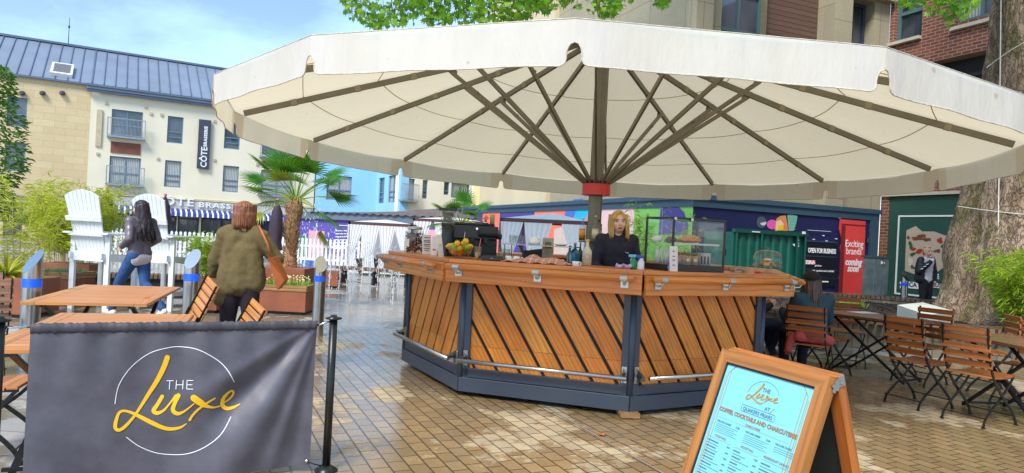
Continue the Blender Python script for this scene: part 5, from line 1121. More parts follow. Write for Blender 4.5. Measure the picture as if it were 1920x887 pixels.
chw = make_chair(tw2, 'weathered grey brown folding chair at the left edge, the rear one', (-5.3, 6.9, 0), R(35), 'weathered folding chairs at the left edge', 1.0)
dup(chw, (-4.75, 6.2, 0), R(42), 'weathered grey brown folding chair at the left edge, overlapping the rear one')
chl = make_chair(tw, 'pale slatted folding chair tucked in behind the left banner post', (-3.12, 4.2, 0), R(-72), None)
tabW = make_table(.72, 1.15, wetw, 'wet brown slatted table in front of the seated woman, nearer the middle', (4.55, 8.5, 0), R(33), 'wet brown tables on the right', 9)
def dupt(loc, rz, label): return dup(tabW, loc, rz, label)
dupt((4.95, 6.62, 0), R(4), 'wet brown slatted table at the right edge of the picture')
dupt((3.3, 9.35, 0), R(20), 'brown table partly hidden behind the kiosk post with a white cup on it')
# paper and cups on those tables
for px, Y, lb in ((1556, 8.9, 'white mug on the table beside the seated woman'), (1443, 9.2, 'white cup on the table half hidden by the kiosk post')): p = gp_(px, Y); p.z = .751; cup(lb, p, True, .045, .09, None)
b = MB(); p = gp_(1625, 8.9); b.obox((p.x, p.y, .753), (1, .4, 0), (-.4, 1, 0), (0, 0, 1), .16, .11, .001); tag(b.build('paper_menu', paper), 'white paper menu lying on the wet brown table', 'menu')
# folded chairs carried by the woman
def folded(label, px, py, Y, ax, ay, n, s=1.0):
    c = at(px, py, Y); t = thing('folded_chair', label, 'chair', (c.x, c.y, .02), 0, 'folded chairs the woman is carrying'); ax = Vector(ax).normalized(); ay = Vector(ay).normalized(); nn = ax.cross(ay)
    b = MB()
    for i in range(n): b.obox(c - ay * i * .072 * s, ax, ay, nn, .2 * s, .028 * s, .008)
    b.build('slats', tw, t, bevel=.003)
    for s_ in (-1, 1):
        b = MB(); e = c - ay * (c.z - .03) / max(ay.z, .2); b.bar(c + ax * s_ * .19 + nn * .015 + ay * .03, e + ax * s_ * .19 + nn * .015, .012, .022, nn); b.bar(c + ax * s_ * .17 + nn * .03 - ay * .3, e + ax * s_ * .17 + nn * .035, .012, .022, nn); b.build('rail', blackm, t)
folded('folded pale slatted chair held in the left hand of the woman in green', 397, 533, 6.35, (.229, -.3, -.07), (.42, -.04, .9), 7)
folded('folded pale slatted chair in front of the woman, top slats showing above the banner', 484, 576, 6.1, (.24, -.3, -.08), (.42, 0, .85), 5)
# ================================================================ GIANT GARDEN CHAIRS
def adir(label, loc, rz):
    t = thing('garden_chair', label, 'chair', loc, rz, 'oversized white garden chairs')
    for sx in (-1, 1):
        for y in (-.05, .5): b = local(t); b.obox((sx * .33, y, .6), (0, 0, 1), (1, 0, 0), (0, 1, 0), .6, .045 if y < 0 else .04, .022); b.build('leg', whitep, t, bevel=.003)
        b = local(t); b.obox((sx * .36, .24, 1.215), (0, 1, 0), (1, 0, 0), (0, 0, 1), .42, .07, .014); b.build('armrest', whitep, t, bevel=.006)
        b = local(t); b.obox((sx * .3, .2, .82), (0, 1, -.12), (1, 0, 0), (0, 0, 1), .36, .015, .05); b.obox((sx * .3, .22, .28), (0, 1, 0), (1, 0, 0), (0, 0, 1), .3, .014, .04); b.each('side_rail', whitep, t, bevel=.003)
    n = 8; o = Vector((0, -.02, .84)); up = Vector((0, -.27, 1)).normalized()
    for i in range(n):
        s_ = (i - (n - 1) / 2) / (n / 2); L = .96 + .12 * math.sqrt(max(0, 1 - (s_ * 1.0) ** 2)); w0, w1 = .064, .08; x0, x1 = s_ * .255, s_ * .325
        b = local(t); q = [(x0 - w0 / 2 + .002, 0), (x0 + w0 / 2 - .002, 0), (x1 + w1 / 2 - .003, L - max(0, s_) * .05), (x1 - w1 / 2 + .003, L + min(0, s_) * .05)]
        b.slab(q, o, (1, 0, 0), up, -.018); b.build('back_slat', whitep, t)
    b = local(t); b.obox(o + up * .62 + Vector((0, -.03, 0)), (1, 0, 0), up, (0, 1, .2), .34, .04, .014); b.obox(o + up * .06 + Vector((0, -.03, 0)), (1, 0, 0), up, (0, 1, .2), .27, .03, .014); b.obox(o + up * .36 + Vector((0, -.03, 0)), (1, 0, 0), up, (0, 1, .2), .33, .018, .02); b.each('batten', whitep, t, bevel=.004)
    b = local(t); pts = [(-.29 + .58 * k / 10, .06 - .02 * sin(pi * k / 10)) for k in range(11)]; b.slab(pts + [(.29, -.08), (-.29, -.08)], (0, -.075, .86), (1, 0, 0), (0, 0, 1), .022); b.build('apron', whitep, t)
    b = local(t)
    for i in range(7): b.box(-.3, .3, .02 + i * .08, .09 + i * .08, .86 - .01 * i, .88 - .01 * i)
    b.build('seat', whitep, t, bevel=.003)
    b = local(t); b.box(-.3, .3, .52, .62, .3, .325); b.box(-.3, .3, .47, .5, .24, .32); b.build('footrest', whitep, t)
    return t
ac = adir('oversized white slatted garden chair left of the walking woman', gp_(176, 10.9), R(-14))
dup(ac, gp_(298, 11.3), R(-16), 'oversized white slatted garden chair behind the walking woman')
# ================================================================ BENCHES, PLANTERS
def sbench(label, p, q, z, d=.42, leg=True, nm_='slatted_bench', n=None):
    p, q = Vector(p), Vector(q); u = (q - p).normalized(); nn = Vector((u.y, -u.x, 0)); L = (q - p).length; t = thing(nm_, label, 'bench', p, 0, None); n = n or int(L / .075); b = MB()
    for i in range(n): c = p + u * (L * (i + .5) / n) + nn * -d / 2 + Vector((0, 0, z - .04)); b.obox(c, nn, u, (0, 0, 1), d / 2, L / n * .36, .04)
    b.build('slats', wood('bench_slat_' + str(int(L * 10)), (112, 84, 62), (158, 124, 92), .5, .8, 0), t)
    b = MB()
    for s_ in ([0.06, .5, .94] if leg else [.5]): c = p + u * L * s_ - nn * d / 2; b.obox(c + Vector((0, 0, (z - .08) / 2)), nn, u, (0, 0, 1), d * .35, .03 if leg else L / 2 - .05, (z - .08) / 2)
    b.each('support', slate2, t); return t
sbench('long low slatted timber bench behind the white garden chairs', gp_(148, 12.4), gp_(400, 13.2), .45, leg=False)
sbench('low slatted timber bench by the fountain in front of the white curtains', gp_(632, 18.9), gp_(770, 18.0), .45)
def planter(label, c, w, d, h, rz=0, rim=True, back=0):
    t = thing('corten_planter', label, 'planter', c, rz); b = local(t); b.box(-w / 2, w / 2, -d / 2, d / 2, .05, h - (.1 if rim else 0)); b.build('box', corten, t, bevel=.006)
    b = local(t); b.box(-w / 2 + .05, w / 2 - .05, -d / 2 + .05, d / 2 - .05, 0, .05); b.build('base', slate2, t)
    if rim:
        b = local(t)
        for k in range(2): z = h - .1 + k * .052; b.box(-w / 2 - .01, w / 2 + .01, -d / 2 - .01, -d / 2 + .06, z + .002, z + .05); b.box(-w / 2 - .01, -w / 2 + .06, -d / 2 + .06, d / 2, z + .002, z + .05); b.box(w / 2 - .06, w / 2 + .01, -d / 2 + .06, d / 2, z + .002, z + .05)
        b.build('timber_rim', pw, t, bevel=.003)
    b = local(t); b.box(-w / 2 + .061, w / 2 - .061, -d / 2 + .061, d / 2 - .01, h - .11, h - .05); b.build('soil', soil, t); return t
planter('rust brown planter with timber rim and lavender, left of the garden chairs', gp_(121, 11.4), .72, .6, .55)
planter('rust brown planter at the left edge holding the spiky yellow green plant', gp_(30, 10.0), .9, .7, .55, 0, False)
planter('rust brown planter behind the garden chairs holding tall bamboo', gp_(140, 13.8), 1.0, .6, .52, 0, False)
planter('rust brown planter with timber rim, grasses and flowers right of the woman in green', gp_(544, 11.9), .86, .75, .49)
planter('taller rust brown box behind the flowers, holding the big palm', gp_(545, 12.75), .78, .7, .72, 0, False)
planter('small mottled rust brown planter by the fountain behind the third bollard', gp_(628, 17.2), .34, .4, .42, 0, False)
planter('narrow rust brown planter with young bamboo behind the second bollard', gp_(398, 11.4), .42, .4, .55, 0, False)
# ================================================================ WHITE STONE BLOCK
b = MB(); O = Vector((6.44, 10.6, 0)); A1 = Vector((1.12, 1.1, 0)); A2 = Vector((.6, 1.9, 0)); b.prism([(O + v_).xy[:] for v_ in (Vector((0, 0, 0)), A1, A1 + A2, A2)], .36, .62)
tag(b.build('stone_block', M('white_stone', (206, 208, 196), .7, 0, .06, 2, .1), bevel=.008), 'low white stone block lying on the mulch bed in front of the tree', 'stone block')
# ================================================================ BARRIER AND BANNER
pL, pR = gp_(8, 3.5), gp_(612, 4.22); pR = Vector((gr(611, 884).x, gr(611, 884).y, 0)); ub = (pR - pL).normalized(); nb = Vector((ub.y, -ub.x, 0))
postm = M('barrier_post', (34, 38, 38), .3, .3, .15, 20, .08, 200)
def post(label, c, tall):
    t = thing('barrier_post', label, 'post', c, 0, 'black banner posts'); b = local(t); b.tube([(0, 0, .01), (0, 0, tall - .01)], .0245, 20); b.build('tube', postm, t, True)
    b = local(t); b.lathe((0, 0, tall - .012), [(.0, .0), (.03, 0), (.05, .006), (.052, .012), (.02, .02), (.018, .03), (0, .031)], 24); b.build('cap', postm, t, True)
    b = local(t); b.lathe((0, 0, 0), [(.07, 0), (.07, .012), (.045, .03), (.03, .04)], 30); b.build('base_plate', postm, t, True); return t
post('black metal banner post at the left edge of the grey banner', pL, .945); post('black metal banner post with disc cap right of the grey banner', pR, .945)
bP = pL + ub * .0; bn = Facade(bP, ub, None, None, 0, 0, 0, 0, 0)
sa, _ = bn.px(53, 700); sb, _ = bn.px(590, 700); zt_b = bn.px(400, 603)[1] ; zlT, zrT = bn.px(58, 606)[1], bn.px(588, 601)[1]; zb_b = .045
def wr(a, z):
    s_ = (a - sa) / (sb - sa); t_ = (zt_b - z) / (zt_b - zb_b); f = 0
    f += .012 * sin(s_ * 11 + t_ * 1.5) * (.3 + .7 * t_) + .006 * sin(s_ * 47 + 2 * t_) * max(0, 1 - 2.2 * t_)
    # diagonal tension folds from the upper right corner down to the middle
    d = (1 - s_) * 1.0 - .0; ang = math.atan2(t_ * .9, (1 - s_) * 1.9 + .02); rr_ = math.hypot(t_ * .9, (1 - s_) * 1.9)
    f += .030 * math.exp(-((ang - .95) / .17) ** 2) * min(1, rr_ * 1.6) * math.exp(-max(0, rr_ - .9) * 2.4) - .026 * math.exp(-((ang - .68) / .12) ** 2) * min(1, rr_ * 1.5) * math.exp(-max(0, rr_ - .8) * 2.6)
    f += .014 * math.exp(-((ang - 1.22) / .08) ** 2) * min(1, rr_ * 1.5) - .008 * math.exp(-((ang - 1.4) / .06) ** 2) * rr_ + .012 * math.exp(-((ang - .45) / .07) ** 2) * min(1, rr_) * math.exp(-max(0, rr_ - .7) * 3)
    f += .010 * sin(s_ * 23 + 1.2 * sin(t_ * 3)) * math.exp(-((s_ - .35) / .3) ** 2) * .4 + .004 * noise.noise(Vector((a * 5, z * 5, 1)))
    return f * 1.7
def bpt(a, z, off=0): return bn.pt(a, z, wr(a, z) + off)
banm = nm('banner_fabric'); m, nt, p = banm; v = coords(nt, 'UV'); f = nz(nt, v, 5, 6, .65); nt.links.new(mixc(nt, ramp(nt, f, [(.35, 0), (.7, 1)]), lin((74, 73, 82)), lin((94, 92, 103))), p.inputs['Base Color'])
wvz = nz(nt, v, 420, 2); vo_ = N(nt, 'ShaderNodeTexVoronoi', Scale=55.0); nt.links.new(v, vo_.inputs['Vector']); sp_ = ramp(nt, vo_.outputs['Distance'], [(.0, .0), (.08, .0), (.12, 1)])
p.inputs['Roughness'].default_value = .42; p.inputs['Specular IOR Level'].default_value = .55; p.inputs['Sheen Weight'].default_value = .2; bump(nt, p, wvz, .15, .001); banm = m
tb = thing('fabric_banner', 'dark grey fabric banner with a golden script logo strung between two black posts', 'banner', (bn.pt((sa + sb) / 2, 0)))
b = MB(); nx_, ny_ = 150, 50; rows = []
for j in range(ny_ + 1):
    row = []
    for i in range(nx_ + 1):
        a = sa + (sb - sa) * i / nx_; zt1_ = zlT + (zrT - zlT) * i / nx_; z = zb_b + (zt1_ - .05 - zb_b) * j / ny_; row.append(bpt(a, z))
    rows.append(row)
b.grid(rows)
for r_ in range(len(b.u)):
    pass
# readable uv in metres
b.u = [[(((b.v[i] - bn.P).dot(bn.u)), b.v[i].z) for i in fc_] for fc_ in b.f]
bf = b.build('fabric', banm, tb, True)
b = MB(); rows = []
for i in range(121):
    a = sa + (sb - sa) * i / 120; zt1_ = zlT + (zrT - zlT) * i / 120; c = bn.pt(a, zt1_ - .027 + .0015 * sin(i * 1.9), wr(a, zt1_ - .05) * .6); rr_ = .016 + .0015 * sin(i * 2.3) + .001 * sin(i * 5.1)
    rows.append([c + bn.n * rr_ * cos(2 * pi * k / 12 + i * .02) + Vector((0, 0, 1)) * rr_ * 1.7 * sin(2 * pi * k / 12 + i * .02) for k in range(12)])
b.grid(rows, True, True, True); b.build('top_sleeve', M('sleeve_fabric', (66, 64, 72), .6, 0, .1, 8, .1, 60), tb, True)
b = MB(); b.tube([bn.pt(sa - .13, zlT - .02, 0), bn.pt(sa, zlT - .02, 0)], .006, 8); b.tube([bn.pt(sb, zrT - .03, 0), bn.pt(sb + .1, .93, 0)], .006, 8); b.each('rod', chrome, tb, True)
def lfn(off):
    def f(x, y):
        a, z = bn.px(200 + x / 3.697, 630 + y / 3.697); return bpt(a, z, off)
    return f
b = MB()
for s_ in LUXE: stroke(b, s_, lfn(.0035), 7)
b.build('logo_script', yellow, tb)
b = MB()
for s_ in ARCS: stroke(b, [(x, y, 5.2) for x, y in s_], lfn(.0025), 5)
for st_ in ([(416, 312), (462, 312)], [(438, 312), (434, 370)], [(484, 310), (480, 368)], [(530, 308), (527, 367)], [(482, 340), (528, 338)], [(557, 308), (555, 366)], [(557, 308), (598, 306)], [(556, 337), (592, 336)], [(555, 366), (597, 365)]): stroke(b, [(x, y, 4.6) for x, y in st_], lfn(.0045), 2)
b.build('logo_ring', white, tb)
b = MB(); q = bpt(sb - .02, .075, .004); b.tube([q, q + bn.n * .006], .011, 12); b.build('eyelet', chrome, tb, True)
b = MB(); b.tube([bpt(sb - .02, .075, .006), bn.pt(sb + .03, .05, 0), bn.pt(sb + .1, .03, 0)], .004, 6); b.build('tie_cord', blackm, tb, True)
# ================================================================ A-BOARD MENU
TL = Vector((.945, 3.12, 1.05)); TR = Vector((1.175, 2.545, 1.05)); ua_ = (TR - TL).normalized(); TL += ua_ * .045; TR += ua_ * .03; na = Vector((ua_.y, -ua_.x, 0)); 
if na.x > 0: na = -na
spread = .36; dn = (na * spread + Vector((0, 0, -1.05))); Lb = dn.length; dn.normalize(); W_ = (TR - TL).length
nf = ua_.cross(-dn); 
if nf.x > 0: nf = -nf
ab = thing('menu_board', 'wooden framed folding pavement menu board with pale blue poster in the front right', 'menu board', ((TL + TR) / 2).xy[:] + (0,))
fw = .052
def apt(x, y, o=0): return TL + ua_ * x + dn * y + nf * o      # x across, y down the board
def abar(mb, x0, x1, y0, y1, o0=-.03, o1=0):
    c = apt((x0 + x1) / 2, (y0 + y1) / 2, (o0 + o1) / 2); mb.obox(c, ua_, dn, nf, (x1 - x0) / 2, (y1 - y0) / 2, (o1 - o0) / 2)
b = MB(); tk = -.04
def mitre(mb, x0, y0, x1, y1, horiz):
    # mitred frame piece as a slab
    if horiz == 't': q = [(0, 0), (W_, 0), (W_ - fw, fw), (fw, fw)]
    elif horiz == 'b': q = [(0, Lb), (W_, Lb), (W_ - fw, Lb - fw), (fw, Lb - fw)]
    elif horiz == 'l': q = [(0, 0), (fw, fw), (fw, Lb - fw), (0, Lb)]
    else: q = [(W_, 0), (W_ - fw, fw), (W_ - fw, Lb - fw), (W_, Lb)]
    P = [apt(*p_) for p_ in q]; k_ = len(P); ou, ov = ru(0, 50), ru(0, 50); vert = horiz in 'lr'
    uvs = [(ou + (p_[1] if vert else p_[0]), ov + (p_[0] if vert else p_[1])) for p_ in q]
    mb.face(P, uvs); mb.face([x_ + nf * tk for x_ in P][::-1], uvs[::-1])
    for i in range(4):
        j = (i + 1) % 4; mb.face([P[i], P[j], P[j] + nf * tk, P[i] + nf * tk], [uvs[i], uvs[j], (uvs[j][0], uvs[j][1] + .04), (uvs[i][0], uvs[i][1] + .04)])
for h_ in 'tblr': mitre(b, 0, 0, 0, 0, h_)
b.build('front_frame', aw, ab)
b = MB(); abar(b, fw - .003, W_ - fw + .003, fw - .003, Lb - fw + .003, -.02, -.012); posm = M('poster_pale_blue', (128, 204, 222), .35, 0, .02, 2); pst = b.build('poster', posm, ab)
b = MB(); abar(b, fw - .002, W_ - fw + .002, fw - .002, fw + .008, -.012, -.006); abar(b, fw - .002, fw + .005, fw, Lb - fw, -.012, -.006); b.build('edge_strip', blackt, ab)
# rear leaf
dr_ = (-na * .30 + Vector((0, 0, -1.05))); Lr = dr_.length; dr_.normalize(); nr_ = ua_.cross(dr_)
if nr_.x < 0: nr_ = -nr_
o_r = -na * .05
b = MB()
def rpt(x, y, o=0): return TL + o_r + ua_ * x + dr_ * y + nr_ * o
for (x0, x1, y0, y1) in ((0, fw, 0, Lr), (W_ - fw, W_, 0, Lr), (fw, W_ - fw, 0, fw), (fw, W_ - fw, Lr - fw, Lr)): b.obox(rpt((x0 + x1) / 2, (y0 + y1) / 2, .0), ua_, dr_, nr_, (x1 - x0) / 2, (y1 - y0) / 2, .02)
b.build('rear_frame', aw2, ab, bevel=.002)
b = MB(); b.obox(rpt(W_ / 2, Lr / 2, 0), ua_, dr_, nr_, W_ / 2 - fw, Lr / 2 - fw, .004); b.build('chalk_panel', M('chalk_black', (34, 40, 44), .55, 0, .2, 6), ab)
b = MB()
for x in (.02, W_ + .001): b.obox(apt(x, .02, -.045), ua_, dn, nf, .002, .02, .012); b.obox(rpt(x, .02, 0), ua_, dr_, nr_, .002, .02, .014)
e = apt(W_ + .003, .03, -.02); b.tube([e, e + ua_ * .006], .006, 10); e = rpt(W_ + .003, .03, 0); b.tube([e, e + ua_ * .006], .006, 10)
b.obox(apt(W_ + .003, .03, -.036), ua_, dn, nf, .0015, .022, .008); b.build('hinge', ss, ab)
b = MB(); b.bar(apt(W_ - .02, .45, -.04), (apt(W_ - .02, .45, -.04) + rpt(W_ - .02, .45)) / 2 + Vector((0, 0, -.012)), .012, .003); b.bar((apt(W_ - .02, .45, -.04) + rpt(W_ - .02, .45)) / 2 + Vector((0, 0, -.012)), rpt(W_ - .02, .45), .012, .003); b.build('stay', ss, ab)
# print on the poster : coordinates in metres on the board
Lp = ab
def line(mb, pts, w, o=-.0105):
    for i in range(len(pts) - 1):
        (x0, y0), (x1, y1) = pts[i], pts[i + 1]; l = math.hypot(x1 - x0, y1 - y0); dx, dy = (x1 - x0) / l, (y1 - y0) / l
        mb.face([apt(x0 - dy * w / 2, y0 + dx * w / 2, o), apt(x1 - dy * w / 2, y1 + dx * w / 2, o), apt(x1 + dy * w / 2, y1 - dx * w / 2, o), apt(x0 + dy * w / 2, y0 - dx * w / 2, o)])
gb = MB(); x0, x1, y0 = fw + .026, W_ - fw - .026, fw - .008
for k, (i_, c_) in enumerate(((0, .05), (.014, .022))):
    a0, a1, b0_ = x0 + i_, x1 - i_, y0 + i_; line(gb, [(a0, Lb - .1), (a0, b0_ + c_), (a0 + c_, b0_), (a1 - c_, b0_), (a1, b0_ + c_), (a1, Lb - .1)], .003)
line(gb, [(x0 - .008, Lb - .1), (x0 - .008, y0 + .062)], .0018); line(gb, [(x1 + .008, Lb - .1), (x1 + .008, y0 + .062)], .0018)
Apx = lambda px, py: (px, py)
cx0 = .308
def sfn(o):
    k = .175 / 880.0
    def f(x, y): return apt(cx0 + (x - 480) * k, .140 + (y - 420) * k * .8, o)
    return f
# note the board's x axis runs left to right as read
for s_ in LUXE: stroke(gb, [(x, y, w_ * 1.25 + 6) for x, y, w_ in s_], sfn(-.0092), 4)
line(gb, [(fw + .05, .284), (W_ - fw - .05, .284)], .0012)
gb.build('gold_print', gold, pst)
tb2 = MB()
stroke(tb2, [(x, y, 9) for x, y in ARCS[0]], sfn(-.0102), 3)
def btext(s, x, y, sz, al='CENTER', o=-.0098, bold=0, mb=None, sx=1.0): textmb(mb or tb2, s, apt(x, y, o), ua_, -dn, sz, al, .0004, bold=bold, sx=sx)
btext('THE', cx0 + .012, .128, .024); btext('AT', cx0 + .045, .196, .022)
line(tb2, [(cx0 - .09, .202), (cx0 + .09, .202), (cx0 + .094, .205), (cx0 + .094, .226), (cx0 + .09, .229), (cx0 - .09, .229), (cx0 - .094, .226), (cx0 - .094, .205), (cx0 - .09, .202)], .0018); line(tb2, [(cx0 + .08, .178), (cx0 + .06, .202)], .0018)
btext('QUAKERS FRIARS', cx0, .2235, .0215)
g2 = MB(); btext('COFFEE, COCKTAILS AND CHARCUTERIE', cx0 + .005, .258, .0235, mb=g2, bold=.001, sx=1.0)
btext('CHARCUTERIE', cx0, .281, .013, mb=g2); 
tri = [(.085, .26), (.255, .43), (.425, .60)]
for s_, x, pr, y in (('THE LUXE CLASSIC', fw + .05, '15.00', .305), ('THE LUXE CHEESE', fw + .225, '15.00', .305), ('THE LUXE OLIVES', fw + .39, '15.00', .305)):
    btext(s_, x, y, .0105, 'LEFT'); btext(pr, x + .14, y, .0105, 'RIGHT')
    for k in range(5 if s_[9] != 'O' else 3): line(tb2, [(x, y + .009 + k * .008), (x + .135 - .02 * (k % 2), y + .009 + k * .008)], .0014)
for s_, x, y in (('COCKTAILS', fw + .1, .368), ('MOCKTAILS', fw + .262, .368), ('MIXERS/SOFT DRINKS', fw + .42, .368)):
    btext(s_, x, y, .0135, mb=g2); line(g2, [(x - .07, y + .008), (x + .07, y + .008)], .001)
    rr_ = random.Random(int(x * 100))
    for k in range(24):
        yy = y + .022 + k * .024; l = rr_.uniform(.04, .07); line(tb2, [(x - .07, yy), (x - .07 + l, yy)], .005); line(tb2, [(x + .052, yy), (x + .07, yy)], .005); line(tb2, [(x - .07, yy + .012), (x + .02 + rr_.uniform(-.02, .03), yy + .012)], .0022)
tb2.build('grey_print', greyt, pst); g2.build('heading_print', M('bronze_print', (150, 120, 78), .5, 0, .02), pst)
# ================================================================ FENCE, CABANAS, FOUNTAIN
def picket(label, p, q, h=1.0):
    p, q = Vector(p), Vector(q); u = (q - p).normalized(); n_ = Vector((u.y, -u.x, 0)); L = (q - p).length; t = thing('picket_fence', label, 'fence', p); b = MB(); n = int(L / .155)
    for i in range(n):
        c = p + u * (i + .5) * L / n; b.slab([(-.045, .06), (.045, .06), (.045, h - .04), (0, h), (-.045, h - .04)], c + n_ * .02, u, (0, 0, 1), .018)
    b.build('pickets', whitep, t); b = MB()
    for z in (.25, .75): b.bar(p + Vector((0, 0, z)), q + Vector((0, 0, z)), .03, .08)
    b.build('rail', whitep, t); return t
picket('white picket fence in front of the restaurant, left of the palm', gp_(196, 26), gp_(498, 27.5), 1.05)
picket('white picket fence behind the fountain and palm planter', gp_(512, 26.5), gp_(716, 26), 1.05)
curt = nm('white_curtain'); m, nt, p = curt; p.inputs['Base Color'].default_value = (.92, .94, .96, 1); p.inputs['Roughness'].default_value = .8
t_ = nt.nodes.new('ShaderNodeBsdfTranslucent'); t_.inputs[0].default_value = (.9, .92, .95, 1); mx = nt.nodes.new('ShaderNodeMixShader'); mx.inputs[0].default_value = .35; nt.links.new(p.outputs[0], mx.inputs[1]); nt.links.new(t_.outputs[0], mx.inputs[2]); nt.links.new(mx.outputs[0], nt.nodes['Material Output'].inputs[0]); curt = m
wicker = M('brown_frame', (84, 52, 52), .6, 0, .1); 
def drape(t, p, q, zt, zb, tie=None, nfold=5):
    """gathered curtain between p and q, tied in at height tie toward q or p"""
    p, q = Vector(p), Vector(q); u = q - p; L = u.length; u.normalize(); n_ = Vector((u.y, -u.x, 0)); b = MB(); rows = []
    for j in range(25):
        z = zt + (zb - zt) * j / 24; f = 1.0; side = .5
        if tie: side = tie[1]; tz = tie[0]; k_ = abs(z - tz) / (zt - tz if z > tz else (tz - zb)); f = .42 + (.58 if z > tz else .35) * min(1, k_) ** .8
        row = []
        for i in range(49):
            s_ = i / 48; a = side * L + (s_ - side) * L * f; row.append(p + u * a + n_ * (.022 * sin(s_ * nfold * 2 * pi + .4 * sin(j * .5)) * (1.2 - .4 * f)) + Vector((0, 0, z)))
        rows.append(row)
    b.grid(rows); return b.build('curtain', curt, t, True)
def cabana(label, c, w, d, h, rz, draps, roofz=.13):
    t = thing('cabana', label, 'cabana', c, rz, 'white curtained cabanas'); T_ = WM[t.name]
    b = local(t)
    b.grid([[(-w / 2, -d / 2, h), (w / 2, -d / 2, h), (w / 2, d / 2, h), (-w / 2, d / 2, h)], [(-.02, -.02, h + roofz), (.02, -.02, h + roofz), (.02, .02, h + roofz), (-.02, .02, h + roofz)]], True); b.build('canopy', curt, t)
    b = local(t)
    for x0, y0, x1, y1 in ((-w / 2, -d / 2, w / 2, -d / 2), (w / 2, -d / 2, w / 2, d / 2), (w / 2, d / 2, -w / 2, d / 2), (-w / 2, d / 2, -w / 2, -d / 2)): b.bar((x0, y0, h - .04), (x1, y1, h - .04), .06, .1, ext=.03)
    b.build('top_frame', wicker, t)
    for x in (-w / 2, w / 2):
        for y in (-d / 2, d / 2): b = local(t); b.bar((x, y, 0), (x, y, h - .1), .07, .07); b.build('post', wicker, t)
    for (x0, y0, x1, y1, tz, sd_) in draps: drape(t, T_ @ Vector((x0, y0, 0)), T_ @ Vector((x1, y1, 0)), h - .09, .06, (tz, sd_) if tz else None)
    b = local(t); b.box(-w / 2 + .15, w / 2 - .15, -d / 2 + .2, d / 2 - .1, .05, .38); b.build('daybed', wicker, t); b = local(t); b.box(-w / 2 + .16, w / 2 - .16, -d / 2 + .21, d / 2 - .11, .38, .5); b.build('cushion', M('cushion_dark', (60, 54, 60), .8), t, bevel=.02); return t
def sc_(px0, px1, Y): return (px1 - px0) / F * Y
Yc = 22.5; c = gp_(722, Yc + 1); w_ = sc_(652, 768, Yc); h_ = at(710, 418, Yc).z
cabana('white curtained cabana with brown frame left of the pretzel jar, by the fountain', c, w_, 1.9, h_, 0, [(-w_ / 2 - .04, -1, -w_ / 2 + .5, -1, .75, .0), (-w_ / 2 + .42, -1, -.02, -1, .75, .45), (-.04, -1, .5, -1, .75, .4), (.46, -1, w_ / 2, -1, .75, .95), (-w_ / 2, .9, w_ / 2, .9, None, 0)])
c = gp_(1035, 19); w_ = 2.3; h_ = at(962, 408, 17.4).z
cabana('white curtained cabana behind the glass shelf, seen over the middle of the bar', c, w_, 2.1, h_, R(-17), [(-w_ / 2, -1.1, -w_ / 2 + .62, -1.1, 1.0, .2), (-w_ / 2 - .05, .2, -w_ / 2 - .02, -1.1, 1.0, .6), (-.5, -1.1, .25, -1.1, 1.0, .3), (.5, -1.1, 1.15, -1.1, 1.0, .95)], .22)
b = MB(); c = gp_(845, 24.5)
cabana('white curtained cabana mostly hidden behind the second palm', c, 2.4, 1.9, 1.95, 0, [(-1.2, -1, -.6, -1, .95, .1), (-.5, -1, .2, -1, .95, .5), (.4, -1, 1.2, -1, .95, .8)])
# closed parasols by the restaurant
pcm = M('plum_canvas', (58, 46, 62), .8, 0, .15, 6)
for i, (px, py, Y, lb) in enumerate(((196, 347, 19, 'closed plum coloured parasol behind the left garden chair'), (306, 362, 22, 'closed plum coloured parasol left of the restaurant sign lettering'), (517, 372, 20, 'closed plum coloured parasol between the woman in green and the palm'))):
    c = gp_(px, Y); zt_ = at(px, py, Y).z; t = thing('closed_parasol', lb, 'parasol', c, 0, 'closed plum parasols'); b = local(t); b.tube([(0, 0, 0), (0, 0, zt_ - .1)], .025, 8); b.build('pole', wicker, t)
    b = local(t); rows = []
    for z, r_ in ((zt_ - .12, .03), (zt_ - .4, .12), (zt_ - .9, .17), (zt_ - 1.25, .13), (zt_ - 1.5, .17)): rows.append([((r_ * (1 + .25 * (k % 2))) * cos(2 * pi * k / 16), (r_ * (1 + .25 * (k % 2))) * sin(2 * pi * k / 16), z) for k in range(16)])
    b.grid(rows, True); b.build('folded_canopy', pcm, t, True); b = local(t); b.ball((0, 0, zt_ - .06), .045, .045, .06); b.build('finial', M('wood_ball', (176, 120, 84), .5), t, True)
# fountain jets
wat = nm('water_spray'); m, nt, p = wat; p.inputs['Base Color'].default_value = (.95, .98, 1, 1); p.inputs['Roughness'].default_value = .25; tb_ = nt.nodes.new('ShaderNodeBsdfTranslucent'); tb_.inputs[0].default_value = (.95, .98, 1, 1); tr_ = nt.nodes.new('ShaderNodeBsdfTransparent'); m1_ = nt.nodes.new('ShaderNodeMixShader'); m2_ = nt.nodes.new('ShaderNodeMixShader'); m1_.inputs[0].default_value = .5; m2_.inputs[0].default_value = .3
nt.links.new(p.outputs[0], m1_.inputs[1]); nt.links.new(tb_.outputs[0], m1_.inputs[2]); nt.links.new(m1_.outputs[0], m2_.inputs[1]); nt.links.new(tr_.outputs[0], m2_.inputs[2]); nt.links.new(m2_.outputs[0], nt.nodes['Material Output'].inputs[0]); wat = m
rf = random.Random(11)
jets = [(573, 16.5, 400), (592, 17.2, 372), (601, 15.0, 440), (622, 16.3, 425), (640, 15.3, 455), (655, 16.8, 440), (668, 14.6, 470), (682, 16.2, 452), (697, 15.2, 465), (712, 16.5, 460), (724, 14.8, 478), (738, 15.8, 462), (751, 15.0, 474), (662, 13.6, 500), (742, 13.8, 498), (388, 14.5, 455), (404, 15.5, 448)]
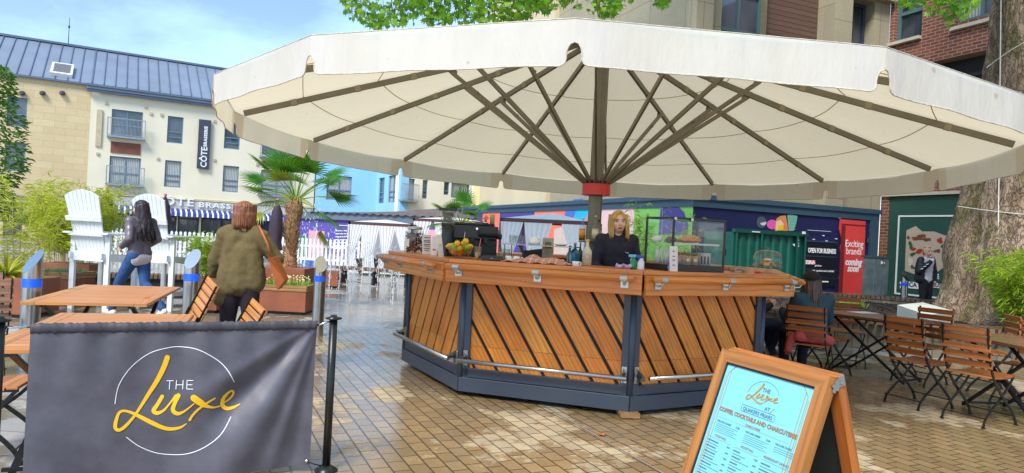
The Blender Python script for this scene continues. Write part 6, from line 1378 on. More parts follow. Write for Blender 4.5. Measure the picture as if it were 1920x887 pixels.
for i, (px, Y, py) in enumerate(jets):
    c = gp_(px, Y); h = at(px, py, Y).z; b = MB(); n = 14
    pts = [c + Vector((rf.uniform(-.012, .012), rf.uniform(-.012, .012), h * .72 * k / n)) for k in range(n + 1)]; b.tube(pts, [rf.uniform(.006, .02) for _ in pts], 6)
    for k in range(80):
        z = h * rf.random() ** .7; sp_r = .03 + .09 * (z / h) ** 2 + (.16 * rf.random() if z < .1 else 0); r_ = rf.uniform(.004, .013); q = c + Vector((rf.gauss(0, 1) * sp_r * .7, rf.gauss(0, 1) * sp_r * .7, z)); b.ball(q, r_, r_, r_ * rf.uniform(1, 3), 5, 3)
    left = px < 450; tag(b.build('fountain_jet', wat, None, True), 'thin white water jet and falling drops %s' % ('beside the second bollard' if left else 'in the fountain between the palm and the kiosk'), 'water jet', 'fountain jets beside the second bollard' if left else 'fountain jets between palm and kiosk')
# blue bag at the fence
b = MB(); c = gp_(580, 18.5)
t = thing('deck_chair', 'folded blue patterned deck chair with white cover leaning by the white fence', 'deck chair', c, R(-12)); b = local(t); b.obox((0, 0, .32), (1, 0, 0), (0, .25, 1), (0, 1, -.25), .2, .27, .05); b.build('fabric', M('blue_pattern', (60, 96, 156), .7, 0, .8, 9), t, bevel=.02); b = local(t); b.obox((-.02, .1, .58), (1, 0, .08), (0, .25, 1), (0, 1, -.25), .21, .05, .06); b.build('headrest', whitep, t, bevel=.02)
b = local(t); 
for x in (-.21, .21): b.bar((x, -.1, 0), (x, .16, .66), .03, .03)
b.build('frame', whitep, t)
# fallen leaves and litter on the paving
lf = M('dead_leaf', (168, 96, 44), .7, 0, .3, 30); rl_ = random.Random(4)
def dleaf(p, s_, lb, grp='fallen leaves on the ground'):
    b = MB(); a0 = rl_.uniform(0, 6); pts = []
    for k in range(10): a = a0 + 2 * pi * k / 10; r_ = s_ * (1 if k % 2 == 0 else .5) * rl_.uniform(.8, 1.1); pts.append(p + Vector((r_ * cos(a), r_ * sin(a), .006 + (.012 * rl_.random()))))
    ctr = p + Vector((0, 0, .016)); 
    for k in range(10): b.face([ctr, pts[k], pts[(k + 1) % 10]])
    return tag(b.build('fallen_leaf', lf), lb, 'leaf', grp)
dleaf(gr(1128, 816, .01), .045, 'largest brown leaf on the paving, beside the drain channel', None)
p = gr(1522, 760, .01); dleaf(p, .06, 'yellowish dead leaf on the paving near the right hand chairs', None)
for px, py in ((836, 700 + 60), (1020, 780), (655, 705), (690, 640), (1205, 836), (1180, 850), (628, 812), (905, 840), (760, 810), (1640, 740), (1600, 780), (1700, 800), (1450, 640 + 190), (700, 770)): dleaf(gr(px, py, .01), .014, 'tiny dead leaf scrap on the block paving', 'tiny leaf scraps on the paving')
p = Vector((-3.35, 6.4, .752)); dleaf(p, .03, 'small brown leaf lying on the farther pale table', None)
dleaf(gr(157, 579, .004), .07, 'brown leaf on the slabs under the farther pale table', None)
# ================================================================ PEOPLE
def hand(mb, wrist, dirv, palm, side=1, curl=.5, s=1.0):
    """wrist point, pointing direction, palm normal"""
    w_ = Vector(wrist); d = Vector(dirv).normalized(); pn_ = Vector(palm); pn_ = (pn_ - d * pn_.dot(d)).normalized(); sd = d.cross(pn_) * side
    for k, o in enumerate((-.03, -.01, .01, .03)):
        L = (.062, .074, .078, .068)[3 - k] * s; base = w_ + d * .085 * s + sd * o * s; caps(mb, w_ + d * .01 + sd * o * .6 * s, .014 * s, base, .0115 * s, 8)
        m1 = base + (d * cos(curl * .8) + pn_ * sin(curl * .8)) * L * .5; m2 = m1 + (d * cos(curl * 1.9) + pn_ * sin(curl * 1.9)) * L * .5
        caps(mb, base, .0098 * s, m1, .009 * s, 8); caps(mb, m1, .009 * s, m2, .0078 * s, 8)
    t0 = w_ + d * .03 * s - sd * .026 * s; t1 = t0 + (d * .6 - sd * .7 + pn_ * .2).normalized() * .04 * s; t2 = t1 + (d * .85 - sd * .15 + pn_ * .4).normalized() * .03 * s
    caps(mb, t0, .0135 * s, t1, .0105 * s, 8); caps(mb, t1, .0105 * s, t2, .009 * s, 8)
HD = {'neck': (0, -.01, 1.40), 'head': (0, .015, 1.565), 'chest': (0, 0, 1.25), 'waist': (0, .0, 1.06), 'pelvis': (0, -.01, .93),
      'shL': (-.17, -.01, 1.375), 'shR': (.17, -.01, 1.375), 'elL': (-.225, -.02, 1.1), 'elR': (.225, -.02, 1.1), 'wrL': (-.235, .06, .86), 'wrR': (.235, .06, .86),
      'hiL': (-.085, 0, .9), 'hiR': (.085, 0, .9), 'knL': (-.095, .02, .49), 'knR': (.095, .02, .49), 'anL': (-.1, -.02, .085), 'anR': (.1, -.02, .085)}
def figure(label, loc, rz, J=None, s=1.0, sk=skin, topm=None, legm=None, shoem=None, yaw=0, tilt=0, vox=.011, handdir=None, infl=.012, sleeve=True, topz=None, cuff=.96, face=True, build_w=1.0, name='person', nod=0):
    J = {**HD, **(J or {})}; J = {k: Vector(v) for k, v in J.items()}; t = thing(name, label, 'person', loc, rz, None, s)
    hm = Matrix.Rotation(yaw, 3, 'Z') @ Matrix.Rotation(tilt, 3, 'Y') @ Matrix.Rotation(nod, 3, 'X'); H = J['head']; hp = lambda x, y, z: H + hm @ Vector((x, y, z))
    def torso(mb, e):
        sl, sr = J['shL'], J['shR']; c = J['chest']; w_ = J['waist']; p = J['pelvis']
        for k, (a, b2) in enumerate(((sl, c), (sr, c))): caps(mb, a, .058 * build_w + e, c + (a - c) * .35 - Vector((0, 0, .02)), .092 * build_w + e)
        caps(mb, sl.lerp(sr, .25), .062 + e, sl.lerp(sr, .75), .062 + e); ax_ = (sr - sl).normalized()
        for q, r_ in ((c, .088), (c - Vector((0, 0, .09)), .086), (w_, .082), (p, .095)): caps(mb, q - ax_ * .062 * build_w, r_ * build_w + e, q + ax_ * .062 * build_w, r_ * build_w + e)
        for s_ in (-1, 1): caps(mb, c + ax_ * .05 * s_, .09 + e, w_ + ax_ * .05 * s_, .078 + e); caps(mb, w_ + ax_ * .05 * s_, .078 + e, p + ax_ * .055 * s_, .095 + e)
    def arms(mb, e, wr_=True):
        for S1 in 'LR': caps(mb, J['sh' + S1], .052 + e, J['el' + S1], .038 + e); caps(mb, J['el' + S1], .038 + e, J['el' + S1].lerp(J['wr' + S1], cuff), .027 + e)
    def legs(mb, e):
        for S1 in 'LR': caps(mb, J['hi' + S1], .088 + e, J['kn' + S1], .056 + e); m_ = J['kn' + S1].lerp(J['an' + S1], .35); caps(mb, J['kn' + S1], .056 + e, m_ + Vector((0, -.012, 0)), .055 + e); caps(mb, m_, .054 + e, J['an' + S1], .036 + e)
    b = local(t); torso(b, 0); arms(b, 0); legs(b, 0); caps(b, J['neck'] - Vector((0, .01, .03)), .058, H - Vector((0, .01, .06)), .05)
    b.ball(hp(0, -.012, .03), .076, .096, .09, 18, 12, hm); b.ball(hp(0, .018, -.03), .062, .075, .082, 16, 10, hm); b.ball(hp(0, .05, -.075), .03, .03, .025, 10, 8, hm)
    caps(b, hp(0, .088, .012), .008, hp(0, .105, -.022), .0125, 8); caps(b, hp(-.012, .09, -.027), .008, hp(.012, .09, -.027), .008, 8)
    for s_ in (-1, 1): b.ball(hp(.077 * s_, -.005, -.005), .012, .02, .03, 8, 6, hm); b.ball(hp(.042 * s_, .058, -.02), .022, .02, .022, 8, 6, hm)
    caps(b, hp(-.04, .078, .032), .011, hp(.04, .078, .032), .011, 8); caps(b, hp(-.015, .088, -.055), .0075, hp(.015, .088, -.055), .0075, 8)
    hd_ = handdir or {}
    for S1, sg in (('L', 1), ('R', -1)):
        d, pn_, cu = hd_.get(S1, (J['wr' + S1] - J['el' + S1], (0 - sg * -1 * .0 + (1 if S1 == 'L' else -1), 0, 0.01), .5)); hand(b, J['wr' + S1], d, pn_, sg, cu)
    for S1 in 'LR': a_ = J['an' + S1]; f_ = J.get('toe' + S1, a_ + Vector((0, .15, -.045))); caps(b, a_ + Vector((0, -.03, -.035)), .035, f_, .028)
    hmi = hm.transposed()
    def tri(c):
        q = hmi @ ((c) - H); ix = abs(q.x)
        if face and q.y > .05:
            if ix < .026 and -.066 < q.z < -.046 and q.y > .085: return 1
            if .02 < ix < .045 and .004 < q.z < .02: return 3 if .026 < ix < .038 else 2
            if .016 < ix < .05 and .031 < q.z < .041: return 4
        return 0
    bo_ = blob(b, 'body', [sk, M('lips', (186, 96, 92), .4, 0, .05), M('eye_white', (196, 190, 186), .3, 0, .02), M('iris', (34, 34, 40), .2, 0, .02), M('brow', (120, 88, 60), .8)], t, vox if not face else min(vox, .0075), 3, tri)
    t_info = {'t': t, 'J': J, 'hp': hp, 'hm': hm, 'H': H}
    if topm:
        b = local(t); torso(b, infl + .006); arms(b, infl + .002); caps(b, J['neck'] - Vector((0, 0, .045)), .07, J['neck'] - Vector((0, 0, .02)), .062)
        if topz: caps(b, J['pelvis'] - Vector((.06, 0, 0)), .11 + infl, J['pelvis'] + Vector((-.06, 0, topz)), .112 + infl); caps(b, J['pelvis'] + Vector((.06, 0, 0)), .11 + infl, J['pelvis'] + Vector((.06, 0, topz)), .112 + infl)
        t_info['top'] = blob(b, 'top', topm, t, .012, 3, None, .008)
    if legm:
        b = local(t); legs(b, .014); p = J['pelvis']
        for s_ in (-1, 1): caps(b, p + Vector((.05 * s_, 0, -.02)), .108, p + Vector((.04 * s_, 0, .05)), .098)
        t_info['legs'] = blob(b, 'trousers', legm, t, .012, 3, None, .006)
    if shoem:
        for S1 in 'LR': b = local(t); a_ = J['an' + S1]; f_ = J.get('toe' + S1, a_ + Vector((0, .15, -.045))); caps(b, a_ + Vector((0, -.035, -.035)), .044, f_, .037); caps(b, a_ + Vector((0, -.01, -.01)), .044, a_ + Vector((0, .03, -.04)), .045); blob(b, 'shoe', shoem, t, .01, 2)
    return t_info
def hair(info, fn, m, name='hair', vox=.009, disp=.004):
    b = local(info['t']); fn(b, info['hp'], info['hm']); return blob(b, name, m, info['t'], vox, 2, None, disp)
def locks(info, n, zr, x_, y0, y1, z1, r0, m, seed, wave=.01, flare=1.2):
    b = local(info['t']); strands(b, info['hp'], n, zr, x_, y0, y1, z1, r0, r0, seed, wave, flare); return b.build('hair_locks', m, info['t'], True)
def hairm(name, c, c2):
    m, nt, p = nm(name); f = nz(nt, coords(nt, 'Object', (60, 60, 4)), 1.5, 3); nt.links.new(mixc(nt, ramp(nt, f, [(.35, 0), (.65, 1)]), lin(c), lin(c2)), p.inputs['Base Color']); p.inputs['Roughness'].default_value = .38; bump(nt, p, f, .5, .004); return m
def strands(b, hp, n, zr, x_, y0, y1, z1, r0, r1, seed, wave=.01, flare=1.2, dirx=0):
    g = random.Random(seed)
    for i in range(n):
        a = y0 + (y1 - y0) * g.random(); ca, sa_ = cos(a), sin(a); r_ = g.uniform(.9, 1.05); P = []
        for k in range(7):
            t_ = k / 6; z = zr + (z1 * g.uniform(.92, 1.03) - zr) * t_; rad = (x_ * (1 + (flare - 1) * t_)) * r_; P.append(hp(ca * rad + dirx * t_ * t_ + wave * sin(t_ * 7 + i) * t_, sa_ * rad * 1.05 - .012 + wave * cos(t_ * 6 + i * 2) * t_, z))
        b.tube(P, [r0 * (1 - .55 * (k / 6) ** 2) for k in range(7)], 6)
# --- barista
navy = M('navy_sweatshirt', (38, 36, 52), .85, 0, .15, 8, .2, 40)
blond = hairm('blond_hair', (222, 186, 110), (178, 134, 70)); brown = hairm('auburn_hair', (92, 54, 36), (150, 100, 70)); dark = hairm('dark_hair', (26, 22, 26), (64, 50, 56)); dbrown = hairm('dark_brown_hair', (44, 32, 28), (96, 68, 48)); blond2 = hairm('bleached_hair', (224, 206, 156), (170, 140, 96))
bar_ = figure('blonde woman in a navy sweatshirt standing behind the bar beside the parasol pole', (1.125, 7.36, .14), pi + .16, {'elL': (-.25, .03, 1.1), 'elR': (.25, .03, 1.1), 'wrL': (-.2, .22, 1.06), 'wrR': (.2, .22, 1.06)}, 1.0, skin2, navy, M('black_trousers', (26, 26, 30), .8), blackp, yaw=-.12, tilt=.05, vox=.007, handdir={'L': ((.1, 1, -.3), (0, -.2, -1), .3), 'R': ((-.1, 1, -.3), (0, -.2, -1), .3)})
def h1(b, hp, hm):
    b.ball(hp(0, -.022, .042), .088, .1, .094, 16, 12, hm)
    for s_ in (-1, 1): caps(b, hp(.012 * s_, .06, .118), .018, hp(.066 * s_, .055, .04), .016)
    strands(b, hp, 70, .07, .085, R(150), R(390), -.19, .016, .016, 3, .008, 1.18)
    strands(b, hp, 14, .08, .082, R(15), R(42), -.17, .012, .012, 4, .008, 1.2); strands(b, hp, 14, .08, .082, R(138), R(165), -.17, .012, .012, 5, .008, 1.2)
hair(bar_, h1, blond); locks(bar_, 60, .09, .096, R(150), R(390), -.2, .0045, blond, 33, .01, 1.2); locks(bar_, 16, .09, .094, R(18), R(44), -.18, .004, blond, 34, .01, 1.2); locks(bar_, 16, .09, .094, R(136), R(162), -.18, .004, blond, 35, .01, 1.2)
b = local(bar_['t']); J_ = bar_['J']; stroke(b, [(0, .006, .003), (.008, -.002, .006), (.018, 0, .005), (.04, .012, .001)], lambda x, y: J_['chest'] + Vector((-.09 + x, .122, .0 + y)), 3); b.build('chest_mark', white, bar_['t'])
# --- woman in the green cardigan
jean = M('jeans', (40, 76, 128), .85, 0, .35, 9, .2, 90); greenk = nm('green_knit'); m, nt, p = greenk; v = coords(nt, 'Object'); vr = N(nt, 'ShaderNodeTexVoronoi', Scale=150.0); nt.links.new(v, vr.inputs['Vector'])
f = nz(nt, v, 4, 4); nt.links.new(mixc(nt, ramp(nt, vr.outputs['Distance'], [(0, 0), (.6, 1)]), mixc(nt, ramp(nt, f, [(.3, 0), (.7, 1)]), lin((116, 102, 64)), lin((134, 120, 80))), lin((98, 86, 54))), p.inputs['Base Color']); p.inputs['Roughness'].default_value = .95; bump(nt, p, vr.outputs['Distance'], .8, .006); greenk = m
wc = gp_(456, 6.7); sW = 1.01
wg = figure('woman with auburn bob in baggy olive cardigan, seen from behind, carrying folded chairs', wc, .06, {'elR': (.31, .04, 1.15), 'wrR': (.17, .27, 1.2), 'elL': (-.265, .03, 1.12), 'wrL': (-.3, .12, .95), 'knL': (-.12, .03, .49), 'anL': (-.14, 0, .085), 'anR': (.12, -.03, .085)}, sW, skin, None, M('black_plum_trousers', (34, 28, 40), .85, 0, .1, 6), blackp, face=False, vox=.012, handdir={'L': ((-.1, .5, -.9), (0, 0, -1), 1.1), 'R': ((-.6, .5, .3), (0, -1, 0), .8)}, yaw=.1)
b = local(wg['t']); J = wg['J']
for s_ in (-1, 1):
    caps(b, (s_ * .09, 0, 1.41), .066, (s_ * .18, -.01, 1.365), .074); caps(b, (s_ * .08, -.01, 1.33), .092, (s_ * .105, -.01, 1.05), .1)
caps(b, J['neck'] - Vector((0, 0, .03)), .075, J['neck'], .06)
caps(b, (-.11, -.01, 1.05), .1, (-.145, 0, .86), .105); caps(b, (-.145, 0, .86), .105, (-.17, .0, .75), .085); caps(b, (.11, -.01, 1.05), .1, (.12, 0, .96), .105); caps(b, (.12, 0, .96), .105, (.13, .0, .9), .098); caps(b, (0, -.01, 1.2), .12, (0, -.01, .9), .135); caps(b, (-.12, 0, .85), .115, (.08, 0, .92), .12)
caps(b, (-.19, 0, 1.33), .066, J['elL'], .066); caps(b, J['elL'], .068, J['wrL'].lerp(J['elL'], .12), .052); caps(b, (.19, -.01, 1.34), .066, J['elR'], .07); caps(b, J['elR'], .072, J['wrR'].lerp(J['elR'], .1), .055)
cg_ = blob(b, 'cardigan', greenk, wg['t'], .012, 9, None, .014)
def h2(b, hp, hm):
    b.ball(hp(0, -.02, .035), .096, .11, .1, 16, 12, hm); strands(b, hp, 90, .06, .088, R(160), R(380), -.12, .018, .018, 8, .004, 1.0)
    for k in range(14): a = R(190 + k * 12); caps(b, hp(.09 * cos(a), .09 * sin(a) - .01, .0), .03, hp(.092 * cos(a), .085 * sin(a), -.1), .024)
hair(wg, h2, brown, disp=.004); locks(wg, 170, .1, .1, R(150), R(390), -.135, .0065, brown, 31, .004, 1.0)
tan = M('tan_leather', (172, 96, 46), .45, 0, .15, 6, .05)
q = WM[wg['t'].name] @ Vector((.285, .03, .98)); hb = thing('handbag', 'tan leather shoulder bag hanging at the right hip of the woman in green', 'bag', q); b = MB()
ax_ = Vector((.42, .0, -.9)).normalized(); ay_ = Vector((0.9, -.1, .42)).normalized(); c = q + Vector((.06, -.02, .1)); b.obox(c, ax_, Vector((.1, 1, .0)), ay_.cross(Vector((0, 1, 0))).cross(ax_), .15, .055, .03)
b.v = []; b.f = []; b.u = []; b.m = []
T_ = WM[wg['t'].name]; pts = [T_ @ Vector(v_) for v_ in ((.27, -.1, 1.16), (.33, -.12, 1.17), (.415, -.02, .95), (.36, -.06, .86))]
n_ = Vector((.1, 1, .1)).normalized() * .1; b.face(pts); b.face([p_ + n_ for p_ in pts][::-1])
for i in range(4): j = (i + 1) % 4; b.face([pts[i], pts[j], pts[j] + n_, pts[i] + n_])
b.build('bag_body', tan, hb, bevel=.015); b = MB(); b.tube([T_ @ Vector(v_) for v_ in ((.3, -.1, 1.17), (.26, -.105, 1.3), (.2, -.1, 1.41), (.15, -.03, 1.46), (.15, .08, 1.41), (.22, .12, 1.25), (.3, .05, 1.15))], .011, 8); b.build('strap', tan, hb, True)
# --- walking woman
leath = M('grey_leather', (98, 90, 100), .42, 0, .25, 5, .5, 12, coat=.1)
wk = figure('woman with long dark hair walking left in grey leather jacket and blue jeans', gp_(262, 10.2), R(66), {'knR': (.07, -.06, .5), 'anR': (.09, -.42, .17), 'toeR': (.09, -.3, .05), 'knL': (-.08, .28, .51), 'anL': (-.08, .4, .1), 'toeL': (-.08, .54, .06), 'elR': (.24, -.08, 1.14), 'wrR': (.2, .14, 1.02), 'elL': (-.24, -.1, 1.14), 'wrL': (-.18, .12, 1.02), 'hiL': (-.085, -.02, .9), 'hiR': (.085, .02, .9)}, 1.04, skin, leath, jean, M('white_shoe', (220, 220, 222), .5), yaw=.35, nod=-.12, face=True, vox=.01, infl=.014)
b = local(wk['t']); p = wk['J']['pelvis']; caps(b, p + Vector((-.055, 0, .0)), .114, p + Vector((.055, 0, .0)), .114); caps(b, p + Vector((-.055, 0, -.055)), .121, p + Vector((.055, 0, -.055)), .121); blob(b, 'shirt_hem', M('pale_shirt', (206, 196, 204), .9, 0, .1, 10), wk['t'], .012, 3, None, .01)
def h3(b, hp, hm):
    b.ball(hp(0, -.02, .035), .088, .104, .096, 16, 12, hm); strands(b, hp, 80, .06, .084, R(165), R(378), -.36, .018, .018, 12, .02, 1.25); strands(b, hp, 26, .06, .085, R(200), R(330), -.47, .02, .02, 13, .03, 1.3)
hair(wk, h3, dark, disp=.006); locks(wk, 110, .08, .092, R(165), R(378), -.45, .007, dark, 32, .03, 1.35)
# --- man by the tree
man = figure('man with bleached hair in black jacket and white tee, hand at mouth, by tree', Vector((at(1737, 500, 16.7).x, 16.7, 0)), pi + .35, {'elR': (.27, .04, 1.12), 'wrR': (.07, .22, 1.4), 'elL': (-.27, -.02, 1.1), 'wrL': (-.2, .06, .88)}, 1.045, skin, M('white_tee', (222, 222, 226), .85, 0, .05), M('black_jeans', (24, 26, 34), .85), blackp, yaw=-.15, vox=.01, handdir={'R': ((-.25, -.1, .5), (0, -1, .3), .9), 'L': ((.1, .3, -1), (1, 0, 0), .7)}, infl=.01)
jk = M('black_jacket', (24, 28, 38), .6, 0, .2, 8, .2, 20); b = local(man['t']); J = man['J']
for s_, S1 in ((-1, 'L'), (1, 'R')):
    caps(b, J['sh' + S1], .085, J['el' + S1], .078); caps(b, J['el' + S1], .078, J['el' + S1].lerp(J['wr' + S1], .8), .055); caps(b, (s_ * .14, -.03, 1.34), .1, (s_ * .155, -.02, .92), .1); caps(b, (s_ * .1, -.09, 1.3), .09, (s_ * .1, -.09, .92), .1)
caps(b, (-.08, -.06, 1.4), .06, (.08, -.06, 1.4), .06); blob(b, 'jacket', jk, man['t'], .014, 3, None, .012)
b = local(man['t'])
for S1 in 'LR':
    e, w_ = J['el' + S1], J['wr' + S1]; sd = 1 if S1 == 'R' else -1
    for k in range(3): q = e.lerp(w_, .2 + .2 * k); b.obox(q + Vector((sd * .052, .04, 0)), (w_ - e), (0, 1, .2), (sd, .5, 0), .018, .03, .02)
b.build('sleeve_patch', white, man['t'], bevel=.008)
def h4(b, hp, hm):
    b.ball(hp(0, -.022, .05), .084, .1, .09, 14, 10, hm); g = random.Random(5)
    for k in range(26): a = g.uniform(0, 2 * pi); r_ = .06; q = hp(r_ * cos(a), r_ * sin(a) - .01, .105); b.tube([q, q + Vector((g.uniform(-.03, .03), g.uniform(-.02, .04), .03))], [.014, .006], 6)
hair(man, h4, blond2)
# --- seated woman seen from behind
SJ = {'neck': (0, -.02, .95), 'head': (0, .02, 1.11), 'chest': (0, -.03, .8), 'waist': (0, -.05, .62), 'pelvis': (0, -.06, .52), 'shL': (-.17, -.02, .92), 'shR': (.17, -.02, .92), 'elL': (-.24, .06, .68), 'elR': (.24, .08, .7), 'wrL': (-.2, .28, .76), 'wrR': (.15, .32, .78), 'hiL': (-.09, -.02, .51), 'hiR': (.09, -.02, .51), 'knL': (-.11, .4, .5), 'knR': (.12, .4, .5), 'anL': (-.13, .34, .085), 'anR': (.12, .42, .085)}
teal = M('teal_cotton', (44, 74, 88), .9, 0, .2, 8, .2, 40)
se = figure('seated woman in black cap and teal top with long hair, back turned', (3.5, 7.98, 0), R(2), SJ, 1.03, skin, teal, M('dark_plum_trousers', (30, 28, 44), .85), blackp, yaw=-.5, face=False, vox=.012, infl=.02)
def h5(b, hp, hm): b.ball(hp(0, -.02, .02), .086, .1, .09, 14, 10, hm); strands(b, hp, 90, .03, .085, R(170), R(372), -.44, .02, .02, 21, .025, 1.35)
hair(se, h5, dbrown, disp=.006); locks(se, 110, .04, .093, R(170), R(372), -.47, .007, dbrown, 36, .03, 1.4)
b = local(se['t']); hp = se['hp']; b.ball(hp(0, -.015, .055), .098, .115, .085, 16, 10, se['hm']); caps(b, hp(-.05, .1, .05), .015, hp(.05, .1, .05), .015); caps(b, hp(-.035, .15, .04), .012, hp(.035, .15, .04), .012); blob(b, 'cap', M('black_cap', (18, 18, 22), .8), se['t'], .009, 2)
b = local(se['t'])
for k in range(8): a = R(-100 + 28 * k); 
caps(b, (-.2, -.18, .52), .05, (.12, -.2, .49), .06); caps(b, (-.2, -.17, .56), .04, (.05, -.19, .54), .05); caps(b, (-.25, -.12, .52), .05, (-.29, -.1, .36), .045); caps(b, (-.25, -.06, .5), .045, (-.26, -.02, .33), .04)
blob(b, 'scarf', M('coral_scarf', (190, 82, 78), .95, 0, .2, 14, .4, 60), se['t'], .012, 3, None, .014)
hi = figure('mostly hidden seated person in dark jeans across the table, behind the kiosk post', (2.96, 8.75, 0), R(-82), {**SJ, 'wrR': (.05, .36, .8), 'wrL': (-.1, .36, .8), 'knL': (-.11, .42, .52), 'knR': (.1, .48, .58), 'anR': (.02, .36, .16), 'anL': (-.1, .5, .09)}, 1.0, skin, M('black_jumper', (28, 28, 34), .9), M('dark_jeans', (34, 46, 70), .85, 0, .3, 8), M('tan_shoe', (168, 140, 104), .7), face=False, vox=.012)
hair(hi, h4, dark)
# ================================================================ PLANTS
rp = random.Random(17)
def leafquad(b, p, d, L, w, up=None, fold=.25):
    d = Vector(d).normalized(); up = Vector(up or (rp.uniform(-1, 1), rp.uniform(-1, 1), 1)); s_ = d.cross(up); s_ = s_.normalized() if s_.length > .01 else Vector((1, 0, 0)); n = s_.cross(d)
    m = p + d * L * .45; e = p + d * L - Vector((0, 0, L * .12)); b.face([p, m + s_ * w / 2 + n * w * fold, e]); b.f[-1] = b.f[-1]; b.face([p, e, m - s_ * w / 2 + n * w * fold])
def bamboo(label, c, rad, h, stems, lm, per=60, L=.13, w=.016, lean=.15, z0=.5, grp=None, top=1.0):
    t = thing('bamboo', label, 'bamboo', (c[0], c[1], z0), 0, grp); b = MB(); lb = MB(); c = Vector((c[0], c[1], z0))
    for i in range(stems):
        a = rp.uniform(0, 2 * pi); r_ = rad * .5 * math.sqrt(rp.random()); p = c + Vector((r_ * cos(a), r_ * sin(a) * .6, 0)); H = h * rp.uniform(.6, 1.0); tip = p + Vector((cos(a) * lean * H * rp.uniform(.3, 1.6) + rp.uniform(-.1, .1) * rad, sin(a) * lean * H, H)); pts = [p.lerp(tip, k / 6) + Vector((cos(a), sin(a), 0)) * rad * .35 * (k / 6) ** 2 for k in range(7)]; b.tube(pts, [.007 * (1 - .7 * k / 6) for k in range(7)], 5)
        for j in range(per):
            t_ = rp.uniform(.12, 1) ** .8; k = min(5, int(t_ * 6)); q = pts[k].lerp(pts[k + 1], t_ * 6 - k); a2 = rp.uniform(0, 2 * pi); tw_ = q + Vector((cos(a2), sin(a2), rp.uniform(-.1, .7))) * rp.uniform(.03, .3) * rad; 
            if j % 3 == 0: b.tube([q, tw_], [.003, .0015], 3, False)
            for _ in range(4): a3 = a2 + rp.uniform(-1, 1); leafquad(lb, tw_ + Vector((rp.uniform(-.03, .03),) * 3), (cos(a3), sin(a3), rp.uniform(-.8, .5)), L * rp.uniform(.6, 1.3), w * rp.uniform(.7, 1.2))
    b.build('stems', M('bamboo_stem', (176, 168, 84), .5, 0, .2), t); lb.build('leaves', lm, t); return t
limel = leafm('lime_bamboo_leaf', (176, 190, 40), (216, 214, 70), .4); greenl = leafm('green_bamboo_leaf', (96, 132, 44), (150, 170, 56), .4); brightl = leafm('bright_bamboo_leaf', (130, 168, 40), (188, 206, 66), .45)
bamboo('dense lime yellow bamboo growing between the stone wall and the garden chairs', gp_(134, 13.8), .85, 1.6, 44, limel, 50, .13, .018, .12, .5)
bamboo('tall sparse bamboo with golden stems at the left edge, in front of the stone wall', gp_(36, 10.6), .8, 1.9, 14, limel, 24, .14, .017, .16, .45)
bamboo('thin feathery bamboo behind the left garden chair', gp_(196, 15.5), .9, 2.0, 10, greenl, 22, .12, .014, .12, .4)
bamboo('young bright green bamboo in the narrow planter behind the second bollard', gp_(400, 11.4), .42, .85, 26, brightl, 26, .11, .018, .15, .5)
bamboo('bright green bamboo growing in front of the big tree trunk', Vector((8.25, 10.75, 0)), .85, 1.3, 60, brightl, 48, .14, .02, .16, .4)
bamboo('thin bamboo behind the blonde woman, rising above the display cabinet', gp_(1243, 14.5), .75, 2.3, 14, greenl, 40, .12, .016, .1, 0)
shl = leafm('dark_shrub_leaf', (44, 92, 32), (86, 136, 44), .3)
t = thing('shrub', 'dark green leafy tree edge entering the picture at the far left', 'shrub', gp_(-34, 11.5)); b = local(t); b.tube([(0, 0, 0), (.05, 0, 1.5), (0, 0, 3.2)], [.05, .04, .02], 8); b.build('trunk', M('shrub_bark', (96, 80, 60), .9), t)
b = local(t)
for i in range(2600): a = rp.uniform(0, 2 * pi); z = rp.uniform(1.3, 3.9); r_ = .62 * math.sqrt(rp.random()) * (1 - abs(z - 2.5) / 2.2) + .04 * sin(z * 9); leafquad(b, Vector((r_ * cos(a), r_ * sin(a), z)), (cos(a), sin(a), rp.uniform(-.6, .6)), rp.uniform(.08, .13), .05)
b.build('crown', shl, t)
# --- fan palms
palmg = leafm('palm_leaf', (34, 96, 30), (84, 150, 44), .35, .35); palmy = leafm('palm_leaf_yellow', (120, 150, 40), (190, 180, 60), .4, .5)
fib = M('palm_fibre', (160, 122, 88), .95, 0, .5, 22, 1.0, 50)
def fan(b, s_, p0, tip, r_, n=20, droop=.25, spread=3.3):
    """petiole from p0 to tip then a fan"""
    p0, tip = Vector(p0), Vector(tip); d = (tip - p0).normalized(); mid = p0.lerp(tip, .5) + Vector((0, 0, .04)); s_.tube([p0, mid, tip], [.014, .009, .007], 5)
    side = d.cross(Vector((0, 0, 1))); side = side.normalized() if side.length > .05 else Vector((1, 0, 0)); n_ = side.cross(d).normalized(); tl = rp.uniform(-.5, .5); side = (side * cos(tl) + n_ * sin(tl)).normalized(); nn = side.cross(d)
    for k in range(n):
        a = (k / (n - 1) - .5) * spread; dr_ = d * cos(a) + side * sin(a); L = r_ * (1 - .22 * abs(a / spread * 2) ** 2) * rp.uniform(.93, 1.04); w = L * .04
        sd = (-d * sin(a) + side * cos(a)); P = []; 
        for j in range(5): t_ = j / 4; P.append(tip + dr_ * L * t_ - Vector((0, 0, droop * L * t_ ** 2.5)) + nn * .12 * L * t_ * abs(a) * .4)
        for j in range(4):
            w0 = w * (.35, 1, .95, .6, .02)[j]; w1 = w * (.35, 1, .95, .6, .02)[j + 1]; up = nn * .3
            b.face([P[j] - sd * w0 + up * w0, P[j], P[j + 1], P[j + 1] - sd * w1 + up * w1]); b.face([P[j], P[j] + sd * w0 + up * w0, P[j + 1] + sd * w1 + up * w1, P[j + 1]])
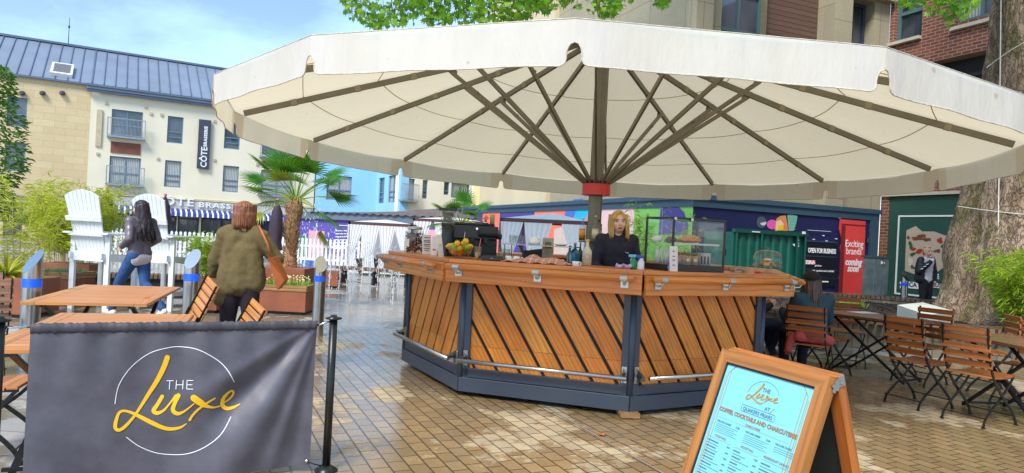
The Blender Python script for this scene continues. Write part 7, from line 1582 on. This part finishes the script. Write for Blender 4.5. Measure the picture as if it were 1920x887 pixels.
def palm(label, c, zt, tr, fr_list, R0, z0=.6):
    t = thing('fan_palm', label, 'palm', (c[0], c[1], z0)); c = Vector((c[0], c[1], 0)); b = MB(); H = zt - z0; rows = []
    for k in range(26):
        f = k / 25; r_ = tr * (1.0 + .18 * sin(f * 15) * (1 - f) + .35 * math.exp(-((f - .82) / .15) ** 2) - .35 * max(0, f - .9) * 8); rows.append([c + Vector((r_ * cos(a) * (1 + .12 * sin(5 * a + k)) + .05 * f * f, r_ * sin(a), z0 + H * f)) for a in [2 * pi * j / 14 for j in range(14)]])
    b.grid(rows, True, True, True)
    for i in range(260): f = rp.random(); a = rp.uniform(0, 2 * pi); p = c + Vector((tr * cos(a), tr * sin(a), z0 + H * f)); b.tube([p, p + Vector((cos(a) * .035, sin(a) * .035, .05)), p + Vector((cos(a) * .07, sin(a) * .07, .09 - .05 * rp.random()))], [.012, .006, .002], 4)
    b.build('trunk', fib, t); lb = MB(); sb_ = MB(); top = c + Vector((.05, 0, zt))
    for (dx, dz, r_, yl, dy) in fr_list:
        tip = top + Vector((dx * R0, dy * R0, dz * R0)); bb = MB(); ss_ = MB(); fan(bb, ss_, top + Vector((dx * .05, dy * .05, -.02)), tip, r_ * R0 * 1.08, 22, .13 if dz > 0 else .35)
        fr_o = ss_.build('frond', greenl_s, t); bb.build('fan', palmy if yl else palmg, fr_o)
    return t
greenl_s = M('petiole', (120, 150, 60), .5)
ptz = at(545, 372, 12.9).z
FR = [(-.35, .62, .48, 0, .1), (.2, .6, .45, 0, -.3), (.55, .45, .5, 0, .2), (-.62, .28, .5, 0, -.1), (-.1, .3, .42, 1, -.5), (.75, .05, .5, 0, -.1), (.5, .25, .4, 0, -.4), (-.55, -.05, .45, 0, .4), (-.55, -.32, .42, 1, -.25), (.62, -.3, .46, 0, -.2), (.15, .68, .42, 0, .5), (.6, .1, .5, 0, .6), (-.3, .4, .5, 0, .6), (.45, -.62, .4, 1, .1), (.35, .35, .46, 0, .55), (0, .45, .5, 0, -.6), (-.7, .1, .5, 0, .2), (.3, .5, .5, 0, -.5), (-.45, .5, .46, 0, -.4), (-.2, .6, .44, 0, .4), (.68, .3, .46, 0, -.2), (-.3, .1, .4, 0, -.7), (.25, .0, .4, 1, -.7)]
palm('tall fan palm with shaggy trunk in the brown planter right of the woman in green', gp_(546, 12.9), ptz, .11, FR, .98)
FR2 = [(.05, .62, .5, 0, -.2), (-.55, .3, .5, 0, .0), (.55, .42, .5, 0, .1), (-.6, -.1, .5, 0, -.3), (.6, -.1, .45, 0, -.2), (-.2, .35, .45, 0, -.5), (.3, .2, .4, 0, -.5), (-.45, -.5, .5, 1, -.1), (.0, .5, .5, 0, .5), (.5, .1, .5, 0, .5), (-.3, -.15, .4, 1, -.5)]
palm('smaller fan palm rising behind the coffee grinder and espresso machine', gp_(858, 13.0), at(858, 415, 13.0).z, .09, FR2, .62, 0)
t = thing('spiky_plant', 'spiky yellow green plant in the brown planter at the left edge', 'plant', Vector(gp_(14, 10.0)) + Vector((0, 0, .5))); b = local(t)
for i in range(120): a = rp.uniform(0, 2 * pi); e = rp.uniform(-.2, 1.2); d = Vector((cos(a) * cos(e), sin(a) * cos(e), sin(e))); s_ = d.cross(Vector((0, 0, 1))).normalized() * .016; L = rp.uniform(.35, .62); b.face([(0, 0, .05) + s_ if 0 else Vector((0, 0, .05)) - s_, Vector((0, 0, .05)) + s_, d * L * .6 + s_ * .8, d * L - Vector((0, 0, .1)), d * L * .6 - s_ * .8])
b.build('leaves', leafm('yucca_leaf', (150, 160, 50), (214, 206, 70), .3), t)
def tuft(label, nm_, c, w, d, z, h, n, lm, flowers=None, cat_='plant'):
    t = thing(nm_, label, cat_, (c[0], c[1], z)); b = local(t)
    for i in range(n): p = Vector((rp.uniform(-w, w), rp.uniform(-d, d), 0)); leafquad(b, p, (rp.uniform(-.5, .5), rp.uniform(-.5, .5), 1), h * rp.uniform(.5, 1.1), .018 if nm_ != 'lavender' else .012, (rp.uniform(-1, 1), rp.uniform(-1, 1), 0))
    b.build('leaves', lm, t)
    if flowers:
        b = local(t)
        for i in range(60): p = Vector((rp.uniform(-w, w), rp.uniform(-d, d), h * rp.uniform(.8, 1.3))); b.ball(p, .013, n=5, m=4); b.tube([(p.x, p.y, 0), p], .0025, 3, False)
        b.build('flowers', flowers, t)
tuft('low bright green grasses with small cream flowers in the palm planter', 'flowering_grass', gp_(546, 11.8), .34, .22, .42, .17, 700, leafm('grass_leaf', (90, 150, 30), (150, 190, 50), .4), M('cream_flower', (230, 226, 160), .7))
tuft('grey green lavender in the planter left of the garden chairs', 'lavender', gp_(124, 11.3), .26, .2, .48, .17, 600, leafm('lavender_leaf', (100, 140, 106), (140, 170, 130), .2))
tuft('small green pot plant outside the restaurant window', 'pot_plant', gp_(338, 24), .3, .2, .75, .3, 200, greenl); tuft('small green plant on the wall ledge left of the lime bamboo', 'wall_plant', gp_(60, 24), .35, .2, 1.0, .8, 260, greenl)
tuft('low green weed on the mulch bed behind the white stone block', 'weed', Vector((7.2, 14.6, 0)), .3, .2, .37, .2, 160, brightl)
# --- the big plane tree
bark = nm('plane_bark'); m, nt, p = bark; v = coords(nt, 'Object', (1, 1, .38)); wv_ = N(nt, 'ShaderNodeTexVoronoi', Scale=10.0); wv_.feature = 'DISTANCE_TO_EDGE'
dn_ = N(nt, 'ShaderNodeTexNoise', Scale=3.0, Detail=5.0); nt.links.new(v, dn_.inputs['Vector']); ad = nt.nodes.new('ShaderNodeVectorMath'); ad.operation = 'MULTIPLY_ADD'; nt.links.new(dn_.outputs['Color'], ad.inputs[0]); ad.inputs[1].default_value = (.9, .9, .9); nt.links.new(v, ad.inputs[2]); nt.links.new(ad.outputs[0], wv_.inputs['Vector'])
c1 = mixc(nt, ramp(nt, nz(nt, v, 1.3, 4), [(.35, 0), (.6, 1)]), lin((136, 112, 88)), lin((176, 152, 126))); c2 = mixc(nt, ramp(nt, nz(nt, v, 3.2, 4), [(.52, 0), (.6, 1)]), c1, lin((128, 116, 76))); c3 = mixc(nt, ramp(nt, nz(nt, v, 7, 5), [(.35, .7), (.5, 0)]), c2, lin((96, 74, 56)))
c4 = mixc(nt, ramp(nt, wv_.outputs['Distance'], [(0, .5), (.03, 0)]), c3, lin((84, 66, 52))); nt.links.new(c4, p.inputs['Base Color']); p.inputs['Roughness'].default_value = .9
hh_ = N(nt, 'ShaderNodeMath', operation='ADD'); nt.links.new(ramp(nt, wv_.outputs['Distance'], [(0, 0), (.1, .6)]), hh_.inputs[0]); nt.links.new(nz(nt, coords(nt, 'Object', (1, 1, .25)), 9, 8, .72), hh_.inputs[1]); bump(nt, p, hh_.outputs[0], 1.0, .07); bark = m
TX, TY = 9.78, 12.8; tree = thing('plane_tree', 'huge old plane tree with flaking bark at the right, leafy boughs across the top', 'tree', (TX, TY, .3))
b = MB(); rows = []; prof = [(.3, 2.25), (.5, 2.02), (.8, 1.84), (1.2, 1.76), (1.7, 1.68), (2.3, 1.54), (2.9, 1.41), (3.6, 1.28), (4.3, 1.19), (5.05, 1.12), (6.3, 1.04), (7.5, 1.0), (8.5, .95), (9.6, .7), (10.6, .35)]
prof = [(z, r_ * (.82 if z < 1.5 else .85)) for z, r_ in prof]; pr_ = cat([(z, r_, 0) for z, r_ in prof], 7); nseg = 260
for z, r_, _ in pr_:
    row = []
    for k in range(nseg):
        a = 2 * pi * k / nseg; fl = math.exp(-(z - .3) / .9); q = Vector((cos(a) * 2.2, sin(a) * 2.2, z * .5)); rr_ = r_ * (1 + .05 * fl * sin(a * 5 + 1) + .035 * sin(a * 7 + z * .6)) + .07 * noise.noise(q * 1.2) + .05 * noise.noise(Vector((cos(a) * 7, sin(a) * 7, z * 1.6))) + .04 * noise.noise(Vector((cos(a) * 18, sin(a) * 18, z * 3.0))) - .05 * abs(noise.noise(Vector((cos(a) * 26, sin(a) * 26, z * 2.2))))
        row.append((TX + rr_ * cos(a), TY + rr_ * sin(a), z))
    rows.append(row)
b.grid(rows, True, False, True); b.build('trunk', bark, tree, True)
def maple(b, p, s_, yaw, pitch):
    M_ = Matrix.Rotation(yaw, 3, 'Z') @ Matrix.Rotation(pitch, 3, 'X') @ Matrix.Rotation(rp.uniform(-.6, .6), 3, 'Y')
    o = [(0, -.1), (.28, -.28), (.3, -.05), (.58, -.02), (.36, .2), (.42, .5), (.14, .36), (0, .8), (-.14, .36), (-.42, .5), (-.36, .2), (-.58, -.02), (-.3, -.05), (-.28, -.28)]
    ctr = p + M_ @ Vector((0, .15, .06)) * s_; P = [p + M_ @ Vector((x, y, 0)) * s_ for x, y in o]
    base = len(b.v); b.v += [ctr] + P; n = len(P)
    for k in range(n): b.f.append([base, base + 1 + k, base + 1 + (k + 1) % n]); b.u.append([(0, 0)] * 3); b.m.append(0)
lb = MB(); tw_ = MB()
def edge(px):
    P = [(640, 20), (655, 44), (700, 54), (760, 50), (850, 46), (940, 44), (1000, 36), (1040, 22), (1065, 8), (1095, 30), (1130, 36), (1165, 26), (1180, 6), (1215, -10), (1232, 22), (1250, 16), (1262, -20)]
    for (x0, y0), (x1, y1) in zip(P, P[1:]):
        if x0 <= px <= x1: return y0 + (y1 - y0) * (px - x0) / (x1 - x0)
    return -60
n = 0
while n < 6000:
    px = rp.uniform(640, 1262); py = rp.uniform(-190, 60)
    if py > edge(px) + 5 * noise.noise(Vector((px * .03, 0, 0))) - 3: continue
    if noise.noise(Vector((px * .016, py * .022, 3))) < -.22 and rp.random() < .85: continue
    if px < 700 and rp.random() < .5: continue
    Y = rp.uniform(12.3, 15.5); maple(lb, at(px, py, Y), rp.uniform(.09, .17), rp.uniform(0, 2 * pi), rp.uniform(-1.9, -.3)); n += 1
def cluster(x0, x1, y1, Y0, Y1, k, s0=.08, s1=.14):
    for i in range(k):
        px = rp.uniform(x0, x1); top = y1 * (1 - abs((px - (x0 + x1) / 2) / ((x1 - x0) / 2)) ** 1.6); py = rp.uniform(-160, top) if rp.random() < .6 else rp.uniform(-30, top); maple(lb, at(px, py, rp.uniform(Y0, Y1)), rp.uniform(s0, s1), rp.uniform(0, 2 * pi), rp.uniform(-1.9, -.3))
cluster(1676, 1722, 22, 10.0, 10.8, 70); cluster(1718, 1775, 30, 9.6, 10.8, 110); cluster(1762, 1796, 56, 9.8, 10.5, 110); cluster(1776, 1836, 34, 9.6, 10.6, 130)
TT = Vector((TX, TY, 8.8)); boughs = [((6.5, 13, 9.3), (2.5, 14, 8.6), (-.6, 14.2, 8.2), (-3.0, 14, 7.0)), ((8.2, 11.6, 9.0), (6.9, 10.8, 8.2), (6.6, 10.3, 7.3)), ((7.5, 15.5, 11), (4, 17, 12.5), (1, 18, 13)), ((11.5, 11, 11), (13.5, 9, 12.5)), ((11, 15, 12), (12.5, 17.5, 14)), ((9, 11, 12), (7.5, 8.5, 13.5)), ((9.8, 13, 13), (9.5, 13, 16))]
b = MB()
for bp_ in boughs: pts = cat([TT] + [Vector(q) for q in bp_], 5); pts = [Vector(q) for q in pts]; n_ = len(pts); b.tube(pts, [.32 * (1 - .85 * k / n_) for k in range(n_)], 10)
for i in range(60): px = rp.uniform(650, 1250); e_ = edge(px); Y = rp.uniform(12.8, 15); p0 = at(px + rp.uniform(-60, 60), -220, Y); p1 = at(px, min(e_ - 6, 30), Y); b.tube([p0, p0.lerp(p1, .5) + Vector((rp.uniform(-.15, .15), 0, .1)), p1], [.02, .01, .004], 4)
b.build('limbs', bark, tree, True)
for bp_ in boughs:
    for q in bp_[-2:]:
        for i in range(480):
            d = Vector((rp.gauss(0, 1), rp.gauss(0, 1), rp.gauss(0, .8))) * .9; p = Vector(q) + d + Vector((0, 0, .9)); 
            # keep leaves above the line of sight over the umbrella rim
            if p.z - 1.5 < p.y * .36 + .25: continue
            maple(lb, p, rp.uniform(.16, .3), rp.uniform(0, 2 * pi), rp.uniform(-1.9, -.3))
lb.build('crown', leafm('plane_leaf', (60, 124, 34), (140, 184, 50), .45, .4), tree)
cordm = M('pale_cord', (206, 202, 190), .7)
def onbark(px, py):
    a_, b_ = slope(px, py); o = Vector((0, 0, EYE)); d = Vector((a_, 1, b_)); 
    for k in range(400):
        Y = 9 + k * .01; q = o + d * Y; z = q.z; r_ = 0
        for (z0, r0), (z1, r1) in zip(prof, prof[1:]):
            if z0 <= z <= z1: r_ = r0 + (r1 - r0) * (z - z0) / (z1 - z0)
        if (q.xy - Vector((TX, TY))).length < r_ + .07: return q
    return o + d * TY
b = MB(); b.tube([onbark(1877 - .012 * (y - 0) - 0, y) for y in range(-80, 580, 20)], .011, 6); tag(b.build('hanging_rope', cordm, None, True), 'pale rope hanging straight down the front of the tree trunk', 'rope')
b = MB(); b.tube([onbark(1797 + k * 14, 387 + k * 1.6 - .1 * k * (11 - k) * -.5) for k in range(12)], .009, 6); tag(b.build('trunk_cable', cordm, None, True), 'white cable wrapped round the trunk at mid height', 'cable')
b = MB(); b.tube([onbark(1850 + k * 7.5, 127 - k * 5.2 + .25 * k * (8 - k) * -.4) for k in range(12)], .009, 6); tag(b.build('trunk_cable', cordm, None, True), 'white cable rising across the trunk above the parasol edge', 'cable')
# ================================================================ LIGHT, SKY, CAMERA
w = bpy.data.worlds.new('World'); S.world = w; w.use_nodes = True; nt = w.node_tree; bg = nt.nodes['Background']
SE, SAZ = R(48), R(205)   # sun elevation; compass direction from +Y clockwise
sky = nt.nodes.new('ShaderNodeTexSky'); sky.sky_type = 'NISHITA'; sky.sun_disc = False; sky.sun_elevation = SE; sky.sun_rotation = SAZ; sky.air_density = 1.0; sky.dust_density = .4; sky.ozone_density = 2.2
tc = nt.nodes.new('ShaderNodeTexCoord'); mp = nt.nodes.new('ShaderNodeMapping'); nt.links.new(tc.outputs['Generated'], mp.inputs[0]); mp.inputs['Scale'].default_value = (1, 1, 2.6)
n1 = nz(nt, mp.outputs[0], 2.2, 7, .58); cf = ramp(nt, n1, [(.42, 0.04), (.74, .55)])
nt.links.new(mixc(nt, cf, sky.outputs[0], (6.2, 9.4, 13.8)), bg.inputs[0]); bg.inputs[1].default_value = .12
sd = bpy.data.lights.new('sun', 'SUN'); sd.energy = 2.6; sd.angle = R(18); sd.color = (1, .94, .85); so = bpy.data.objects.new('sun', sd); COL.objects.link(so)
dirv = Vector((sin(SAZ) * cos(SE), cos(SAZ) * cos(SE), sin(SE))); so.rotation_euler = dirv.to_track_quat('Z', 'Y').to_euler(); so.location = (0, 0, 20)
cd = bpy.data.cameras.new('camera'); cd.sensor_width = 36; cd.lens = F / 1920 * 36; cd.clip_start = .05; cd.clip_end = 2000; co = bpy.data.objects.new('camera', cd); COL.objects.link(co)
r2v = Vector((_c, 0, _s)); u2v = Vector((-_s, 0, _c)); bk = Vector((0, -1, 0))
co.matrix_world = Matrix(((r2v.x, u2v.x, bk.x, 0), (r2v.y, u2v.y, bk.y, 0), (r2v.z, u2v.z, bk.z, EYE), (0, 0, 0, 1))); S.camera = co
S.view_settings.view_transform = 'Standard'; S.view_settings.look = 'None'; S.view_settings.exposure = .84; S.view_settings.gamma = 1
S.cycles.max_bounces = 8; S.cycles.transparent_max_bounces = 24; S.cycles.caustics_reflective = False; S.cycles.caustics_refractive = False
